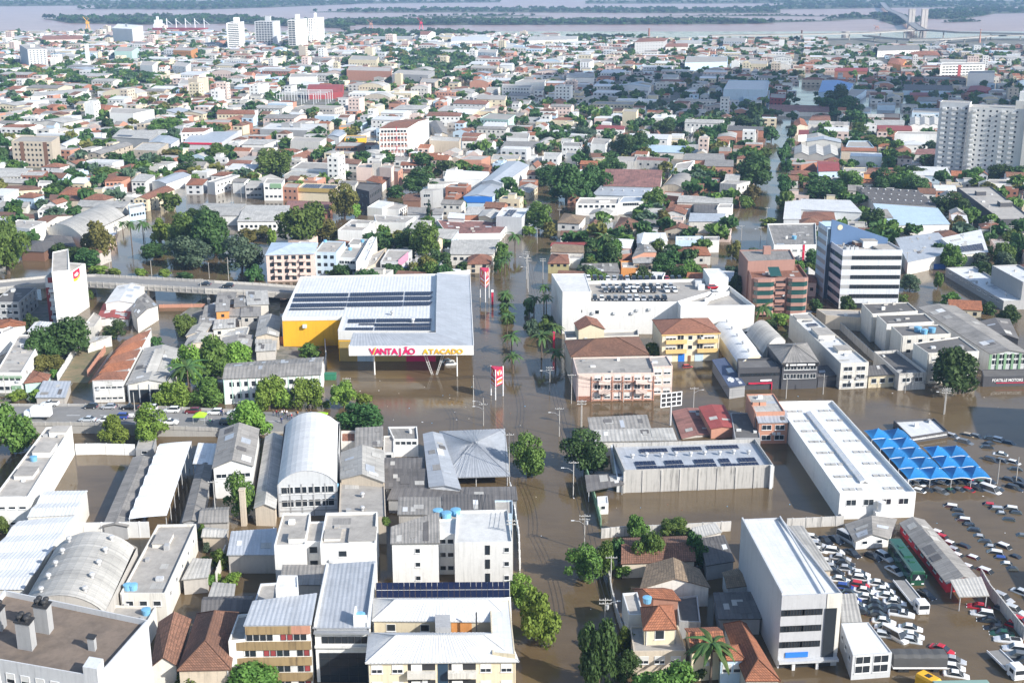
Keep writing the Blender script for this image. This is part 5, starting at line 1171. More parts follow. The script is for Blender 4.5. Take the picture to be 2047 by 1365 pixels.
# white roofed ring building with a courtyard
def ring():
    z=9; q=lambda x,y,zz=z:Wt('C2',x,y,zz)
    a=Bd('apartment_building',q(100,1082),q(1872,1062),q(132,752),z,'cr','wm','hu',rh=1.9,o=.5,c=.6,label='cream apartment house under shining white metal roofs round a small courtyard',skew=q(1742,748))
    b=Bd('apartment_building',q(165,585),q(1800,600),q(178,338),z,'cr','wm','hu',rh=1.7,o=.3,c=.6,label='x6',skew=q(1792,325)); 
    c=Bd('apartment_building',q(1590,985,z+.8),q(1866,1010,z+.8),q(1560,395,z+.8),z+.8,'cr','wm','f',p=.06,label='x7',skew=q(1796,350,z+.8))
    zf=z-2.7
    for x in(197,445,1510,1760): a.win('f',1,1,1.7,1.5,zf,z-.3,'s',xs=[(x-100)/1772]); a.win('f',1,1,1.7,1.5,zf-3,z-3.3,'s',xs=[(x-100)/1772])
    for x0,x1 in((570,900),(1060,1390)):
        u0,u1=[(x-100)/1772*a.Lu for x in(x0,x1)]
        for k in(0,1): a.box('balcony_recess','dark',u0,-.03,zf+.9-3*k,u1,0,z-.5-3*k); a.box('balcony','Wow',u0-.1,-1.0,zf-.1-3*k,u1+.1,-.02,zf+.85-3*k); a.box('shutter','shutter',u0+.5,-.12,zf+.9-3*k,u0+2.2,-.04,z-.7-3*k)
    u0,u1=[(x-100)/1772*a.Lu for x in(930,1055)]; a.box('stair_glass','glass_blue',u0,-.06,-.5,u1,0,z-.5)
    b.win('f',2,1,1.5,1.3,z-2.6,z-.4,'g',u0=.0,u1=.5); b.box('orange_wall','Wor',b.Lu*.57,-.06,3,b.Lu*.72,0,z-.2); b.box('dish_platform','Wgr',b.Lu*.45,-4.2,5,b.Lu*.56,-.05,z+1.0)
    b.box('flue','dark',b.Lu*.745,-2.2,5,b.Lu*.755,-2.0,z+2.6)
    merge(a,b); merge(a,c)
ring()
# solar awning beyond the ring building
r=empty('solar_canopy',Wt('C2',195,330,4)*1); o=Wt('C2',195,330,0); r.location=o; tag(r,'long sloping solar panel canopy, two rows deep, behind white ring roofed house','solar canopy')
q=[Wt('C2',x,y,zz)-o for x,y,zz in((195,330,6.5),(1800,325,6.5),(1795,130,7.6),(192,143,7.6))]
for i in range(24):
    for j in range(2):
        f=lambda u,v:(q[0].lerp(q[1],u)).lerp(q[3].lerp(q[2],u),v); g=.03; mb=MB(); c=[f((i+g)/24,(j+g)/2),f((i+1-g)/24,(j+g)/2),f((i+1-g)/24,(j+1-g)/2),f((i+g)/24,(j+1-g)/2)]; mb.face(c,0)
        for a,b in((0,1),(1,2),(2,3),(3,0)): mb.face([c[a]-V((0,0,.08)),c[b]-V((0,0,.08)),c[b],c[a]],1)
        mb.build('solar_panel',['solar','frame'],r)
for i in range(7):
    for v in(0,1): p=(q[0].lerp(q[1],i/6)).lerp(q[3].lerp(q[2],i/6),v); mb=MB(); mb.tube((p.x,p.y,-.5),(p.x,p.y,p.z-.1),.1,6); mb.build('post','steel',r)
# pale office slab: ribbons, sign board, stair glass
K=KEY['to']; 
for i in range(3):
    zt_=K.z-2.6-2.95*i
    fm,pm,_=win_mesh(1.1,1.15,'r')
    for k in range(13): c=K.ux*(.6+1.12*k*K.Lu/23.2); o_=link(fm,'window',K.root,(c.x,c.y,zt_-1.15),math.atan2(K.ux.y,K.ux.x)); link(pm,'pane',o_)
K.box('beige_end','Wow',K.Lu*.755,-.12,2.5,K.Lu+.02,-.01,K.z+.02); K.box('stair_glass','glass',K.Lu*.74,-.2,1.6,K.Lu*.93,-.13,K.z-2.6)
K.box('sign_board','bluep',K.Lu*.12,-.2,2.0,K.Lu*.5,-.02,2.9); K.box('ledge','Wlg',-.05,-1.2,1.4,K.Lu,-.02,1.8)
K.box('entrance','dark',.3,-.03,-.5,K.Lu*.9,0,1.4)
for u in(.25,.65): K.box('column','Wlg',K.Lu*u-.25,-.9,-.5,K.Lu*u+.25,-.4,1.4)
text(K.root,'TRIBUNAL',(K.ux.x*K.Lu*.31-K.uy.x*.24,K.ux.y*K.Lu*.31-K.uy.y*.24,2.3),math.atan2(K.ux.y,K.ux.x),.5,'whitep',.01,name='lettering') if False else None
for s_ in(0,1): K.box('roof_edge',('Wlg','Wlg')[s_],(0,K.Lu*.72)[s_],.3,K.z-.02,(.3,K.Lu*.74)[s_],K.Lv,K.z+.35)
# spine duct and parapets of the long white warehouse, outdoor tank
K=KEY['lw']; zr=K.zr
mb=MB(); q=lambda f,v,zz:K.pos(f,v,zz)
for i in range(14): 
    v0,v1=.12+.76*i/14,.12+.76*(i+1)/14; mb.patch(q(.40,v0,zr+.5),q(.47,v0,zr+.9),q(.47,v1-.004,zr+.9),q(.40,v1-.004,zr+.5),0,0,0,.5); mb.patch(q(.47,v0,zr+.9),q(.52,v0,zr+.5),q(.52,v1-.004,zr+.5),q(.47,v1-.004,zr+.9),0,0,0,.5)
mb.build('roof_duct','Rwm',K.root)
for j in range(8):
    for f in(.12,.2,.3,.66,.75,.85):
        v=.06+.12*j; mb=MB(); mb.patch(q(f,v,zr+.12),q(f+.07,v,zr+.12),q(f+.07,v+.02,zr+.12),q(f,v+.02,zr+.12),0,0,0,.14); mb.build('skylight','Rfl',K.root)
tank(K.A+K.ux*(K.Lu*.53)-K.uy*1.2+V((0,0,2.2)),'tall white water tank against the front of the very long white warehouse',.8,2.4,'frame')
K.box('tank_base','Wwh',K.Lu*.45,-2.2,-.5,K.Lu*.6,-.02,2.2)
# solar rows and turbine vents of the raw concrete hall
K=KEY['hall']
for u0,u1,v0,v1,nu,nv in((.1,.235,.06,.40,5,2),(.235,.3,.06,.2,3,1),(.3,.42,.06,.4,5,2),(.42,.5,.06,.2,3,1),(.5,.635,.06,.4,5,2),(.67,.74,.06,.4,3,2),(.74,.8,.06,.2,2,1),(.8,.92,.06,.4,5,2),(.17,.36,.70,.86,9,1),(.4,.6,.72,.88,9,1),(.64,.86,.74,.9,10,1)):
    solar(K,u0,v0,u1,v1,nu,nv,.2)
for i in range(9): p=K.pos(.1+.1*i,.56+.03*(i%2)); vent(K.root,(p.x,p.y,K.zr),.45)
for i in range(9): K.box('pilaster','Wdy',K.Lu*i/8-.2,-.14,-.5,K.Lu*i/8+.2,-.01,K.z-.3)
K.box('pipe','Wlg',K.Lu-.9,-.9,0,K.Lu-.3,-.15,K.z+.1)
# cream house with yellow balconies
K=KEY['crm']; fh=K.z/3
for r_ in(1,2):
    for u in(.06,.61): K.box('balcony','Wyb',K.Lu*u,-1.1,fh*r_-.1,K.Lu*(u+.36),-.01,fh*r_+.9); 
    K.win('f',1,1,3.2,1.6,fh*r_+.5,fh*r_+2.8,'s',xs=[.15]); K.win('f',1,1,3.2,1.6,fh*r_+.5,fh*r_+2.8,'s',xs=[.82]); K.win('f',1,1,1.4,1.3,fh*r_+.3,fh*r_+2.6,'g',xs=[.49]); K.win('f',1,1,2,1.6,fh*r_+.5,fh*r_+2.8,'g',xs=[.32]); K.win('f',1,1,2,1.6,fh*r_+.5,fh*r_+2.8,'g',xs=[.66])
K.box('roller_door','bluep',K.Lu*.29,-.1,-.5,K.Lu*.4,0,2.4); K.box('roller_door','Wlb',K.Lu*.58,-.1,-.5,K.Lu*.73,0,2.4); K.box('roller_door','shutter',K.Lu*.05,-.1,-.5,K.Lu*.18,0,2.4); K.box('door','wood',K.Lu*.46,-.1,-.5,K.Lu*.51,0,1.8); K.box('eave_band','Wyb',-.3,-.35,K.z-.6,K.Lu+.3,-.01,K.z-.25)
# weathered pink block: frames, balconies
K=KEY['pinkf']; fh=K.z/3.05
for i in range(7): K.box('pilaster','Wte',K.Lu*(.19+.135*i)-.12,-.22,-.5,K.Lu*(.19+.135*i)+.12,-.01,K.z-.9)
for k in range(3): K.box('string_course','Wte',K.Lu*.18,-.2,fh*k+.2,K.Lu*.99,-.01,fh*k+.42)
for k in range(1,3):
    for u in(.28,.76): K.box('balcony','Wpk',K.Lu*u,-1.2,fh*k-.2,K.Lu*(u+.15),-.01,fh*k+.8)
for k in range(3): K.win('f',6,1,1.7,1.35,fh*k+.3,fh*(k+1),'s' if k!=1 else 'g',u0=.2,u1=.98)
K.box('water_stain_base','Wbr',-.05,-.06,-.5,K.Lu*.18,0,1.5)
K=KEY['pka']
for k in range(1,4):
    for u in(.17,.45,.7): K.box('balcony','Wpk',K.Lu*u,-1,K.z/4*k-.2,K.Lu*(u+.14),-.01,K.z/4*k+.7)
K=KEY['grn']
for i in range(6): K.box('pilaster','Wgn',K.Lu*i/5-.35,-.25,-.5,K.Lu*i/5+.35,-.01,K.z)
K=KEY['fort']; p=K.ux*(K.Lu*.55)-K.uy*.08; text(K.root,'FORTILLE MOTORS',(p.x,p.y,1.5),math.atan2(K.ux.y,K.ux.x),1.15,'whitep',.03,.9,.02,'lettering'); K.box('red_line','redp',K.Lu*.3,-.1,1.0,K.Lu*.95,-.01,1.2)
K=KEY['greys']; K.box('sign_band','black',-.05,-.3,K.z-1.0,K.Lu+.05,-.02,K.z+.1); p=K.ux*(K.Lu*.55)-K.uy*.33; an_=math.atan2(K.ux.y,K.ux.x)
for u0,u1 in((.2,.38),(.4,.66),(.7,.9)): K.box('lettering_band','whitep',K.Lu*u0,-.34,K.z-.7,K.Lu*u1,-.31,K.z-.2)
c=K.ux*(K.Lu*.12)-K.uy*.31; mb=MB(); mb.tube((c.x,c.y,K.z-.45),(c.x-K.uy.x*.04,c.y-K.uy.y*.04,K.z-.45),.35,14); mb.build('round_emblem','whitep',K.root)
K=KEY['black']; K.box('lettering_band','whitep',K.Lu*.52,-.12,2.4,K.Lu*.78,-.03,2.9); K.box('portal_beam','redp',K.Lu*.25,-.35,1.7,K.Lu*.8,-.03,2.1); K.box('portal_post','redp',K.Lu*.78,-.35,-.5,K.Lu*.8,-.03,1.7); K.win('f',8,1,1.6,.9,3.8,5.0,'r')
K=KEY['shopv']; P0,P1=K.face('r'); d=(P1-P0); L=d.length; d.normalize(); nn=V((d.y,-d.x,0)); mb=MB(); mb.box((0,0,K.z*.55),(L*.7,.08,K.z+.6),0,d,nn,P0); mb.build('hoarding','pinkh',K.root)
K.box('blue_sign','bluep',K.Lu+.2,-.6,1.5,K.Lu+4,-.4,3.6)
K=KEY['nar']; solar(K,.3,.83,.75,.88,5,2,.3); solar(K,.3,.72,.75,.78,5,2,.3)
K=KEY['sol2']; solar(K,.1,.08,.9,.36,9,5,.35,K.z,K.z+.3)
K=KEY['grn']
K=KEY['barrel']; fh=K.z
for i in range(6): K.box('front_rib','Wgr',K.Lu*i/5-.12,-.12,-.5,K.Lu*i/5+.12,-.01,K.z)
for k in (1.2,3.4,5.2): K.box('front_rail','Wgr',0,-.1,k,K.Lu,-.01,k+.2)
tank(Wt('Z2',578,520,2.6),'lower of two blue tanks standing beside the silver barrel hall',.95,2.0); tank(Wt('Z2',583,470,4.4),'upper of two blue tanks standing beside the silver barrel hall',.85,1.7)
# ---------------- blue shade canopies
TM=None
def canopies():
    n=0
    for Apx,Bpx,Dpx,nu,nv,blk in(((745,808),(1213,803),(255,272),2,5,'left'),((1213,803),(1645,795),(902,455),2,3,'right')):
        A,B,D=[Wt('CV',*q,2.6) for q in(Apx,Bpx,Dpx)]; C=B+D-A
        for j in range(nv):
            for i in range(nu):
                f=lambda u,v:(A.lerp(B,(i+u)/nu)).lerp(D.lerp(C,(i+u)/nu),(j+v)/nv)
                o=f(.5,.5); o.z=0; r=empty('shade_canopy',o); mb=MB(); m=6
                def s_(u,v,jz=.12*math.sin(i*2.3+j*1.7)):
                    p=f(u,v)-o; k=max(abs(u-.5),abs(v-.5))*2; p.z=2.55+(1.75+jz)*(1-k)**1.35+.18*math.sin(math.pi*(u if abs(v-.5)>abs(u-.5) else v))*k; return p
                for a in range(m*2):
                    for b in range(m*2):
                        mb.face([s_(a/m/2,b/m/2),s_((a+1)/m/2,b/m/2),s_((a+1)/m/2,(b+1)/m/2),s_(a/m/2,(b+1)/m/2)])
                mb.build('membrane','tentblue',r)
                e=MB()
                for k in range(8): 
                    p=f(k/8,0)-o; q=f((k+1)/8,0)-o; p.z=2.5+.35*math.sin(math.pi*k/8); q.z=2.5+.35*math.sin(math.pi*(k+1)/8); e.tube(p,q,.09,5)
                e.build('front_beam','whitep',r)
                for u in(0,1): p=f(u,0)-o; e=MB(); e.tube((p.x,p.y,-.5),(p.x,p.y,2.6),.08,6); e.build('post','whitep',r)
                tag(r,'blue pointed shade canopy in %s block, %s row from the front, %s one'%(blk,ORD[j+1],('left','right')[i]),'shade canopy','blue shade canopies over the flooded car park')
m,n,l,b=nodes('tentblue'); oi=n.new('ShaderNodeObjectInfo'); tc=n.new('ShaderNodeTexCoord'); l.new(hsv(n,l,(.02,.2,.5),mathn(n,l,'ADD',mathn(n,l,'MULTIPLY',oi.outputs['Random'],.4),mathn(n,l,'ADD',mathn(n,l,'MULTIPLY',noise(n,l,tc.outputs['Object'],.9,4),.5),.5))),b.inputs['Base Color']); b.inputs['Roughness'].default_value=.55
tr=n.new('ShaderNodeBsdfTranslucent'); tr.inputs['Color'].default_value=(.015,.2,.55,1); ms=n.new('ShaderNodeMixShader'); ms.inputs[0].default_value=.12; l.new(b.outputs[0],ms.inputs[1]); l.new(tr.outputs[0],ms.inputs[2]); l.new(ms.outputs[0],n['Material Output'].inputs['Surface']); MATS['tentblue']=m
canopies()
# white membrane canopy with saw-tooth edge
r=empty('carport',Wt('Z1',600,600)); o=r.location; tag(r,'long white membrane carport with a scalloped left edge','carport'); mb=MB(); n=7
q=[Wt('Z1',x,y,4)-V((o.x,o.y,0)) for x,y in((600,600),(778,592),(895,245),(745,250))]; f=lambda u,v:(q[0].lerp(q[1],u)).lerp(q[3].lerp(q[2],u),v)
for i in range(n):
    v0,v1=i/n,(i+1)/n
    for k in range(6):
        u0,u1=k/6,(k+1)/6; zz=lambda u,v:V((0,0,.8*u*(1-.5*u)+(.55*(1-abs(v*2-1)) )*(1-u)))
        for (a,b) in((0,.5),(.5,1)):
            va,vb=v0+(v1-v0)*a,v0+(v1-v0)*b; mb.face([f(u0,va)+zz(u0,a),f(u1,va)+zz(u1,a),f(u1,vb)+zz(u1,b),f(u0,vb)+zz(u0,b)])
mb.build('membrane','whitep',r)
for i in range(n+1):
    for u in(.02,.98): p=f(u,i/n); mb=MB(); mb.tube((p.x,p.y,-.5),(p.x,p.y,4),.08,6); mb.build('post','steel',r)
# brick chimney
mb=MB(); p=Wt('Z2',160,628); mb.box((-.55,-.55,-.5),(.55,.55,8),0); mb.box((-.65,-.65,8),(.65,.65,8.3),0); tag(mb.build('chimney_stack','Wbe',None,p),'slim square beige chimney stack in front of a leafy tree','chimney')
# billboard
p0=W(*T('M3',955,1330)); r=empty('billboard',p0); tag(r,'empty billboard frame on a single post near the pink white apartment block','billboard'); mb=MB(); mb.tube((0,0,-.5),(0,0,6),.25,8); mb.build('post','steel',r); mb=MB()
d=V((1,.35,0)).normalized()
for zz in(5.2,6.4,7.6,8.8): mb.box((-2.9,-.08,zz-.1),(2.9,.08,zz+.1),0,d,V((-d.y,d.x,0)))
for x in(-2.9,-1.45,0,1.45,2.9): mb.box((x-.1,-.1,5.1),(x+.1,.1,8.9),0,d,V((-d.y,d.x,0)))
mb.build('frame','whitep',r)
for i in range(4):
    mb=MB(); mb.box((-2.75+1.45*i,.11,5.3),(-1.6+1.45*i,.16,8.7),0,d,V((-d.y,d.x,0))); mb.build('backing_panel','dark',r)
# yard walls
WL=[('Z1',[(355,300),(460,298),(540,300),(632,302)],2.8,'Wwh','long white concrete yard wall by the reflecting flooded yard'),
('Z1',[(360,690),(520,688),(700,685)],3.5,'Wwh','white wall behind the beige barrel roof'),
('Z3',[(470,690),(560,680),(760,672),(900,665),(1075,655)],2.2,'Wdy','grey stained garden wall behind the bushes'),
('Z3',[(600,862),(735,856)],1.8,'Wcr','short cream yellow garden wall above the tan tiled roof'),
('Z3',[(505,870),(520,960),(545,1060),(600,1230)],1.6,'Wdy','low stained street wall along the front gardens'),
('Z4',[(215,642),(270,640),(480,630)],2.2,'Wdy','grey concrete wall at the back of the car yard'),
('Z4',[(1118,885),(1160,960),(1323,1165)],2.4,'Wdy','dark diagonal yard wall with greenery at the right'),
('Z4',[(130,235),(230,240),(470,610)],1.4,'Wdy','low wall along the left flank of the very long white warehouse'),
('M1',[(395,1030),(470,910),(545,780)],2.2,'Wwh','white boundary wall of the dirt playing court, below two big trees'),
('M1',[(600,1000),(720,830)],2.0,'Wte','dull red wall between court and orange roofed block'),
('M1',[(1085,530),(1400,525)],1.2,'Wte','low brick canal wall below the viaduct'),
('M4',[(480,740),(780,1020)],2.6,'Wdy','long stained wall behind the narrow white building'),
('M4',[(250,800),(555,1130)],1.8,'Wdy','low wall at foot of the stained side of the narrow white building'),
('Z2',[(300,690),(298,820)],2.5,'Wwh','white wall left of white apartment block'),
('Z2',[(30,900),(75,770)],2.4,'Wow','thin white garden wall by the dark flooded yard'),
('Z2',[(1400,470),(1440,700),(1445,850)],2.2,'Wwh','street wall with red posts along the white apartment block'),
('Z3',[(395,380),(430,480),(470,640)],2.0,'Wgn','green mesh street fence of the flooded yard')]
for t,pts,h,m,lab in WL: rail('boundary_wall' if m!='Wgn' else 'mesh_fence',[Wt(t,*q) for q in pts],h,.22,m,lab,'wall' if m!='Wgn' else 'fence',3.0)
# sports court on dry ground
mb=MB(); q=[Wt('M1',x,y,.06) for x,y in((395,1040),(600,1040),(770,800),(560,790))]; mb.face(q,0,[(p.x,p.y) for p in q]); kind(mb.build('playing_court','court'),'structure')

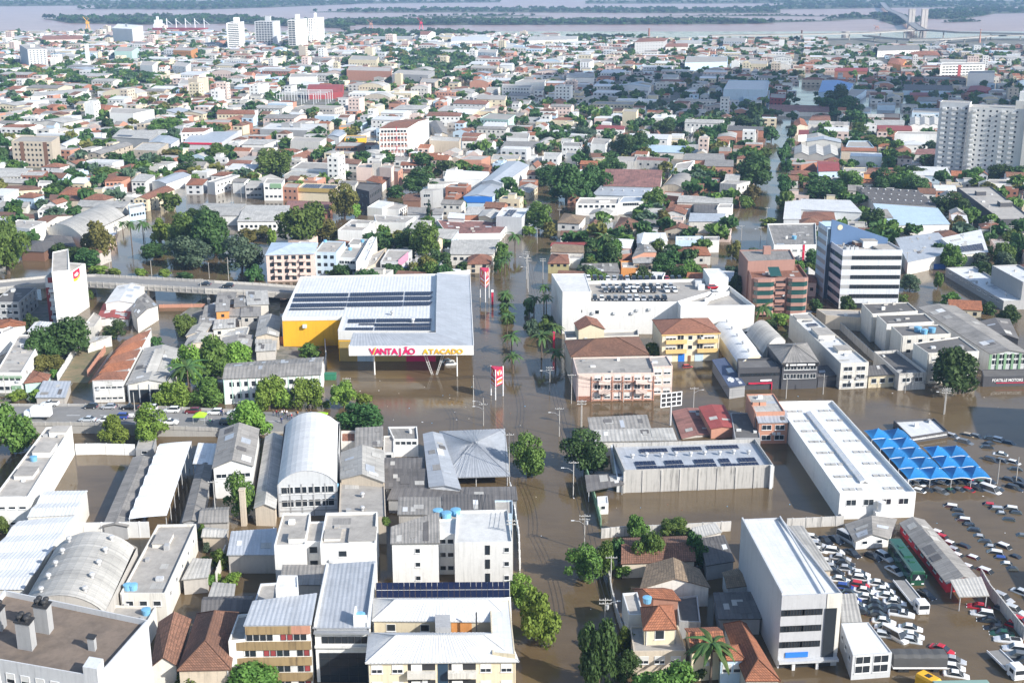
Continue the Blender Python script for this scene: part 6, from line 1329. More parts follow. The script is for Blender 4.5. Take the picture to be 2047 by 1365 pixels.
# neighbours just outside the right edge, whose shade reaches the water
b=Bd('apartment_building',V((152,262,0)),V((178,258,0)),V((158,286,0)),26,'wh','sl','f',label='tall white apartment block just beyond the right edge behind the open car park'); b.win('f',6,8,1.6,1.3,force=False); b.win('l',5,8,1.6,1.3,force=False)
b=Bd('house',V((108,190,0)),V((126,188,0)),V((110,206,0)),10,'cr','te','hu',rh=2,label='cream house with orange roof just beyond the right edge near the diagonal wall'); b.win('l',4,3,1.4,1.3,force=False)
table('''
@G1
a f be sl @345 82,155 375,160 150,115 p=.5 f=9,5,1.2,1.3 k=bap | brown and beige six storey apartment block with two dark brown vertical bands, far left
h gv wh wm @268 415,190 480,192 548,127 c=615,130 rh=1 r=4,2 | long white gabled house right of the brown beige apartment block
a gv be fb @330 640,245 737,250 880,165 c=970,180 rh=1 f=2,3,.9,1.2 r=6,3 | long beige block with grey roof and three small rows of end windows
h f be fl @300 965,218 1150,226 1040,165 c=1230,170 p=.4 f=2,2,1,1 | plain beige block right of the long beige one, with few windows
s f wh sd 5 655,160 745,158 680,125 c=810,135 p=.3 | low white block with a dark roof at the left, before long pale sheds
w s gr fl 6 820,125 1090,140 880,75 c=1155,85 rh=.4 x=s:.1,.1,.5,.3,10,2 | wide grey warehouse with weathered roof beyond the beige blocks
w gv wh zn 5 1085,165 1250,178 1160,112 c=1310,140 rh=1 x=s:.1,.1,.45,.9,6,8 | white gabled store with striped rows of solar panels on its roof
h f wh te @165 1320,95 1490,88 1340,55 c=1555,58 p=.1 f=5,2 | white two storey block with a strip of orange roof beside the corner store
s f lg zn 5 1340,160 1620,165 1420,85 c=1742,85 p=.1 k=cst | corner store with large grey roof and a red and white fascia
w gu ow fl 4.5 -60,420 160,412 0,350 c=240,355 rh=.8 f=8,2 | long low white warehouse with weathered roof at the left edge, two rows of windows
h f br fl 5 152,405 312,408 180,372 c=350,372 p=.4 f=4,2 | brown brick house with flat grey roof below the brown beige apartment block
h s te fl 5.4 365,392 460,388 375,362 c=462,365 rh=.3 | salmon walled house with pale roof near the brown brick house
h hu cr to 4.6 20,520 295,505 60,480 c=300,482 rh=1 f=6,1 | long house with faded tile roof and a bright pink and yellow shop sign
h f wh sl 6.5 275,465 370,462 290,440 c=380,445 p=.3 f=3,2 | small white two storey house with red awning near the pink shop sign
h hu be tr 4.4 430,545 600,548 492,490 c=672,502 rh=2 | house with broad bright orange hipped tile roof at the left
h gu be to 3.6 365,585 580,588 370,545 c=600,550 rh=.8 | long brown tiled roof in front of the broad orange hipped roof
h hu te tr @545 765,447 890,442 800,408 c=950,416 rh=1 f=4,2 k=redh | red walled two storey house with orange hipped roof
h s wh fl 6 960,448 1062,450 1020,398 c=1132,410 rh=.4 f=3,2 | white house with pale roof right of the red walled house
w gv wh zn 5 1110,452 1215,466 1280,387 c=1395,402 rh=1 | white hall with shiny grey gabled roof behind the cream corner block
a gv cr te @668 980,578 1075,578 1182,487 c=1272,508 rh=1.2 f=3,3,1,1.1 r=6,3,1,1.3 | cream yellow corner block with green windows and tiled gable, by a flooded street
w s ow fl 5 560,632 900,642 590,592 c=952,602 rh=.4 | long white roofed shed behind the big pale market barrel roof
w bv ow fl 5 350,792 600,855 640,655 c=945,692 rh=3.4 | very large pale market hall with curved barrel roof and dark roof slots
s f lb sl 6 945,650 1058,630 935,620 c=1050,605 p=.4 f=5,1 | narrow shop with black sign strip next to the cream yellow corner block
h hp lg tr @545 1360,475 1475,475 1400,425 c=1517,432 rh=1.3 f=2,2,1.6,1.2 | corner house with orange pyramid roof standing in the flooded street
s f wh fl @540 1512,450 1570,458 1690,397 c=1750,402 p=.4 r=6,2,1.4,1 | long pale flat roofed shop row with a glazed street side
h hu wh te @398 1645,332 1822,327 1690,290 c=1842,297 rh=1.2 f=4,2 | white villa with broad orange hipped roof under dark trees
s f gr sl @572 1790,482 1915,478 1832,442 c=1962,447 p=.4 f=4,2,1.6,1.1 | grey two storey shop with red ground floor on the flooded street
s f wh sl @590 1925,462 2062,462 1950,425 c=2080,430 p=.4 f=4,2,1.4,1.1 k=gsg | white shop with a pale green sign board on the flooded street
w gu wh fl 4.5 1500,700 1742,700 1490,608 c=1800,615 rh=1 | left half of the pale gabled market halls beside the park trees
w gu wh fl 4.5 1735,742 2105,740 1805,622 c=2115,625 rh=1 f=10,1 | right half of the pale gabled market halls beside the park trees
h hu ow to 4 -20,720 250,715 -10,668 c=240,690 rh=1 | house with long mottled orange roof at the left edge
h f wh sl @740 275,662 382,655 320,618 c=430,622 p=.4 f=3,2 r=2,2 | stained white two storey flat roofed house at the left
w f wh sl @905 50,775 217,795 130,727 c=337,742 p=.4 | blank white building behind the big round tree at left edge
h hu bn fd 4 155,955 320,962 240,880 c=440,885 rh=1.6 | dark roofed club house, left half, beside the slim white tower
h hu bn fd 4.4 320,880 560,930 340,838 c=520,850 rh=1.4 | dark roofed club house, right half, beside the yellow brown tree
w s ow sl 4 -30,640 190,640 20,600 c=215,605 rh=.3 | low white walled roof at the left edge above the long mottled roof
@G2
w f gr sw @135 70,67 415,77 150,22 c=560,27 p=.5 f=1,1 x=b:.4,.5,6,5,3/b:.62,.5,6,5,3 | long grey walled store with two boxes on its white roof
s s wh fl 5 -60,180 100,182 0,142 c=200,148 rh=.3 | white and blue store with pale roof left of long grey walled store
s f ow sl 8 295,152 510,162 320,122 c=557,132 p=.4 | pale box shaped store with stained top and dark ground floor
w gv wh zn 6 570,118 650,122 622,72 c=720,88 rh=.8 x=s:.1,.1,.45,.9,4,6 | small white hall with blue solar panels on its left roof slope
s f or sl 5 650,55 735,52 660,35 c=748,38 p=.3 | small bright orange fronted shop
s f ye sl 4.5 690,138 848,132 700,112 c=850,115 p=.3 | low shop with bright yellow band beside the tall blank walled block
a f bn fl @265 622,195 790,190 662,158 c=840,165 p=.4 f=6,2,1.8,1.4 | two storey block with dark deep balconies and pale flat roof
t gu wh te @298 945,62 1150,58 1105,0 c=1306,-8 rh=1.2 o=.1 f=8,5,1.6,1.4 k=wt | tall block with red and white front and one huge blank white side wall
w f be fl @238 1310,150 1527,158 1320,112 c=1540,130 p=.4 | blank cream box building right of the huge blank white wall
h gu ow te 6 1550,118 1665,120 1572,92 c=1722,98 rh=.8 | orange roofed house right of the blank cream box
h gu wh te 5 1548,152 1650,152 1552,128 c=1668,130 rh=.7 f=3,1 | small white house with orange roof in front of the other orange roofed house
w gv be fb 5.5 1370,105 1445,105 1310,20 c=1400,10 rh=1.4 | grey gabled old warehouse behind the blank cream box
h f ow fb @252 1830,207 2050,203 1872,158 c=2050,160 p=.3 f=5,1 | pale two level house with grey roof above the long stepped warehouse
w f te sl @385 1520,290 1690,292 1602,257 c=1756,263 p=.2 | tall windowless salmon slab building
h f be fl 5 1760,292 1960,285 1775,250 c=1975,255 p=.3 f=6,1 | long beige block right of the windowless salmon slab
w gv wh zn 7 1695,452 1845,467 1880,302 c=2037,332 rh=1.4 | long white walled warehouse with grey gabled roof running away from the viewer
w gv lb zn 5.6 1560,560 1768,562 1690,472 c=1850,482 rh=1 k=bluef | grey roofed store with a bright blue front band
w m wh wm 6 1420,430 1690,435 1440,368 c=1748,385 n=4 rh=.9 | white hall with four saw tooth roof bays
h f wh sl 5 1297,470 1420,470 1310,425 c=1640,440 p=.4 r=4,1 | white stepped house before saw tooth hall
h f gr sl @650 1243,520 1337,516 1272,503 c=1410,505 p=.3 f=1,2,3.4,1.6 | grey three level house with big dark windows by the flooded street
h hu ow to 5 525,312 790,322 570,268 c=815,292 rh=1.2 f=8,1 | long house with pale orange tile roof before the tall blank walled block
h f wh sl 6 300,352 580,368 372,305 c=717,322 p=.4 r=5,1 | large white flat roofed house with courtyard terraces
h f ow fl 5 247,400 480,410 300,370 c=560,378 p=.3 f=6,1 | pale flat roofed house in front of large white terraces
h f pk sl 7.5 775,345 887,350 800,325 c=900,328 p=.2 | blank pinkish white block, left of three before the red mast
h f ow sl 10 890,315 958,318 890,297 c=962,300 p=.2 | pale tower like block, middle of three before the red mast
h f pk sl 8 945,345 1030,352 960,325 c=1052,332 p=.2 | pinkish white block, right of three before the red mast
h hu ow tr 4.5 850,440 965,466 900,407 c=1022,420 rh=1.3 | bright orange hipped roof house beside the narrow salmon tower
h f te sl 10 1050,375 1080,378 1052,350 c=1115,355 p=.1 r=2,3,.8,1 | narrow salmon tower house
h gu wh tr @375 1100,332 1277,332 1112,305 c=1290,315 rh=.6 f=6,2 | white house with narrow bright orange roof behind the narrow salmon tower
h hp cr to 4.4 1120,385 1210,388 1130,358 c=1235,365 rh=1.2 | small cream house with brown hipped roof, arched porch
s f te sl @588 235,490 345,496 268,458 c=372,465 p=.3 f=3,2,1,1.1 | salmon pink two storey corner shop beside the gold fascia store
s f cr sl @588 345,497 620,507 390,460 c=652,470 p=.5 x=s:.1,.1,.55,.9,8,6/s:.62,.1,.95,.8,6,4 k=gold | store with wide golden fascia and blue solar panels on its roof
h f ow fb 6 640,480 765,482 650,440 c=790,448 p=.3 f=3,1 | grey roofed house behind the golden fascia store
o f dg sd @640 772,500 870,522 800,455 c=957,465 p=.6 r=7,2,1.3,1.6 f=3,2,1.6,1.6 | modern black glass showroom with flat dark roof
w gu br ru 4 262,650 560,660 280,590 c=600,600 rh=.6 | low brick shed with rusty red roof half hidden by a big tree
h f wh wm @700 855,637 965,645 940,585 c=1047,600 p=.2 | shiny white flat block, left half, before the flooded yard
h f wh sl @700 970,650 1090,655 1045,600 c=1148,622 p=.3 r=4,2 | white block, right half, with small windows on its right side
w f wh sl @850 920,745 1137,752 905,692 c=1212,706 p=.4 r=3,1,1.4,1.2 | big white blank walled hall with pale patched roof left of the round street tree
w f wh sl 6.5 640,803 822,808 742,726 c=925,737 p=.5 x=b:.75,.5,6,4,2 | white terrace building attached left of the big blank walled hall
w f wh ru @890 1440,832 1830,827 1362,728 c=1902,742 p=.3 r=5,2,1.4,1.6 k=chh | white hall with red and white patchwork tile roof behind the store
w s lg fb 4 1150,690 1400,692 1160,642 c=1410,655 rh=.4 | low grey shed behind a tall narrow dark conifer
d s wh wm 5 1445,715 1565,722 1460,682 c=1565,690 rh=.3 | small white roof behind the red and white patchwork roof
d s br fl 4.4 1570,695 1700,690 1600,640 c=1712,640 rh=.3 | brown walled shed with pale roof
h gv cr fl 5 1670,705 1770,722 1710,655 c=1850,672 rh=.9 f=4,1 | pale house with grey gabled roof and dark windows behind the patchwork roof
s f lg wm @830 1797,702 1985,712 1845,640 c=2050,645 p=.8 x=s:.25,.15,.55,.9,3,8 | pale corner store with a stripe of solar panels at the flooded main street
h gu bn to 5 1120,590 1240,590 1150,540 c=1260,545 rh=1 | old brown house with a collapsing roof by the flooded street
@G3
w s wh ru 7 757,482 1165,492 772,388 c=1182,397 rh=2.2 k=redroof | tall white hall with a striped red and rusty curved roof
w s wh zn 6 672,547 1062,560 742,487 c=1112,502 rh=.6 x=v:5,1 | grey lower roof in front of the striped red roof
h f wh sl @700 552,612 860,612 582,566 c=872,570 p=.6 f=7,1,1.6,1.6,3.8 x=b:.65,.5,5,4,1 | old ornate white street house standing in water beneath the striped red roof
h f wh zn @692 862,602 1045,597 900,560 c=1047,560 p=.2 f=1,1,8,1.8,4 | white modern house with wide dark window right of the ornate white house
w bv be fb 4 1178,492 1337,502 1258,395 c=1425,432 rh=2 | warehouse with dull grey barrel roof by the small flooded yard
h f br sl 4 1195,548 1310,560 1200,522 c=1340,530 p=.4 | low brick house in front of the dull grey barrel roof
a f dy sl @400 845,302 985,302 862,266 c=1002,270 p=.3 | stained old concrete block, left of two among trees
a f dy ru @395 988,292 1232,302 1002,264 c=1237,278 p=.4 f=4,2,1.2,1.2 | stained ruin like block with rust red top band, right of two among trees
w s ow lb @278 1010,232 1337,242 1042,186 c=1352,197 rh=.5 | long pale warehouse with blue edged roof behind the stained blocks
w bu lb fl @252 1350,217 1497,217 1370,178 c=1492,180 rh=.9 | pale blue fronted hall with low curved roof
w s te fb 5 1335,292 1640,297 1352,250 c=1632,252 rh=.4 | brick shed with long grey roof in front of the pale blue hall
w s te fb 5 1490,337 1702,342 1502,294 c=1702,300 rh=.5 f=6,1 | red brick shed with dark grey roof beside the huge dark tree
h f wh sl 5 1270,352 1372,357 1290,318 c=1422,295 p=.3 f=4,1 r=4,1 | white house among trees behind the grey barrel roof
h f dy sl @582 1605,462 1727,472 1640,440 c=1827,447 p=.4 r=3,2 | stained white wall building by the right flooded street
w s ow fl 5 1295,602 1692,612 1312,556 c=1697,576 rh=.4 f=8,1 | long pale shed roof between the yard and the orange gabled house
h gu wh te @690 1230,642 1392,642 1262,590 c=1417,600 rh=1.1 f=2,1,2.4,1.2,2.6 | white house with orange gabled roof and big upper windows
d s gr fd 4 1417,672 1583,682 1420,618 c=1583,615 rh=.3 cs=1.6 | black and white striped pergola roof beside the orange gabled house
h f wh sl @720 1583,642 1690,640 1600,612 c=1702,612 p=.3 | small white box house by the right flooded street
h f pk sl @820 1240,728 1337,732 1252,702 c=1342,705 p=.3 f=2,1,1.2,1.2,3 | pink two storey house in the middle block
h s ow zn @825 1380,742 1632,742 1392,687 c=1642,692 rh=.4 f=3,1 | white house with shining zinc roof and blank pale wall
h hu wh tb @810 420,748 577,758 470,680 c=622,702 rh=1.8 f=2,1 | old white house with tan and brown hipped tile roof near the main street
h gu wh to @890 442,842 720,842 447,808 c=715,812 rh=.7 f=5,1 | white house with long thin brown tile roof near the palms
h gu wh rd 3.4 370,918 700,915 390,893 c=690,893 rh=.5 | low maroon lean-to roof below the long thin brown tile roof
h gu ow tb 5 370,962 610,970 402,905 c=600,915 rh=1.2 | white house with mottled brown tile roof near the main street
h hp ol te @1120 350,1047 502,1047 378,975 c=492,980 rh=1.6 f=3,1,1.2,1.2,2.5 | olive walled house with pointed orange tile roof by the main street
d f wh sl 4 500,1010 605,1012 500,965 c=610,970 p=.3 | small white annex right of the olive walled house
h gv wh to 4.4 632,805 700,800 660,745 c=722,740 rh=1 | small house with steep old tile roof between cream and white houses
h s cr fl @838 700,797 815,797 717,757 c=822,757 rh=.3 f=1,1,1,1 | plain cream cottage with pale roof
h hu be to @832 832,792 1002,792 882,707 c=1017,742 rh=2.2 | house with tall brown hipped tile roof behind a dark spruce
w gv wh wm 5 1000,900 1060,925 1000,838 c=1100,832 rh=.8 | white sided shed, left part, with shiny roof before the pink house
w s wh wm 5 1065,890 1222,882 1062,832 c=1202,832 rh=.4 | bright white sheet roof before the pink house
h f lb wm 4.6 1282,880 1490,878 1282,850 c=1480,848 p=.4 | pale blue walled shed behind a light green tree
h f wh sl @972 1490,882 1600,878 1490,850 c=1602,850 p=.3 | blank white box house at the end of the pale blue shed
h f br fl 4.4 855,985 960,975 850,945 c=955,940 p=.3 | small brick house with weeds growing on its flat roof
h gv te fb 5 965,1002 1140,965 1000,935 c=1095,912 rh=1 | brick gabled workshop with grey patched roof
h hu ow tr @1060 1290,988 1537,988 1312,925 c=1502,927 rh=2 f=2,1 | house with vivid orange double hipped roof and pale blank wall
h hu ow to 3.4 1265,1100 1520,1100 1290,1055 c=1502,1052 rh=1 | low brown red tile roof below the vivid orange double roof
d s gr fb 3.4 590,1105 870,1110 600,1055 c=850,1052 rh=.3 | wide dark grey sheet roof behind the white parking building
h f or sl 3.4 885,1080 1015,1082 880,1030 c=1000,1028 p=.5 | open orange walled yard house behind the white parking building
h s be fl 4 975,1045 1142,1045 970,1008 c=1142,1010 rh=.3 f=2,1 | small house with pale grey roof next to the orange walled yard
h s lg fb 3.6 1040,790 1150,790 1050,730 c=1160,735 rh=.3 | tangle of grey shack roofs left of the pink house
h gu wh rd @108 700,67 905,70 717,36 c=912,45 rh=.7 f=6,1 | white house with red roof among trees in the middle distance
h f wh sl 6 45,130 205,135 55,88 c=215,95 p=.4 | white block with flat top above the long stepped white hall
w s wh fb @265 5,202 240,207 42,160 c=300,165 rh=.4 | white shed with grey roof, one of the stepped halls
w gv be fl 6 250,180 310,185 330,130 c=400,140 rh=1 | beige gabled end hall beside the stepped halls
h f wh fl @360 318,268 420,272 320,235 c=450,240 p=.3 f=3,2 | white three storey house beside a dense dark tree
h f wh sl @330 482,245 560,250 490,218 c=572,225 p=.2 | tall white box house left of the pointed conifer
h f wh fb 8 450,190 595,195 460,160 c=600,165 p=.3 f=5,2 | white house with flat roof behind the pointed conifer
h f wh sl 8.5 660,175 770,180 680,132 c=812,140 p=.3 r=4,3 | white four storey house right of the pointed conifer
w bv te fl @172 1585,128 1722,132 1600,95 c=1730,98 rh=1.2 f=6,1 | red brick hall with pale arched roof in the distance
w s br fd 5 1660,77 1932,77 1672,45 c=1945,55 rh=.3 | long dark roofed brick shed in the distance among trees
h gv or te 4.4 1130,120 1180,118 1125,90 c=1160,85 rh=1.4 | tiny house with steep orange gable among dark trees
@G4
w s ow ru @270 150,237 590,242 150,190 c=585,200 rh=.6 | very long old hall with rusty streaked roof
h hu wh te 6 440,302 600,302 470,262 c=590,264 rh=.8 f=4,1 | white house with pale orange hipped roof behind the stained concrete box
h f dy sl 6 432,335 560,335 440,305 c=570,308 p=.3 | stained concrete box right of the steep red gable
h f wh sl @380 575,342 740,342 582,312 c=742,315 p=.3 f=6,1 | white two storey block among dark trees
h gv be tr 5.4 318,360 430,345 330,310 c=400,295 rh=2 | house with steep red brown gable roof beside the canal like street
h s wh rd 5 360,410 435,405 365,378 c=435,378 rh=.3 | small white house with a red band
w mv co fl 5 328,560 660,572 330,502 c=650,502 n=3 rh=1.8 | grey factory with three dark saw tooth roof lights
h f lb sl 6.5 715,495 925,502 735,455 c=885,455 p=.6 | pale flat roofed block with grey stained roof behind orange strip roof
h gu be tr 5.4 682,530 945,535 690,500 c=935,502 rh=.5 | beige hall with a straight bright orange strip roof
w bu wh wm @650 745,572 985,577 757,545 c=975,548 rh=.7 | white fronted hall with shallow curved roof
h f br sl @690 305,632 380,635 310,600 c=580,605 p=.3 f=2,2 | unfinished orange brick house with flat roof
h gu lb rd @760 512,685 665,682 502,610 c=655,612 rh=1.4 f=2,1 | steep magenta roofed house with a white tower porch
h f cr sl 4.4 690,690 870,688 700,655 c=870,655 p=.3 | low cream yellow house with roof clutter
h hu or te 4.2 850,702 1095,697 890,658 c=1060,658 rh=1.2 | broad orange tiled hipped roof half hidden by trees
w m co fd 6 920,918 1390,945 792,800 c=1240,825 n=5 rh=.9 x=v:8,3 k=vents | big dark grey factory roof studded with white vents
w s wh lb 5.4 1020,1088 1490,1078 920,932 c=1398,968 rh=.5 | large shining pale blue white metal roof with stained front wall
h hv cr fb 6 930,1030 1065,1028 905,975 c=1020,965 rh=1 r=1,1 | yellow house with grey hipped roof next to the shining metal roof
w s wh wm 5 375,968 832,992 380,897 c=742,907 rh=.4 | long white metal roof above the orange hipped roof
w s lg wm 5 250,1040 375,1040 265,910 c=375,905 rh=.3 | small pale metal roof at the flooded street corner
h hu lb te 4.4 378,1047 635,1047 400,985 c=620,985 rh=1.1 | house with dark orange hipped roof behind the slanted blue office wall
o f dg sl 7 1870,1042 2110,1037 1547,802 c=1802,797 p=.5 l=9,1,2.5,1.2 x=b:.4,.75,5,4,2/b:.7,.4,6,6,2 k=dgw | long dark walled office hall with jumbled white roofs, right edge
h f wh sl 4.4 1780,775 1975,775 1780,742 c=1970,745 p=.4 f=2,1 | white cube house below the very tall balcony tower
w f wh sl @512 1080,402 1470,410 1102,385 c=1475,390 p=.3 f=4,1,2,1 | broad white factory front left of the very tall balcony tower
h hu wh wm 5 1142,485 1330,487 1150,440 c=1310,440 rh=.9 f=3,1 | white hall with shiny faceted roof in front of the broad white factory
w s ow fl 5 845,340 1150,337 880,302 c=1150,305 rh=.4 | long pale roofed shed in the right middle distance
w s br rd 4.4 955,378 1210,378 950,345 c=1200,348 rh=.4 | long red roofed brick shed in the right middle distance
w mv wh fl 5.4 1195,340 1485,342 1195,285 c=1482,285 n=4 rh=1.3 | white factory with four zigzag roof gables left of the tower
w s dy ru @632 1230,557 1460,557 1250,522 c=1465,522 rh=.4 | raw grey walled shed with rust brown roof beside the tower foot
@M4
a f wh fb @432 150,285 420,282 108,150 c=415,146 p=.5 f=5,3,1.9,1.3,s x=t:.5,.3,1 k=rst | white apartment house with a vertical red stripe between brick house and striped office tower
@G4
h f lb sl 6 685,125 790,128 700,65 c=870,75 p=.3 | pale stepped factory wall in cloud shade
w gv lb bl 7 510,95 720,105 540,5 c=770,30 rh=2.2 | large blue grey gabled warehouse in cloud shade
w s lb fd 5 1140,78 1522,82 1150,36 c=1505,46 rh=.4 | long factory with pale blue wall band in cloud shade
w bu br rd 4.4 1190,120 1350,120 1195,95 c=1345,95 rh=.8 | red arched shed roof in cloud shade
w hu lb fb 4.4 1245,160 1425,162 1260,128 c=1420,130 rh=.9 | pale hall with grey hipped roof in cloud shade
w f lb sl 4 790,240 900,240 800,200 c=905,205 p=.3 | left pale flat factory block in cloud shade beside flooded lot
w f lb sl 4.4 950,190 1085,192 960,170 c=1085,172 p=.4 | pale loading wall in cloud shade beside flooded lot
w f lb sl 4 1210,245 1490,248 1220,212 c=1490,215 p=.4 f=8,1 | long pale walled store before the zigzag gables
w f bn sd 4 985,280 1120,285 990,250 c=1120,255 p=.3 | dark low roof beside flooded factory lot
h gv dr rd 5 1620,85 1760,90 1650,45 c=1800,60 rh=1.4 | red gabled roofs in cloud shade beyond the tower
@F1
w f wh sw @255 655,166 772,172 690,140 c=835,150 p=.3 x=b:.5,.5,8,5,5 | bulky bright white grain silo block by the river docks
t f lg sl @405 160,290 272,287 112,262 c=215,262 p=.5 f=5,9 x=b:.5,.5,6,5,4 | grey white tower block, far left
t f wh sl @395 492,262 505,262 492,256 c=518,256 p=.3 | thin dark sided tower, far left
a f mi sl @360 668,300 770,302 690,275 c=808,278 p=.4 | pale green blank block in the far left city
a f or sl 12 1012,295 1115,298 1030,275 c=1155,282 p=.4 f=8,2 | ochre brick block with dark windows before the docks
w gu pk te 8 245,235 485,230 255,210 c=480,208 rh=2 | long red roofed dock shed at the left by the river
w f wh sl 12 818,382 890,385 830,358 c=920,362 p=.3 r=3,3 | white apartment block in the far left city
a f wh sl 11 1010,385 1085,392 1030,362 c=1115,370 p=.3 r=4,3 f=3,3 | pink white apartment block in the far left city
w bu dr rd 6 1800,545 2000,540 1810,500 c=2010,505 rh=4 k=stripe | arched hall with red and white striped roof by the power substation
w f wh sl 10 640,660 780,665 650,630 c=900,640 p=.4 | low white block with blank side near orange villa
h hu cr tr 7 525,645 600,650 560,608 c=715,622 rh=2.5 | villa with vivid orange hipped roof in the far left city
h hu cr tr 7 1268,668 1490,668 1275,642 c=1485,645 rh=1.6 f=10,2 | long cream house with straight orange roof near the power substation
w f wh sl 6 1040,490 1200,492 1060,465 c=1205,470 p=.4 | white box warehouse, far left middle
w f lb sl 9 1490,450 1560,445 1500,432 c=1580,435 p=.4 | pale blue sided block, far left middle
a f wh sl 9 1690,452 1850,450 1700,432 c=1855,435 p=.4 | pinkish white long block, far left middle
a f cr sl 11 1530,360 1650,340 1540,345 c=1668,325 p=.3 f=6,3 | cream yellow apartment row, far left middle
w gu wh fl 5 180,565 500,545 230,540 c=520,515 rh=1 | long cream shed behind the far left tree belt
@TW
t f wh sl @700 98,290 303,285 190,262 c=375,262 p=.5 f=1,14,23,2.0 x=b:.6,.5,10,6,8 | white tower with dark striped front, leftmost of the riverside towers
t f lg sl @645 540,265 830,266 650,250 c=942,250 p=.5 f=6,14,4,2 x=b:.55,.5,9,7,9 | broad grey white tower with balconies, second of the riverside towers
t f wh sl @700 1062,245 1180,245 1205,215 c=1368,216 p=.5 r=4,16,3,2 f=2,16,5,2 x=b:.6,.5,7,7,9 | white tower, third of the riverside towers from the left
t f wh sl @625 1382,220 1455,216 1480,196 c=1632,196 p=.5 r=4,16,3,2 f=2,16,3,2 x=b:.6,.5,7,7,9 | white tower, rightmost of the riverside towers
@F2
a f be sl @448 850,396 1003,402 860,383 c=1015,386 p=.4 f=7,3 | brown beige block with dark windows right of the big dark trees
a f mi sl @750 905,692 1070,702 960,662 c=1112,673 p=.4 f=8,2 r=4,2 | mint green school block with white bands
t f cr sl @750 1738,652 1820,655 1745,637 c=1832,640 p=.3 | tall ochre ruin like tower house without windows
w hu gr te @315 1810,248 1985,242 1840,225 c=2000,228 rh=3 f=10,4 k=fac | big grey factory with terracotta roof near the river, chimney behind
h hu ow te 9 1990,275 2120,275 1995,255 c=2120,255 rh=2 | lower terracotta roofed wing right of the big grey factory
t f lg sl @425 1490,365 1545,365 1495,348 c=1572,352 p=.4 f=3,6 | slim grey block tower in the middle distance
o f cr sl 10 135,350 300,352 160,325 c=315,330 p=.4 f=10,1 | pale yellow block with a dark window band, middle distance
w f te sl 11 125,412 385,418 140,388 c=390,395 p=.4 | long red brick hall, middle distance
o f gr sl 11 390,435 600,440 430,408 c=640,415 p=.4 f=3,2 | dark grey modern office beside the red brick hall
a f be sl @525 553,480 640,485 570,458 c=672,462 p=.4 f=5,3 | beige block with tall windows beyond the big dark trees
a gu cr sl @640 885,580 1050,585 900,555 c=1062,560 rh=1 r=3,3 f=4,3 | cream apartment house with pale roof behind the mint green school
h hu wh te @655 748,605 940,612 770,583 c=962,588 rh=1.4 f=7,2 | white house with orange roof strip, left of the cream apartment house
a f wh sl @568 1032,508 1200,512 1040,492 c=1212,496 p=.4 f=9,3 | white four storey apartment row, middle distance
w gu wh fl @510 1410,455 1570,455 1420,428 c=1575,430 rh=2.4 | big white gabled hall, middle distance
a f wh sl 11 1110,480 1280,485 1160,462 c=1290,468 p=.4 r=3,3 | white stepped block, middle distance
h hu wh te @738 592,678 790,680 610,655 c=800,660 rh=1.6 f=7,2 | white house with broad orange roof left of mint green school
w gu wh wm 8 735,240 960,238 745,215 c=985,218 rh=2 f=14,1 | long bright white hall near the river
h gu wh te 14 555,205 600,205 560,190 c=645,190 rh=4 f=3,2 | tall white gabled hall by the dock cranes
w gu ow fl 6 200,230 500,230 210,215 c=515,212 rh=1.4 | low pale long shed before the dock cranes
w gu ow fl 8 1180,240 1470,232 1200,215 c=1480,212 rh=2 | long pale shed by the river, right of middle
a f wh sl 10 890,305 1000,310 900,290 c=1010,292 p=.4 f=4,2 | white office block, far middle
@F3
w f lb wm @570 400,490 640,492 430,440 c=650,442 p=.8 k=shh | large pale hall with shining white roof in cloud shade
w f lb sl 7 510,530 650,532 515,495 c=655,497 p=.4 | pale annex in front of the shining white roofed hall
h f dr sl 7 655,535 740,540 660,512 c=745,515 p=.3 f=4,2 | small red and white banded house at the edge of the cloud shade
o f wh sl @440 1590,360 1832,354 1600,346 c=1835,342 p=.4 f=12,5,3.6,1.4 k=sof | white gridded office slab with one red stair strip, right distance
w f lg sl @475 1740,402 1887,400 1750,390 c=1888,388 p=.3 | blank pale block right of the white gridded office slab
w gu wh fb 9 1245,280 1475,275 1255,250 c=1470,250 rh=2 f=16,2 | long white two storey hall near the viaduct
w hu or tr 6 1420,300 1590,305 1440,278 c=1570,282 rh=3 | broad vivid orange roof near the viaduct
h hu or tr 7 1300,345 1380,360 1320,318 c=1405,325 rh=3 | orange house with hipped roof, right distance
w gu br rd 7 1010,390 1190,392 1020,375 c=1190,375 rh=2 | long dark red roof, right distance
w f cr sl 9 515,350 640,352 525,330 c=645,332 p=.4 f=8,1 | cream block in sunlight beyond the cloud shade
w f lb sl 10 190,345 420,340 200,310 c=425,312 p=.3 | long grey blue hall, middle right distance
a f wh sl 9 400,225 520,228 410,208 c=530,210 p=.3 f=8,2 | white old mansion among trees near the river
w gu wh fl 7 140,240 280,240 150,222 c=280,222 rh=2 | white shed among trees near the river
''')
K=KEY['bap']
for u in(.2,.78): K.box('brown_band','Wbn',K.Lu*u,-.08,0,K.Lu*(u+.1),0,K.z-.3)
K=KEY['wt']
for i in range(5): K.box('red_band','Wbp',.1,-.1,K.z*(.05+.18*i),K.Lu-.1,-.0,K.z*(.12+.18*i))
for i in range(9): K.box('pilaster','Wwh',K.Lu*i/8-.2,-.25,-.5,K.Lu*i/8+.2,-.0,K.z*.86)
K=KEY['cst']; K.box('red_fascia','redp',-.3,-.4,3.4,K.Lu,-.01,4.6)
K=KEY['bluef']; K.box('blue_band','bluep',-.1,-.3,2.6,K.Lu+.1,-.01,K.z+.2)
K=KEY['gold']; K.box('gold_fascia','Wgo',-.1,-.5,K.z-1.8,K.Lu+.1,-.01,K.z+.2)
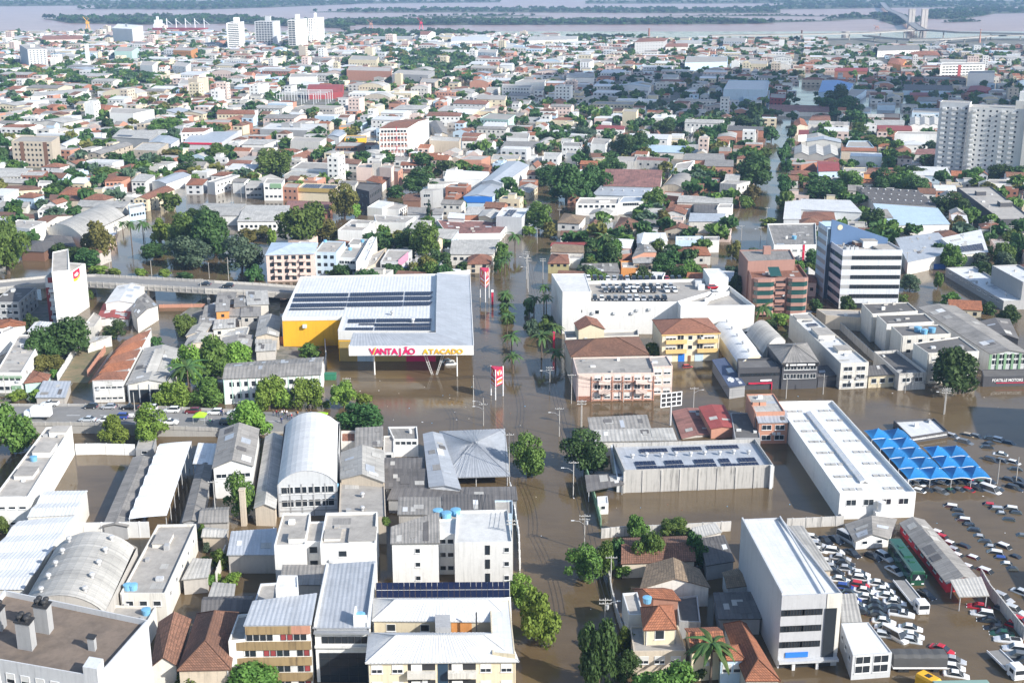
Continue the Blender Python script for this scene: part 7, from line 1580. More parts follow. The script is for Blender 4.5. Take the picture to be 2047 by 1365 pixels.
K=KEY['gsg']; K.box('green_sign','Wgn',K.Lu*.35,-.3,K.z-2.6,K.Lu*.95,-.01,K.z-.2)
K=KEY['rst']; K.box('red_stripe','redp',K.Lu*.68,-.15,0,K.Lu*.73,-.01,K.z); K.box('red_line','redp',K.Lu*.3,-.4,1.6,K.Lu,-.01,2.0)
K=KEY['sof']; K.box('red_strip','Wdr',K.Lu*.4,-.3,0,K.Lu*.47,-.01,K.z)

# ---------------- clutter on the nearer roofs: patched sheets, hatches, air conditioners
rc=random.Random(23); SKIP=[KEY[k] for k in('to','lw','dark','hall','tsw','gc','st','fort','black')]
def roofz(b,fu,fv,rh):
    if b.rk=='f': return b.zr
    if b.rk in('gu','hu'): return b.z+rh*(1-abs(fv-.5)*2)
    if b.rk in('gv','hv'): return b.z+rh*(1-abs(fu-.5)*2)
    if b.rk=='s': return b.z+rh*fv
    return None
def clutter(b,rh):
    area=b.Lu*b.Lv
    if b.px<4.2 or area<40 or b in SKIP: return
    if b.rk=='f':
        for k in range(min(5,int(area/90)+1)):
            fu,fv=rc.uniform(.12,.88),rc.uniform(.12,.88); c=b.pos(fu,fv); w_,d_,h=rc.uniform(.5,1.6),rc.uniform(.5,1.4),rc.uniform(.25,1.0); mb=MB(); mb.box((-w_/2,-d_/2,b.zr-.02),(w_/2,d_/2,b.zr+h),0,b.ux,b.uy,c); mb.build(rc.choice(('roof_hatch','air_conditioner','vent_box')),rc.choice(('Wlg','Wwh','Wgr','Wco')),b.root)
        rm=b.roofo.data.materials[0].name[1:]; alt={'sd':('Rfd','Rfb'),'sl':('Rfl','Rfb','Rsl'),'sw':('Rfl','Rsl'),'sb':('Rsl',)}.get(rm,('Rfl','Rzn'))
        for k in range(min(5,int(area/90)+1)):
            w_,d_=rc.uniform(1,3.6),rc.uniform(1,3.2); fu,fv=rc.uniform(.05,.9),rc.uniform(.05,.9)
            if (fu*b.Lu+w_>b.Lu-.4) or (fv*b.Lv+d_>b.Lv-.4): continue
            c=b.pos(fu,fv,b.zr+.012+.005*k); mb=MB(); mb.face([c,c+b.ux*w_,c+b.ux*w_+b.uy*d_,c+b.uy*d_],0,[(0,0),(w_,0),(w_,d_),(0,d_)]); mb.build('roof_patch',rc.choice(alt),b.root)
    elif b.rk in('gu','gv','s') and b.px>5:
        rm=b.roofo.data.materials[0].name
        if rm[1:] in('te','tr','to','tb'): return
        for k in range(min(14,int(area/22)+2)):
            u0,v0=rc.uniform(.03,.9),rc.uniform(.03,.9); du,dv=1.05/b.Lu*rc.choice((1,1,2)),2.0/b.Lv*rc.choice((1,1,2))
            if b.rk=='gv': du,dv=2.0/b.Lu,1.05/b.Lv*rc.choice((1,2,3))
            f=(u0-.5)*(u0+du-.5) if b.rk=='gv' else (v0-.5)*(v0+dv-.5) if b.rk=='gu' else 1
            if f<0 or u0+du>.98 or v0+dv>.98: continue
            P=[b.pos(u,v,roofz(b,u,v,rh)+.13+.006*k) for u,v in((u0,v0),(u0+du,v0),(u0+du,v0+dv),(u0,v0+dv))]; mb=MB(); mb.patch(P[0],P[1],P[2],P[3],0,0,0,.1); mb.build('roof_sheet',rc.choice(('Rfl','Rfb','Rfd','Rwm','Rzn','Rfl')) if rm not in('Rwm','Rrd') else rc.choice(('Rfl','Rwm','Rzn')),b.root)
for b in list(ALLB): clutter(b,b.rh)
for b in ALLB:   # air conditioners and pipes on nearer walls
    if b.px>5.5 and b not in SKIP and b.name in('apartment_building','office_building','house') and b.z>5:
        for f in 'fr':
            P0,P1=b.face(f); d=P1-P0; L=d.length; d.normalize(); out=V((d.y,-d.x,0))
            if L<5: continue
            for k in range(rc.randint(0,3)):
                c=P0+d*rc.uniform(.8,L-.8)+out*.02; z=rc.uniform(2,b.z-1.6); mb=MB(); mb.box((-.42,0,-.3),(.42,.35,.3),0,d,out); mb.build('air_conditioner','Wlg',b.root,(c.x,c.y,z))
            if rc.random()<.5: c=P0+d*rc.choice((.3,L-.3)); mb=MB(); mb.tube((c.x+out.x*.1,c.y+out.y*.1,-.5),(c.x+out.x*.1,c.y+out.y*.1,b.z-.2),.07,5); mb.build('downpipe',rc.choice(('Wlg','Wgr')),b.root)
# ---------------- trees: leaf kind, foot x, foot y, top y, crown width (pixels of the tile); labels are written at the end
trees('''
@Z1
m 55 290 95 200
l 540 250 130 135
l 700 240 95 155
g 965 750 705 50
m 945 815 775 60
m 1025 830 730 90
m 978 915 865 60
m 1125 590 410 145
m 940 690 620 45
m 885 1420 1320 150
m 20 660 590 70
l 1000 890 858 60
@Z2
l 200 215 55 190
d 700 180 65 190
m 820 628 585 55 6
m 230 1430 1295 280
l 100 905 855 95
@Z3
m 130 395 232 150
l 180 1180 950 190
l 95 1010 880 120
d 395 372 212 185
m 395 895 740 160
m 475 870 712 105
d 450 1400 1062 175
m 575 1240 1090 95
d 585 1370 1235 120
m 760 1490 1275 270
m 640 690 592 105
m 695 825 662 140
m 820 680 605 135
d 910 815 675 105
d 550 800 690 80
P 980 1365 1165 190
d 920 1350 1290 80
m 570 870 810 80
@M1
m 60 300 -60 250
d 450 860 608 310
d 310 900 680 240
o 340 965 860 190
d 795 740 632 155
m 1270 725 578 155
d 215 700 562 100
l 1175 1215 1038 240
l 1290 1050 790 200
m 1440 1020 748 260
l 1650 960 778 240
P 1290 1130 915 220
m 1430 1195 1030 235
d 1075 810 730 90
m 620 470 415 45
l 115 1160 1095 150
l 240 1160 1080 100
m 375 1010 940 80
l 670 300 240 120
l 780 300 255 95
l 960 310 255 110
l 1130 320 265 95
d 1260 330 280 120
@G1
o 720 1030 752 265
g 1380 1080 858 300
g 1770 1110 878 300
d 1580 1000 688 340
m 1330 960 698 240
d 1530 830 640 170
d 1400 720 640 125
d 640 1080 950 190
l 1170 900 710 140
P 965 930 745 95
P 1050 880 740 105
P 900 830 745 65
d 1130 1010 900 190
o 1810 920 800 160
o 1930 850 780 150
l 1990 930 800 80
d 1820 800 720 90
m 1250 660 525 160
d 830 340 242 150
m 800 440 350 220
l 1020 400 305 120
d 1130 350 260 130
o 1240 300 210 150
m 1570 300 180 180
d 1410 400 300 210
d 420 550 450 130
m 680 600 512 150
d 550 450 350 140
d 60 110 20 120
d 60 260 110 150
d 40 340 190 120
d 790 80 -20 150
m 1200 90 -10 260
d 780 130 60 90
@G2
m 380 900 612 355
o 530 885 732 225
o 690 722 498 200
l 770 712 610 115
m 1270 1028 768 245
m 180 420 218 250
c 205 425 310 55
d 1275 370 240 155
d 1410 425 288 145
d 820 325 218 115
d 900 312 268 125
m 690 422 358 95
d 1230 522 378 240
d 1060 562 478 150
c 1310 757 588 70
m 985 887 833 95
P 1935 975 832 105
m 1840 1032 898 115
m 1810 1112 958 75
d 610 1132 1058 125
d 1440 1122 1018 115
d 1545 1117 1028 95
P 1490 657 588 85
d 1640 250 170 110
d 1880 170 90 150
d 1970 110 40 160
@G3
m 280 817 612 205
l 215 842 778 105
o 360 852 743 135
d 480 592 328 310
d 660 562 338 240
d 800 422 298 200
c 620 342 122 105
d 400 182 78 145
g 600 142 48 180
d 900 267 108 200
d 1000 262 93 200
d 790 312 238 125
d 320 482 338 200
d 300 362 293 125
m 1120 672 503 170
m 1000 762 663 135
o 1190 752 648 145
c 925 922 740 120
d 960 932 858 95
P 755 1012 838 135
P 770 832 718 65
d 1260 1007 903 140
l 1410 947 878 145
d 1830 492 252 290
m 1480 442 328 115
d 1540 462 368 135
m 1610 472 368 115
o 1825 602 478 127
m 1795 642 543 135
d 1500 162 53 155
d 1600 142 28 145
d 1200 112 -2 175
d 1330 62 -12 230
d 1750 62 -22 210
o 1700 1012 878 94
m 1690 772 708 85
m 150 622 578 115
@G4
d 268 872 698 132
d 253 612 473 100
d 268 692 598 108
m 258 982 828 124
d 560 912 748 280
m 370 792 698 125
m 740 822 673 205
d 990 832 688 225
m 1130 842 688 235
d 1250 862 718 235
d 1210 742 643 205
d 1490 1032 863 215
o 1550 1147 1018 135
m 1640 1082 958 145
d 915 1142 973 205
o 1020 1172 1098 125
m 1660 782 658 175
d 1880 762 638 205
d 2010 782 648 145
m 1030 662 558 115
d 650 202 58 185
d 740 262 128 205
d 780 342 218 155
m 830 432 328 165
m 920 522 418 195
d 860 402 288 105
d 570 232 128 155
d 1330 642 558 135
o 1385 690 560 150
d 30 332 168 135
d 50 362 278 125
d 155 462 348 115
d 308 432 328 68
m 288 522 428 84
m 570 482 398 135
m 460 482 408 105
m 110 602 508 105
@M4
g 1010 577 483 145
m 970 652 598 75
d 1320 1227 962 315
P 75 802 668 130
l 180 792 713 115
d 1170 377 268 130
d 1550 352 268 115
m 1190 562 458 65
m 1270 672 588 135
d 1620 792 678 155
d 1510 722 648 95
l 110 162 108 105
d 1700 402 208 135
@ST
m 330 400 292 95
m 372 545 425 105
l 335 480 380 80
m 545 470 330 90
d 700 600 470 120
P 345 420 275 125
P 350 520 370 125
P 358 640 470 135
P 395 800 628 150
P 405 965 803 145
P 585 500 310 130
P 670 520 218 110
P 690 545 308 100
g 560 652 508 140
m 645 642 498 130
P 650 842 628 165
P 755 662 548 145
P 770 902 768 145
P 310 172 0 100
P 340 122 -30 100
P 375 72 -60 90
@M2
l 130 1222 1008 210
l 230 1212 1048 135
l 400 1217 1022 200
m 520 1215 1165 60
l 640 1212 1038 175
l 770 1212 1108 115
m 410 862 778 145
d 30 352 238 115
m 570 322 263 105
d 620 302 228 115
@M3
m 845 865 765 120
d 1640 680 600 110
''')
# ---------------- cars
def zroad(x):
    P=[(0,2.2),(330,2.2),(470,1.4),(600,.5),(680,-.3)]
    for (a,za),(b,zb) in zip(P,P[1:]):
        if a<=x<=b: return za+(zb-za)*(x-a)/(b-a)
    return 2.2
CARS=[]
def lot(tile,area,group,z,txt,wheels=False,h0=-17,cz=.8):
    for e in txt.split(';'):
        q=e.split()
        if len(q)<3: continue
        x,y=T(tile,float(q[0]),float(q[1])); k={'s':'sedan','h':'hatchback','u':'suv','p':'pickup','v':'van'}[q[2][0]]; c={'w':'white','s':'silver','g':'grey','k':'black','r':'red','b':'blue','d':'dark','n':'green','y':'beige','t':'pale','m':'maroon'}[q[2][1]]
        h=R(float(q[3])) if len(q)>3 else R(h0+random.uniform(-2,2)); zz=zroad(x) if z=='road' else z
        p=W(x,y,zz+cz); p.z=zz+random.uniform(-.04,.04)*(0 if wheels else 1); CARS.append((car(p,h,k,c,'x%d'%len(CARS),group,wheels,tilt=0 if wheels else random.uniform(-.03,.03)),area,c,k))
g='cars parked on the roof of the white parking building'; a='on the white parking building roof'
s=random.Random(5); row=lambda xs,y,h:';'.join('%g %g %s%s %g'%(x,y,s.choice('shhsu'),s.choice('kdkdwwsgkd'),h+s.uniform(-3,3)) for x in xs)
lot('M3',a+', back row',g,9.82,row([395+44.5*i for i in range(12)]+[970,1018],326,-90)+';930 326 sr -90',True)
lot('M3',a+', upper middle row',g,9.82,row([498,545,590,635,682,730,775,822,870,915,958],378,-90),True)
lot('M3',a+', lower middle row',g,9.82,row([515,562,610,657,705,752,797,842,930,985],405,-88),True)
lot('M3',a+', front row by the parapet',g,9.82,row([440+47.5*i for i in range(11)],462,-90),True)
lot('M3',a+', right side',g,9.82,'1250 385 ur 5;1265 422 hw 12;1165 370 ss 0;1300 300 ud 20',True)
g='cars standing in the flooded car yard'; a='in the flooded car yard'
lot('LT',a,g,-.5,'205 160 sk -62;290 155 sd -58;395 150 vs -62;432 270 sk -58;612 300 hk -55;705 300 ut -62;790 415 st -62;1050 615 sk -58;285 255 uw;335 308 ss;368 355 sk;385 398 ss;495 440 sw;515 482 hw;498 535 hr;540 585 sw;555 640 sw;628 688 sk;640 735 sk;650 785 sk;702 840 sw;725 895 sw;655 525 sw;700 580 sw;732 630 sw;792 680 sw;802 733 sd;848 780 pw;925 895 sw;937 958 sw;930 1000 ht;800 970 vw -58;708 955 ht')
lot('LT',a+', behind the beige roof edge',g,-.5,'100 140 hw;138 198 hs;152 245 hw;220 342 hw;265 388 hs;292 428 hd;332 492 sw;378 552 hb;412 607 sd;432 652 hb;472 705 sw;522 760 hd')
g='cars in the right hand part of the flooded yard'; a='lined up along dark diagonal wall'
lot('LT',a,g,-.5,'1497 718 sr 160;1527 778 uw 162;1582 833 sk 162;1642 898 sk 165;1692 943 sn 165;1742 1000 pw 165;1802 1072 uw 165;1818 1130 ug 165;1872 1170 sd 165;1190 1075 sr -40;1285 1165 ss -20;1290 1228 hw -18;1308 1288 sw -15')
lot('LT','behind the dark diagonal wall',g,-.6,'1700 648 us -52;1715 745 hg -50;1797 752 ut -48;1862 602 st -45;1850 838 hr -45;1812 882 hr -40')
g='cars drowned to their roofs in the open car park'; a='drowned in the open car park'
lot('LT',a,g,-1.02,'1395 25 sg 160;1440 72 hk 160;1490 120 ss 160;1530 165 hd 160;1580 205 ss 160;1615 255 uw 160;1660 300 hb 160;1720 350 sw 162;1770 395 sd 170;1390 210 hd -45;1470 305 hw -48;1575 420 uw -50;1730 215 uw -55;1815 295 sd -50;1850 115 hg 165;1165 92 hw -50;1205 130 hr -50;1270 185 hw -50;1300 235 hs -50;1335 285 hw -50;1422 380 hw -50',cz=1.3)
lot('CV','drowned in front row before the blue canopies',g,-.85,'870 925 hw -40;965 918 sd -45;1105 935 ug -52;1205 925 sn -45;1295 912 sg -45;1410 918 hr -50;1500 905 ud -48;1635 920 vw -52;1725 910 sg -40',cz=1.1)
lot('CV','half under the blue canopies',g,-.8,'755 838 hw -45;850 842 uw -50;940 832 ss -50;1130 832 sw -45;1232 828 hg -45;1332 832 hd -45;1432 826 hr -45;1532 832 sn -45;1637 822 sg -45;1470 866 hw -50',cz=1.1)
lot('CV',a,g,-1.0,'1180 1090 uw 160;1250 1135 hd 160;1270 1190 hd 165;1320 1240 uw 160;1375 1290 hd 160;1435 1345 hd 160;1600 1072 hr 165;1675 1120 us 165;1835 1115 uw 160;1740 1165 ss 165;1890 1160 hd 160;1815 1235 hd 160',cz=1.2)
lot('CV','drowned near the dark walled pavilion',g,-.8,'1230 330 us -45;1405 318 hy -40;1490 330 hg -45;1370 395 ug -45;1650 355 hd -10;1745 375 ut -45;1850 405 hd -40;1635 408 hd 25;1620 450 hd -10;1765 525 sw -25;1655 590 ud -45;1775 600 hg -45;1900 615 hw -45;1935 690 hd -15;1850 805 hd -40;1950 805 hd -40;1905 895 ud -45;1990 875 ud -45',cz=1.1)
g='cars on the dry road at the left'; a='on the dry road'
lot('P',a+', far side',g,'road','100 805 pw 180;181 810 hd 178;217 811 hs 180;260 812 pk 178;299 814 uw 180;343 818 uw 178;385 820 um 180;430 822 uw 180;472 823 pw 178',True)
lot('P',a+', near side',g,'road','175 836 st 178;210 837 sw 182;240 831 ub 178;338 842 pw 0;455 842 ud 0',True)
lot('P','on the elevated viaduct','cars on the viaduct',5.5,'410 566 sd 175;455 570 uk 175',True)
lot('M3','drowned before the cream house with yellow balconies','lone cars',-.75,'1075 925 hr 10',cz=1)
lot('M2','under the supermarket canopy','lone cars',-.2,'1345 888 sw 5;1368 905 hw 8')
cnt={}
for o,a_,c,k in sorted(CARS,key=lambda t:t[0].location.y):
    kk=(a_,c,k); cnt[kk]=cnt.get(kk,0)+1
tot=dict(cnt); cnt={}
nm={'sedan':'sedan','hatchback':'hatchback','suv':'wagon','pickup':'pickup truck','van':'van'}; cn={'dark':'navy','pale':'pale blue','maroon':'dark maroon','beige':'yellowish','green':'dark green'}
for o,a_,c,k in sorted(CARS,key=lambda t:t[0].location.y):
    kk=(a_,c,k); cnt[kk]=cnt.get(kk,0)+1
    o['label']='%s %s %s'%(cn.get(c,c),nm[k],a_)+('' if tot[kk]==1 else ', %s nearest'%ORD[cnt[kk]])
# ---------------- bus, trucks
def rbody(name,m,L,Wd,z0,z1,parent,ch=.12,x0=None):
    """vehicle box with chamfered long edges, along +x"""
    mb=MB(); x0=-L/2 if x0 is None else x0; x1=x0+L; w_=Wd/2
    pr=[(-w_,z0),(-w_,z1-ch*1.5),(-w_+ch,z1),(w_-ch,z1),(w_,z1-ch*1.5),(w_,z0)]
    A=[V((x0,y,z)) for y,z in pr]; m1=[V((x1-ch,y,z)) for y,z in pr]; B_=[V((x1,y*.93,z if z<z1-.01 else z1-ch)) for y,z in pr]
    for P,Q in((A,m1),(m1,B_)):
        for i in range(5): mb.face([P[i],P[i+1],Q[i+1],Q[i]])
    mb.face(A[::-1]); mb.face(B_); return mb.build(name,m,parent)
def pbox(name,m,a,b,parent): mb=MB(); mb.box(a,b); return mb.build(name,m,parent)
def wheels(r,xs,hw,R_=.5):
    mb=MB(); mb.tube((0,-.15,0),(0,.15,0),R_,12); me=mb.mesh('wheel','rubber')
    for x in xs:
        for s_ in(-1,1): link(me,'wheel',r,(x,s_*(hw-.15),R_))
p0,p1=Wt('LT',795,150,3.0),Wt('LT',995,425,3.0); c=(p0+p1)/2; L=(p1-p0).length
r=empty('coach_bus',(c.x,c.y,-.55),ang(p0,p1)); tag(r,'long dark green coach standing in water beside the red walled shed','bus')
rbody('body','Cgreen',L,2.6,.35,3.55,r,.2); 
pbox('windscreen','glass',(L/2-.06,-1.1,1.6),(L/2+.03,1.1,2.9),r)
for s_ in(-1,1):
    for i in range(8): pbox('window','glass',(-L/2+.5+i*(L-1.4)/8,s_*1.3-.02,2.0),(-L/2+.5+(i+.93)*(L-1.4)/8,s_*1.3+.02,2.95),r)
    pbox('headlight','frame',(L/2-.02,s_*.95-.25,.8),(L/2+.06,s_*.95+.25,1.05),r); pbox('mirror','Cgreen',(L/2,s_*1.45-.12,2.2),(L/2+.25,s_*1.45+.12,2.8),r)
for x,m in((-L*.25,'Cgreen'),(0,'Wte'),(L*.2,'Cgreen')): pbox('roof_hatch',m,(x-.5,-.5,3.5),(x+.5,.5,3.72),r)
pbox('air_conditioner','Cgreen',(-L*.12,-.9,3.5),(L*.08,.9,3.8),r)
mb=MB(); mb.face([V((L/2+.05,-.55,1.75)),V((L/2+.05,-.12,1.75)),V((L/2+.05,0,2.2)),V((L/2+.05,.12,1.75)),V((L/2+.05,.55,1.75)),V((L/2+.05,0,2.8))]); mb.build('emblem','whitep',r); wheels(r,(-L*.3,-L*.22,L*.3),1.3)
def towtruck(t,q0,q1,label):
    p0,p1=Wt(t,*q0,.8),Wt(t,*q1,.8); c=(p0+p1)/2; L=(p1-p0).length; r=empty('tow_truck',(c.x,c.y,-.5),ang(p0,p1)); tag(r,label,'tow truck'); h=L/2
    pbox('flatbed','asph',(-h,-1.2,1.15),(h-2.6,1.2,1.3),r)
    for s_ in(-1,1): pbox('bed_rail','whitep',(-h,s_*1.2-.06,1.1),(h-2.6,s_*1.2+.06,1.5),r)
    pbox('headboard','whitep',(h-2.6,-1.2,1.1),(h-2.4,1.2,2.2),r); rbody('cab','whitep',2.1,2.2,.6,2.75,r,.25,h-2.2); pbox('windscreen','glass',(h-.13,-.9,1.6),(h-.06,.9,2.35),r)
    for s_ in(-1,1): pbox('side_window','glass',(h-1.6,s_*1.1-.02,1.6),(h-.5,s_*1.1+.02,2.3),r); pbox('headlight','frame',(h-.06,s_*.75-.2,.85),(h+.02,s_*.75+.2,1.05),r)
    pbox('chassis','dark',(-h+.5,-.5,.5),(h-.5,.5,1.1),r); wheels(r,(-h*.5,h-1.2),1.1,.45)
towtruck('LT',(830,500),(1040,760),'white flatbed tow truck with empty dark bed beside the green coach')
towtruck('LT',(1620,1090),(1850,1310),'white flatbed tow truck in the lower right corner of the flooded yard')
p0,p1=Wt('LT',765,1150,2),Wt('LT',1215,1150,2); c=(p0+p1)/2; L=(p1-p0).length; r=empty('tarpaulin_truck',(c.x,c.y,-.4),ang(p0,p1)); tag(r,'long truck covered by a dark grey tarpaulin, beside two storey pale house','truck'); h=L/2
mb=MB()
for i in range(8):
    x0,x1=-h+L*i/8,-h+L*(i+1)/8; z0,z1=3.5+.1*(i%2),3.5+.1*((i+1)%2)
    P=lambda x,z:[V((x,-1.3,1.4)),V((x,-1.3,z-.5)),V((x,-.9,z)),V((x,.9,z)),V((x,1.3,z-.5)),V((x,1.3,1.4))]
    a,b=P(x0,z0),P(x1,z1)
    for k in range(5): mb.face([a[k],b[k],b[k+1],a[k+1]])
    if i==0: mb.face(a)
    if i==7: mb.face(b[::-1])
mat('tarp',(.085,.085,.085),'slab',.8,.3); mb.build('tarpaulin','tarp',r)
pbox('bed','whitep',(-h,-1.28,1.05),(h,1.28,1.4),r); pbox('chassis','dark',(-h+.3,-.5,.6),(h-.2,.5,1.05),r); wheels(r,(-h*.7,-h*.5,h*.6),1.25)
p=Wt('LT',1075,1345,1.5); r=empty('yellow_truck',(p.x,p.y,-.4),R(-55)); tag(r,'yellow truck cab at the bottom edge, near the tarpaulin truck','truck'); rbody('cab','yelp',3.4,2.3,.5,2.8,r,.25); pbox('windscreen','glass',(1.6,-.9,1.6),(1.73,.9,2.4),r); pbox('roof_hatch','dark',(-.5,-.5,2.8),(.4,.5,2.86),r); wheels(r,(-1,1),1.1)
p=Wt('LT',1365,1372,2.6); r=empty('coach_bus',(p.x,p.y,-.4),R(2)); tag(r,'pale green bus roof at the bottom right edge','bus'); mat('Wgb',(.22,.33,.28),'plain',.4); rbody('body','Wgb',9,2.5,.4,3.1,r,.25)
for s_ in(-1,1): pbox('window','glass',(-4,s_*1.25-.02,1.6),(4,s_*1.25+.02,2.5),r)
wheels(r,(-3,3),1.2)
x,y=T('Z1',180,115); p=W(x,y,zroad(x)+1); r=empty('box_truck',(p.x,p.y,zroad(x)),R(180)); tag(r,'white box truck on the left end of the dry road','truck'); pbox('box','whitep',(-3.2,-1.15,.9),(1.6,1.15,3.3),r); rbody('cab','Cwhite',1.7,2.0,.5,2.3,r,.2,1.7); pbox('windscreen','glass',(3.32,-.85,1.35),(3.43,.85,2.0),r); wheels(r,(-2,2.5),1.1,.42)
# small craft and the lime gazebo on the ramp road
def boat(g,rz,L,Wd,m,label):
    r=empty('rescue_boat',g,rz); tag(r,label,'boat'); mb=MB(); S=[(-.5,.8,.1),(-.2,1,0),(.15,.95,0),(.38,.6,.08),(.5,.06,.3)]; pr=None
    for x,k,z in S:
        w_=Wd/2*k; q=[V((x*L,-w_,.55+z*.6)),V((x*L,-w_*.7,z)),V((x*L,w_*.7,z)),V((x*L,w_,.55+z*.6)),V((x*L,w_*.8,.5+z*.6)),V((x*L,w_*.5,.2+z)),V((x*L,-w_*.5,.2+z)),V((x*L,-w_*.8,.5+z*.6))]
        if pr:
            for i in range(8): j=(i+1)%8; mb.face([pr[i],pr[j],q[j],q[i]])
        else: mb.face(q)
        pr=q
    mb.build('hull',m,r)
    for x in(-.25,.05): pbox('seat','whitep',(x*L-.15,-Wd*.4,.3),(x*L+.15,Wd*.4,.4),r)
    pbox('outboard_motor','dark',(-.5*L-.3,-.15,.1),(-.5*L,.15,.95),r)
x,y=T('RD',1610,340); boat(W(x,y,.35),R(4),5.2,1.8,'limep','lime green boat landing at the water end of the dry road')
x,y=T('Z1',632,122); boat(W(x,y,zroad(x)+.4),R(5),5,1.7,'whitep','white boat on the dry road near the lime gazebo')
x,y=T('Z1',935,150); g_=W(x,y,zroad(x)); r=empty('gazebo',g_); tag(r,'lime green pop up gazebo on the dry road','gazebo')
mb=MB(); 
for i in range(4):
    a=[V((-1.5,-1.5,2.1)),V((1.5,-1.5,2.1)),V((1.5,1.5,2.1)),V((-1.5,1.5,2.1))]; mb.face([a[i],a[(i+1)%4],V((0,0,3))]); mb.face([a[i]-V((0,0,.3)),a[(i+1)%4]-V((0,0,.3)),a[(i+1)%4],a[i]])
    pb=MB(); pb.tube((a[i].x*.96,a[i].y*.96,0),(a[i].x*.96,a[i].y*.96,2.1),.04,5); pb.build('leg','steel',r)
mb.build('roof','limep',r)
x,y=T('M2',548,1015); mb=MB(); mb.box((-1.6,-1,-.4),(1.6,1,1.6),0,o=V((0,0,0))); mb.box((-1.7,-1.1,1.6),(1.7,1.1,1.75),0); 
for k in range(4): mb.box((-1.3+.8*k,-1.08,-.2),(-1.2+.8*k,-1,1.6),0)
tag(mb.build('dumpster','greenp',None,W(x,y)),'green skip floating by the end wall of the white school','skip')
# people on the ramp
SH={'w':'white','k':'black','o':'orange','b':'blue','g':'green','r':'red'}
PP=[(1120,350,'w'),(1150,342,'w'),(1165,372,'k'),(1186,350,'w'),(1100,440,'k'),(1117,452,'b'),(1200,412,'k'),(1226,406,'k'),(1252,400,'r'),(1315,356,'k'),(1455,332,'k'),(1512,350,'k'),(310,350,'k'),(292,344,'b'),(140,470,'g'),(165,460,'w'),(1332,362,'o'),(1000,352,'k'),(1042,350,'r'),(1070,362,'k'),(1240,380,'w'),(1140,384,'g')]
cn_={}
for x,y,s_ in sorted(PP): 
    X,Y=T('RD',x,y); p=W(X,Y,max(.02,zroad(X))); cn_[s_]=cn_.get(s_,0)+1; n_=sum(1 for q in PP if q[2]==s_)
    person(p,random.uniform(0,6.28),s_,'person in %s top on the ramp where the road meets water'%SH[s_]+('' if n_==1 else ', %s from left'%ORD[cn_[s_]]),'stride' if x%3==0 else 'stand','people on the ramp')
# ---------------- utility poles and wires
PL=[]
def poles(txt):
    t='P'
    for e in txt.split(';'):
        q=e.split()
        if not q: continue
        if q[0][0]=='@': t=q[0][1:]; q=q[1:]
        x,yb=T(t,float(q[0]),float(q[1])); yt=T(t,0,float(q[2]))[1]; g=W(x,yb); h=max(6,min(12,zt(x,yb,yt))); f=q[3] if len(q)>3 else ''
        r=pole(g,h,'x','utility poles in the flooded streets',lamp=math.pi if 'l' in f else R(10) if 'r' in f else 0,arm=2 if 'A' in f else 0 if 'n' in f else 1,dirx=R(0),tr='t' in f); PL.append((r,h)); 
poles('@Z3 340 500 330 l;392 745 578 ltA;275 215 80 l;380 170 45 A;487 1110 985 rtA;515 905 790;@ST 720 1120 905 lA;537 272 0 l;662 217 0;70 1232 982 n;155 1360 1245 ln;@M3 280 1182 980;635 1172 1030 n;1112 1216 1085 r;345 1342 1160 A;@M4 226 1256 1122 n;460 1232 1140 n;1232 1356 1188 lA;980 1222 1130 n;1512 290 130 lA;1640 300 160 lA;1400 225 180 n;985 470 330;@Z4 948 112 -5 A;212 40 -30 n;@M1 925 1292 1105 n;1376 492 330;40 1132 980;752 1172 1040 A;1428 330 222 n;1560 345 185 n;752 298 200;1035 312 245 n;@M2 667 1202 1005 A;1524 1192 990 n;1890 400 150;@G3 432 742 650;270 902 790;192 1162 960 ltA;310 1167 1010;1165 985 830 n;1945 730 640;1760 880 770 l;1900 890 780 l;@CV 1710 862 720 n;1916 832 705 n;@G1 1360 560 440 n;1590 610 500 n;1700 610 480;1765 600 480;1060 880 800 n;680 500 430 n;@G4 1130 680 500 n;1790 1168 1045 l;1940 1150 1060;295 600 470 n;@Z2 1395 430 190;1275 165 60 l;1410 860 600 A;30 640 420')
PL.sort(key=lambda t:t[0].location.y)
BL=[b for b in ALLB]
# chains of wires
def chain(ps,lab): wire([V(PL_[0].location)+V((0,0,PL_[1]-.3)) for PL_ in ps],lab,.7)
near=lambda x,y:min(PL,key=lambda q:(V(q[0].location)-W(x,y)).length)
chain([near(*T('Z3',487,1110)),near(*T('Z3',392,745)),near(*T('Z3',340,500)),near(*T('Z3',275,215)),near(*T('ST',720,1120)),near(*T('ST',537,272)),near(*T('G3',192,1162)),near(*T('G3',270,902)),near(*T('G3',432,742))],'power lines along the right side of the flooded main street')
chain([near(*T('Z3',380,170)),near(*T('M3',345,1342)),near(*T('M3',635,1172)),near(*T('M3',1112,1216)),near(*T('Z4',212,40)),near(*T('M4',980,1222)),near(*T('M4',1232,1356))],'power lines above the flooded cross street to the right')
chain([near(*T('M2',667,1202)),near(*T('M2',1524,1192)),near(*T('M3',280,1182)),near(*T('M3',635,1172))],'power lines crossing before the supermarket forecourt')
chain([near(*T('Z2',1410,860)),near(*T('Z2',1395,430)),near(*T('Z2',1275,165)),near(*T('M2',1524,1192))],'power lines along the left side of the flooded main street')

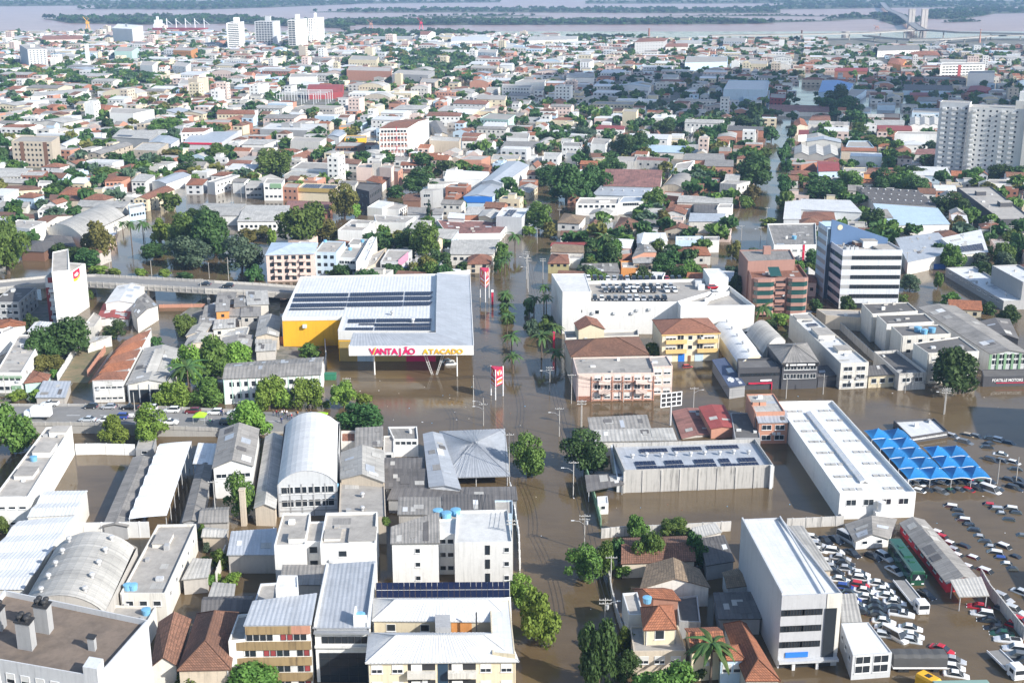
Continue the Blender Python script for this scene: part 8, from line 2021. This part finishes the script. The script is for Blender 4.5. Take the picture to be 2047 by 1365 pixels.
# floating rubbish on the flood
rd_=random.Random(31); mb=MB()
for pl,n in(([(660,760),(945,760),(945,850),(700,860)],26),([(1030,900),(1140,900),(1190,1360),(1090,1360)],10),([(1000,600),(1060,600),(1130,880),(1010,880)],8),([(1230,790),(2040,760),(2040,830),(1650,840)],14),([(1800,960),(2040,960),(2040,1180),(1900,1100)],10),([(1210,1000),(1640,1000),(1600,1040),(1220,1050)],8)):
    xs=[q[0] for q in pl]; ys=[q[1] for q in pl]; k=0
    while k<n:
        p=W(rd_.uniform(min(xs),max(xs)),rd_.uniform(min(ys),max(ys))); a=rd_.uniform(0,6.3); s_=rd_.uniform(.06,.2)
        mb.box((-s_,-s_*.6,-.02),(s_,s_*.6,.06),rd_.choice((0,0,1,2,3)),V((math.cos(a),math.sin(a),0)),V((-math.sin(a),math.cos(a),0)),p); k+=1
o=kind(mb.build('floating_debris',['whitep','wood','Wbe','tank']),'stuff'); o['label']='small bits of rubbish floating on the brown flood water'
# ---------------- the rest of the city: blocks of houses on the turned street grid
GA=R(-13); gu=V((math.cos(GA),math.sin(GA),0)); gv=V((-math.sin(GA),math.cos(GA),0))
CELL=2.3; occ=set()
def cells(A,B,C,D,pad=1.0):
    P=[V((q.x,q.y,0)) for q in(A,B,C,D)]; c=sum(P,V())/4; P=[c+(p-c)*(1+pad/max(3,(p-c).length)) for p in P]
    n=max(2,int((P[1]-P[0]).length/CELL*1.6)+1); m=max(2,int((P[3]-P[0]).length/CELL*1.6)+1); S=set()
    for i in range(n+1):
        for j in range(m+1):
            q=(P[0].lerp(P[1],i/n)).lerp(P[3].lerp(P[2],i/n),j/m); S.add((int(q.x//CELL),int(q.y//CELL)))
    return S
for b in ALLB:
    q=[p+b.A for p in b.c4]; occ|=cells(*q,1.5)
def pin(x,y,poly):
    r=False; n=len(poly)
    for i in range(n):
        (x0,y0),(x1,y1)=poly[i],poly[(i+1)%n]
        if (y0>y)!=(y1>y) and x<(x1-x0)*(y-y0)/(y1-y0)+x0: r=not r
    return r
# open water, streets, yards that stay free (photo outline of the ground)
NO=[[(925,650),(935,480),(1010,480),(1010,650)],[(1790,545),(1885,525),(1905,620),(1800,650)],[(1035,480),(1095,480),(1095,560),(1035,560)],[(215,440),(330,380),(400,395),(740,400),(745,350),(880,340),(880,460),(560,470),(560,560),(200,560)],
[(960,1400),(990,560),(1035,430),(1085,380),(1125,330),(1150,330),(1120,430),(1090,560),(1130,760),(1220,1400)],
[(1430,560),(1500,400),(1520,330),(1545,255),(1585,255),(1560,330),(1555,420),(1500,560)],
[(1596,260),(1603,180),(1612,140),(1624,140),(1622,180),(1614,260)],[(-50,530),(560,540),(700,600),(700,900),(-50,900)],[(1000,780),(2200,770),(2200,1400),(1000,1400)],[(560,188),(660,188),(670,218),(560,218)],[(1725,218),(1800,203),(1800,235),(1725,246)]]
def topx(p):
    d=p-V((0,0,H)); f=d.y*cT-d.z*sT; up=d.y*sT+d.z*cT; return CX+F*d.x/f, CY-F*up/f
def free(p):
    x,y=topx(p); 
    if x<-60 or x>2110: return False
    return not any(pin(x,y,q) for q in NO)
rg=random.Random(11); CAND=[]
def bank(x): return 63 if x<500 else 70 if x<1100 else 77 if x<1650 else 92
nv=int(2600/78)
for bv_ in range(-2,44):
    for bu_ in range(-22,24):
        o=gu*(bu_*112+rg.uniform(-3,3))+gv*(bv_*68)
        if o.length>2750 or o.y<330: continue
        far=o.y>1000
        for rw in range(2):
            u=4.0
            while u<104:
                w_=rg.choice((7,8,9,10,11,12,14,17,22,28)) if not far else rg.choice((8,9,10,12,14,16,20,26,36))
                if u+w_>108: break
                ww=w_-rg.choice((.3,.5,1.2,2.5)); b0=o+gu*u+gv*(3+rw*31)
                if rg.random()<.62 and w_<24:
                    d1=rg.uniform(9,14); d2=rg.uniform(8,14); CAND.append((b0+gv*rg.uniform(0,1.5),ww,d1)); CAND.append((b0+gv*(d1+rg.uniform(2,4.5))+gu*rg.uniform(0,1),ww*rg.uniform(.6,.95),min(d2,26-d1)))
                else: dpt=rg.uniform(15,28); CAND.append((b0+gv*rg.uniform(0,30-dpt),ww,dpt))
                u+=w_
for k in range(9000):   # sheds and small houses in the gaps left over
    y=430*math.exp(rg.random()*1.75); x=rg.uniform(-.46,.46)*y; a=V((x,y,0)); CAND.append((a,rg.uniform(6,12),rg.uniform(7,13)))
def ok(S): return not (S&occ)
FB=[]; TR=[]
for a,w_,dp in CAND:
    B_=a+gu*w_; C_=B_+gv*dp; D_=a+gv*dp; c=(a+C_)/2
    x,y=topx(c)
    if y<bank(x)+3 or y>640 or not free(c) or not free(a) or not free(B_): continue
    S=cells(a,B_,C_,D_,-.2)
    if not ok(S):
        if rg.random()<.4: TR.append(a+gu*rg.uniform(0,w_)+gv*rg.uniform(0,dp))
        continue
    pt=.10+.10*(x>1250)+.12*(1150<x<1500 and 190<y<330)+.05*(y>300)
    if 780<x<960 and 105<y<165: pt=.75
    if x<330 and 130<y<185: pt=.6
    if 660<x<900 and y<85: pt=.4
    if rg.random()<pt:
        for k in range(1+int(w_*dp/(130 if pt<.35 else 45))): TR.append(a+gu*rg.uniform(0,w_)+gv*rg.uniform(0,dp))
        continue
    occ|=S; FB.append((a,B_,D_,w_,dp,x,y))
    if rg.random()<.16: TR.append(a-gv*rg.uniform(3,5)+gu*rg.uniform(0,w_))
def style(x,y,w_,dp):
    big=w_>15
    r=rg.random()
    if big: kd,rk,rf=rg.choice((('w','gu','fl'),('w','gv','fl'),('w','gu','fb'),('w','gv','zn'),('w','f','sl'),('w','s','wm'),('w','bv','fl'),('w','gu','wm'),('h','f','sl'),('h','f','sw'),('w','s','fl'),('h','hu','te'),('w','f','sw')))
    else: kd,rk,rf=rg.choice((('h','hu','te'),('h','gu','tr'),('h','gv','te'),('h','gu','to'),('h','hv','to'),('h','f','sl'),('h','f','sl'),('h','f','sw'),('h','s','fl'),('h','gv','fl'),('h','gu','fb'),('s','f','sl'),('s','f','fl'),('h','s','wm'),('h','f','fl')))
    wl=rg.choice(('wh','wh','wh','wh','ow','ow','cr','cr','be','lg','pk','pk','co','te','br','lb')); z=rg.choice((3,3.4,3.8,4.4,5.4,6.2)) if not big else rg.choice((4,4.6,5.4,6.2,7.2))
    t=rg.random()
    if t<(.10 if x<900 else .05) and not big and rk=='f': kd='a'; z=rg.choice((9,9.5,12,12.5,15)); wl=rg.choice(('wh','wh','cr','be','pk'))
    return kd,rk,rf,wl,z
FB.sort(key=lambda t:-t[6])
cap={'h':300-sum(1 for b in ALLB if b.name=='house'),'w':300-sum(1 for b in ALLB if b.name=='warehouse'),'s':180,'a':300-sum(1 for b in ALLB if b.name=='apartment_building')}
cap={k:min(v,{'h':190,'w':190,'s':70,'a':110}[k]) for k,v in cap.items()}
WN={'wh':'white','ow':'ivory','cr':'cream','be':'beige','lg':'pale grey','pk':'pinkish','co':'grey','te':'salmon','br':'brick','lb':'pale blue'}
RN={'te':'orange tiled','tr':'vivid tiled','to':'brownish tiled','sl':'dull flat','sw':'pale flat','fl':'pale sheet','fb':'grey sheet','zn':'shiny grey','wm':'white metal'}
KN={'h':'house','w':'warehouse','s':'shop','a':'flats'}
AUTO=[]; REST=MB(); RM={}
ml=['Wwh','Wow','Wcr','Wbe','Wlg','Wpk','Wco','Wte','Wbr','Wlb','Rte','Rtr','Rto','Rsl','Rsw','Rfl','Rfb','Rzn','Rwm','glass']; mi={m:i for i,m in enumerate(ml)}
for a,B_,D_,w_,dp,x,y in FB:
    kd,rk,rf,wl,z=style(x,y,w_,dp); rh=rg.uniform(1.2,2.2) if rk!='bv' else w_*.12
    if cap[kd]>0:
        cap[kd]-=1
        b=Bd(NAMES[kd],a,B_,D_,z,wl,rf,rk,rh=rh,p=.4,label='x',group='smaller buildings of the flooded district')
        nw=max(2,int(w_/3.2)); st=max(1,int(z/3))
        if rg.random()<.85: b.win('f',nw,st,1.2,1.2,force=False)
        if rg.random()<.5: b.win('r',max(2,int(dp/4)),st,1.2,1.2,force=False)
        if rk=='f' and rg.random()<.6: b.rbox(rg.uniform(.25,.75),rg.uniform(.3,.8),rg.uniform(2.5,5),rg.uniform(2.5,5),rg.uniform(1,2.4))
        AUTO.append((b.root,WN[wl]+' '+KN[kd]+', '+RN[rf]+' roof,',c))
    else:
        A,Bq,C,D=a,B_,B_+D_-a,D_; up=lambda q,h:V((q.x,q.y,h)); W_=mi['W'+wl]; R_=mi['R'+rf]; Q=[A,Bq,C,D]
        for i in range(4): j=(i+1)%4; REST.face([up(Q[i],0),up(Q[j],0),up(Q[j],z),up(Q[i],z)],W_)
        n=max(2,int(w_/4))
        if y>95:
            for s_ in range(max(1,int(z/3))):
                for k in range(n):
                    p=A.lerp(Bq,(k+.3)/n)-gv*.05; q=A.lerp(Bq,(k+.75)/n)-gv*.05; REST.face([up(p,1+3*s_),up(q,1+3*s_),up(q,2.3+3*s_),up(p,2.3+3*s_)],mi['glass'])
        if rk in('gu','hu','gv','hv'):
            if rk in('gv','hv'): Q=[Bq,C,D,A]
            k=.25 if rk[0]=='h' else 0; m0=(Q[0]+Q[3])/2; m1=(Q[1]+Q[2])/2; m0,m1=m0.lerp(m1,k),m1.lerp(m0,k); L=(Q[1]-Q[0]).length; M=(Q[3]-Q[0]).length/2
            uv=[(0,0),(L,0),(L,M),(0,M)]
            REST.face([up(Q[0],z),up(Q[1],z),up(m1,z+rh),up(m0,z+rh)],R_,uv); REST.face([up(Q[2],z),up(Q[3],z),up(m0,z+rh),up(m1,z+rh)],R_,uv)
            e=R_ if rk[0]=='h' else W_; REST.face([up(Q[1],z),up(Q[2],z),up(m1,z+rh)],e); REST.face([up(Q[3],z),up(Q[0],z),up(m0,z+rh)],e)
        else: REST.face([up(q,z) for q in Q],R_,[(0,0),(w_,0),(w_,dp),(0,dp)])
o=kind(REST.build('distant_houses',ml),'stuff'); o['label']='dense far rows of small white, grey and orange roofed houses before the river'
# ---------------- trees between the houses
TR=[p for p in TR if free(p) and (int(p.x//CELL),int(p.y//CELL)) not in occ and topx(p)[1]>bank(topx(p)[0])+1]
TR.sort(key=lambda p:p.y); nind=max(0,296-NT); FT=[]
for i,p in enumerate(TR):
    kd=rg.choice('dddddmmmog'); w_=rg.uniform(5,11); h=w_*rg.uniform(.75,1.05)
    if i<nind: FT.append(tree(p,h,w_,kd,'x','tree'))
    else: FT.append((p,h,w_,kd))
far_c=[crown_mesh(80+s,110,7,.34) for s in range(4)]
def mass(name,items,m,label):
    if not items: return
    vs=[];n=0
    for k,(p,h,w_) in enumerate(items):
        q,_=far_c[k%4]; a=rg.uniform(0,6.28); c_,s_=math.cos(a),math.sin(a); ch=h*.92
        x=q[:,0]*w_/2;y=q[:,1]*w_/2; vs.append(np.stack([p.x+x*c_-y*s_,p.y+x*s_+y*c_,p.z+h-ch/2+q[:,2]*ch/2],1))
    v=np.concatenate(vs).astype(np.float32); nf=len(v)//4; me=bpy.data.meshes.new(name); me.vertices.add(len(v)); me.vertices.foreach_set('co',v.ravel()); me.loops.add(nf*4); me.loops.foreach_set('vertex_index',np.arange(nf*4)); me.polygons.add(nf); me.polygons.foreach_set('loop_start',np.arange(nf)*4); me.update(); me.materials.append(MATS[m]); o=kind(link(me,name),'stuff'); o['label']=label; return o
for kd,nm_ in(('d','dark green'),('m','mid green'),('o','olive brown'),('g','grey green')): mass('woods',[t[:3] for t in FT if isinstance(t,tuple) and t[3]==kd],'L'+kd,nm_+' far trees scattered between the distant roofs')
# ---------------- river islands, port, bridge
m,n,l,b=nodes('marsh'); tc=n.new('ShaderNodeTexCoord'); f=noise(n,l,tc.outputs['Object'],.01,4,.6); l.new(mixc(n,l,f,(.05,.075,.03,1),(.14,.13,.07,1)),b.inputs['Base Color']); b.inputs['Roughness'].default_value=.95; MATS['marsh']=m
ISL=[([(85,38),(140,47),(300,50),(470,48),(560,52),(700,58),(700,54),(540,44),(470,36),(300,36),(180,37)],14,520),([(-40,14),(150,12),(400,9),(700,7),(700,2),(-40,2)],11,380),([(150,19),(400,20),(560,15),(760,7),(1000,5.5),(1000,1.5),(500,4),(300,8)],13,520),
([(612,25),(760,26),(1000,25.5),(1300,27),(1560,27),(1560,20),(1250,17),(900,19),(720,21)],12,480),([(650,50),(860,51),(1200,50),(1450,49),(1550,47),(1450,43),(1100,44),(760,43),(650,46)],13,620),([(780,34),(900,35),(1100,33),(1000,30)],8,40),
([(1170,8),(1400,8),(1700,7),(1700,1),(1170,2)],11,220),([(1480,20),(1640,19),(1800,16),(2100,14),(2100,2),(1700,2),(1560,10)],12,560),([(1640,42),(1700,31),(1780,30),(1850,42),(1790,52),(1740,36)],11,130),([(1850,38),(1920,40),(1990,28),(2100,26),(2100,16),(1900,18),(1850,24)],12,240),([(1300,33),(1560,33),(1700,34),(1560,30)],6,60),([(1330,45),(1500,47),(1700,42),(1560,41)],5,60),([(690,76),(880,76),(1000,72),(880,66),(690,66)],11,130),([(1880,46),(1960,44),(1930,41)],7,25),([(1130,78),(1290,79),(1290,75),(1130,75)],9,40)]
isl=[]
for k,(pl,hh,nt_) in enumerate(ISL):
    w_=[W(x,y,.0) for x,y in pl]; mb=MB(); c_=sum(w_,V())/len(w_); n=len(w_)
    for i in range(n): mb.face([c_+V((0,0,.25)),w_[i]+V((0,0,.05)),w_[(i+1)%n]+V((0,0,.05))])
    if c_.y*0+w_[0].cross(w_[1]).z*0==0: pass
    kind(mb.build('island','marsh'),'structure')
    xs=[p[0] for p in pl]; ys=[p[1] for p in pl]; t=0; it=0
    while t<nt_ and it<nt_*30:
        it+=1; x,y=rg.uniform(min(xs),max(xs)),rg.uniform(min(ys),max(ys))
        if pin(x,y,pl) and -40<x<2090: p=W(x,y); isl.append((p,hh*rg.uniform(.6,1.15),hh*rg.uniform(.9,1.9))); t+=1
i3=len(isl)//2; rg.shuffle(isl); mass('woods',isl[:i3],'Ld','dark woods on the flooded river islands'); mass('woods',isl[i3:],'Lg','paler grey green woods on the flooded river islands')
# lift bridge and viaducts
def deck(name,label,cat,px_,z,wd,pier=40,rootpt=0):
    P=[W(x,y,z) for x,y in px_]; mb,L,R_=strip(name,P,wd,[z]*len(P),'asph',1.6); o=V((P[rootpt].x,P[rootpt].y,0)); r=empty(name,o); tag(r,label,cat); mb.v=[tuple(V(q)-o) for q in mb.v]; mb.build('deck',['asph','concp'],r)
    for line in(L,R_):
        pm=MB()
        for a,b_ in zip(line,line[1:]): a,b_=a-o,b_-o; u=V((0,0,1)); pm.face([a,b_,b_+u,a+u]); pm.face([b_,a,a+u,b_+u])
        pm.build('parapet','concp',r)
    for a,b_ in zip(P,P[1:]):
        n=max(1,int((b_-a).length/pier))
        for i in range(n):
            c_=a.lerp(b_,(i+.5)/n)-o; pb=MB(); pb.tube((c_.x,c_.y,-.5),(c_.x,c_.y,z-1.6),1.3,8); pb.build('pier','concp',r)
    return r
BX=lambda x,y:T('BR',x,y)
deck('viaduct','long grey viaduct on piers along the far river bank','viaduct',[BX(*q) for q in((-300,268),(150,262),(600,255),(880,247),(1240,224),(1340,228),(1560,245),(2047,255),(2400,262))],12,14,70)
deck('viaduct','curving ramp viaduct below the lift bridge towers','viaduct',[BX(*q) for q in((860,268),(1000,285),(1200,299),(1400,297),(1520,290),(1840,268),(2200,262))],8,11,60)
deck('viaduct','curved exit ramp descending near the vivid orange roofs','viaduct',[BX(*q) for q in((1490,295),(1410,318),(1385,335),(1400,355),(1440,385),(1470,410))],5,10,60)
br=deck('lift_bridge','lift bridge with four tall pale towers crossing the far river','bridge',[BX(*q) for q in((1290,228),(1240,200),(1180,150),(1120,110),(1040,78),(1010,50),(985,20))],13,18,90)
for x0,x1 in((1180,1216),(1276,1312)):
    for x in(x0+6,x1-6):
        q=W(*BX(x,214)); o=V(br.location); h=zt(BX(x,0)[0],BX(0,214)[1],BX(0,74)[1]); mb=MB(); mb.box((-3.2,-4,-.5),(3.2,4,h),0); mb.box((-3.6,-4.4,h),(3.6,4.4,h+1.5),0); mb.build('tower','Wco',br,(q.x-o.x,q.y-o.y,0))
    q0,q1=W(*BX(x0,214)),W(*BX(x1,214)); c_=(q0+q1)/2-V(br.location); 
    for zz in(16,h-4): mb=MB(); mb.box((-(q1-q0).length/2,-2,zz),((q1-q0).length/2,2,zz+3),0,o=V((c_.x,c_.y,0))); mb.build('crossbeam','Wow',br)
# dock cranes, ship, chimneys
def crane(x,yb,yt,m,label):
    g=W(x,yb); h=zt(x,yb,yt); r=empty('dock_crane',g); tag(r,label,'crane')
    mb=MB()
    for sx in(-4,4):
        for sy in(-4,4): mb.tube((sx,sy,-.5),(sx*.4,sy*.4,h*.45),.6,5)
    mb.build('portal',m,r); mb=MB(); mb.box((-3,-3,h*.45),(3,3,h*.62)); mb.build('cabin',m,r)
    mb=MB()
    for s_ in(-1,1):
        mb.tube((0,s_*1.5,h*.6),(-9,s_*.4,h),.4,4)
    for k in range(6): t=k/6; mb.tube((-9*t,-1.5+1.1*t,h*(.6+.4*t)),(-9*(t+.16),1.5-1.1*(t+.16),h*(.6+.4*(t+.16))),.25,4)
    mb.build('jib',m,r); mb=MB(); mb.tube((0,0,h*.62),(3,0,h*.9),.4,4); mb.tube((3,0,h*.9),(-9,0,h),.15,4); mb.build('mast',m,r)
crane(176,60,34,'yelp','yellow dock crane at the left river bank'); crane(742,58,40,'Wte','rust red dock crane, left of two in the middle river bank'); crane(842,58,36,'redp','bright red dock crane, right of two in the middle river bank'); crane(1753,58,51,'Wte','small red crane right of the bridge towers')
g=W(362,64); r=empty('cargo_ship',(g.x,g.y,0),R(-6)); tag(r,'dark hulled cargo ship with white superstructure and four deck masts','ship'); L=(W(418,64)-W(305,64)).length; h=L/2
mb=MB(); S=[(-h,8,4),(-h*.8,9,1),(h*.7,9,1),(h*.92,5,2),(h,.6,5)]; pr=None
for x,w_,z in S:
    q=[V((x,-w_,8)),V((x,-w_*.8,-.5)),V((x,w_*.8,-.5)),V((x,w_,8))]
    if pr:
        for i in range(3): mb.face([pr[i],pr[i+1],q[i+1],q[i]][::-1])
        mb.face([pr[0],q[0],q[3],pr[3]])
    pr=q
mb.build('hull','Wdr',r); mb=MB(); mb.box((-h+3,-8,8),(-h+22,8,16)); mb.box((-h+5,-7,16),(-h+18,7,24)); mb.box((-h+8,-2,24),(-h+12,2,31)); mb.build('superstructure','whitep',r)
for k in range(5): mb=MB(); x=-h*.5+k*h*.34; mb.tube((x,0,8),(x,0,27),1.0,6); mb.tube((x,0,24),(x+12,0,14),.5,5); mb.build('deck_mast','whitep',r)
for x,yb,yt,m,lab in((1297,80,58,'Wbr','brick chimney behind the big grey factory'),(1602,78,62,'Wbn','dark brick chimney near the viaduct, right distance'),(1690,72,64,'Wco','squat grey silo tower beside the viaduct'),(1958,86,60,'Wte','pointed red tower roof near the right river bank')):
    g=W(x,yb); h=zt(x,yb,yt); mb=MB(); mb.tube((0,0,-.5),(0,0,h),2.2 if 'silo' not in lab else 8,10,0,1.5 if 'pointed' not in lab and 'silo' not in lab else .4 if 'pointed' in lab else 8); mb.tube((0,0,h),(0,0,h+.6),1.9 if 'silo' not in lab else 8.4,10); tag(mb.build('chimney_stack',m,None,g),lab,'chimney')
g=W(1080,345); h=18; r=empty('radio_mast',W(794,330)); tag(r,'slender red and white lattice mast before the tall blank walled block','mast'); 
for k in range(8):
    mb=MB(); z0,z1=k*2.9,(k+1)*2.9
    for i in range(3):
        a0=i*2.094; p=lambda t,z:V((.6*math.cos(t)*(1-z/40),.6*math.sin(t)*(1-z/40),z)); mb.tube(p(a0,z0),p(a0,z1),.09,4); mb.tube(p(a0,z0),p(a0+2.094,z1),.06,4)
    mb.build('mast_section','redp' if k%2 else 'whitep',r)

# substation gantries
g0=W(610,206); r=empty('substation',g0); tag(r,'power substation of pale lattice gantries in shallow water, left middle distance','substation')
for i in range(5):
    for j in range(4):
        x,y=i*11-22,j*14-20; mb=MB(); mb.tube((x,y,-.5),(x,y,10),.35,5); mb.build('gantry_post','Wlg',r)
        if i<4: mb=MB(); mb.box((x,y-.25,9.3),(x+11,y+.25,9.9)); mb.build('gantry_beam','Wlg',r)
# cloud whose shade falls on the right middle distance (outside the picture, high to the right)
def cloud(px_,alt,label,seed,n,rx,ry):
    q=random.Random(seed); c=W(*px_)+SUN_DIR*(alt/math.tan(SUN_EL)); mb=MB(); cs=[]
    for k in range(n):
        a=q.uniform(0,6.28); t=math.sqrt(q.random()); cs.append((V((c.x+math.cos(a)*t*rx,c.y+math.sin(a)*t*ry,alt+q.uniform(-20,50))),q.uniform(45,110)*(1.15-.6*t)))
    for p,r_ in cs:
        nn=7
        for i in range(nn):
            for j in range(nn*2):
                f=lambda i,j:p+V((math.cos(j*math.pi/nn)*math.sin(i*math.pi/nn)*r_*1.4,math.sin(j*math.pi/nn)*math.sin(i*math.pi/nn)*r_*1.4,math.cos(i*math.pi/nn)*r_*.6))
                mb.face([f(i,j),f(i+1,j),f(i+1,j+1),f(i,j+1)])
    o=kind(mb.build('cloud','cloudm',None),'stuff'); o['label']=label
mat('cloudm',(.85,.85,.85),'plain',1)
cloud((1560,185),750,'bank of white cloud shading the right middle distance',3,34,190,230)
# ---------------- labels for what was built in loops: by look and by the nearest named building
NAMED=[(V(o.root.location)+o.pos(.5,.5),o) for o in ALLB if o.px and not str(o.root['label']).startswith('x')]
import re
def short(lab):
    s=re.split(r' with |, | under | carrying | before | behind | beside | standing | next to | right of | left of | at the | in the | near ',lab)[0]; return s
SC_={}
for p,b in NAMED: SC_.setdefault(short(b.root['label']),[]).append(b)
REFS=[(p,b,short(b.root['label'])) for p,b in NAMED if len(SC_[short(b.root['label'])])==1 and 3<=len(short(b.root['label']).split())<=5]
SEEN={}
def autolabel(o,what):
    g=V((o.location.x,o.location.y,0)); best=min(REFS,key=lambda t:(t[0]-g).length); d=g-best[0]; s=d.x-best[0].x/max(1,best[0].y)*d.y
    rel='left of' if s<-abs(d.y)*.5 else 'right of' if s>abs(d.y)*.5 else 'behind' if d.y>0 else 'in front of'
    art='the '
    SEEN.setdefault((what,rel,best[2]),[]).append((d.length,o,'%s %s %s%s'%(what,rel,art,best[2])))
KD={'Ld':'dark green','Lm':'leafy green','Ll':'light yellow green','Lo':'olive brown','Lg':'grey green','Lc':'blue green'}
for o in COL.objects:
    if o.parent is None and o.type=='EMPTY' and o.get('category') in('tree','palm tree','conifer tree','bush') :
        c=[ch for ch in o.children if ch.name.startswith('crown')]
        if o['category']=='palm tree': autolabel(o,'feathery palm')
        else:
            m=c[0].material_slots[0].material; k=[q for q in KD if MATS[q]==m][0]; hgt=c[0].scale.z*2; wd=c[0].scale.x*2
            sz='' if o['category']!='tree' else ('broad ' if wd>12 else 'small ' if wd<5.5 else '')
            autolabel(o,sz+KD[k]+' '+o['category'])
        o['group']={'palm tree':'palms in the flooded streets','bush':'bushes in yards'}.get(o['category'],'trees between the houses')
for o,what,_ in AUTO: autolabel(o,what)
for r,h in PL: autolabel(r,'lamp pole' if any(c.name.startswith('lamp') for c in r.children) else 'thin pole')
for k,v in SEEN.items():
    v.sort(key=lambda t:t[0])
    for i,(d,o,lab) in enumerate(v): o['label']=lab if len(v)==1 else lab+', %s nearest'%(ORD[i+1] if i<30 else 'far')
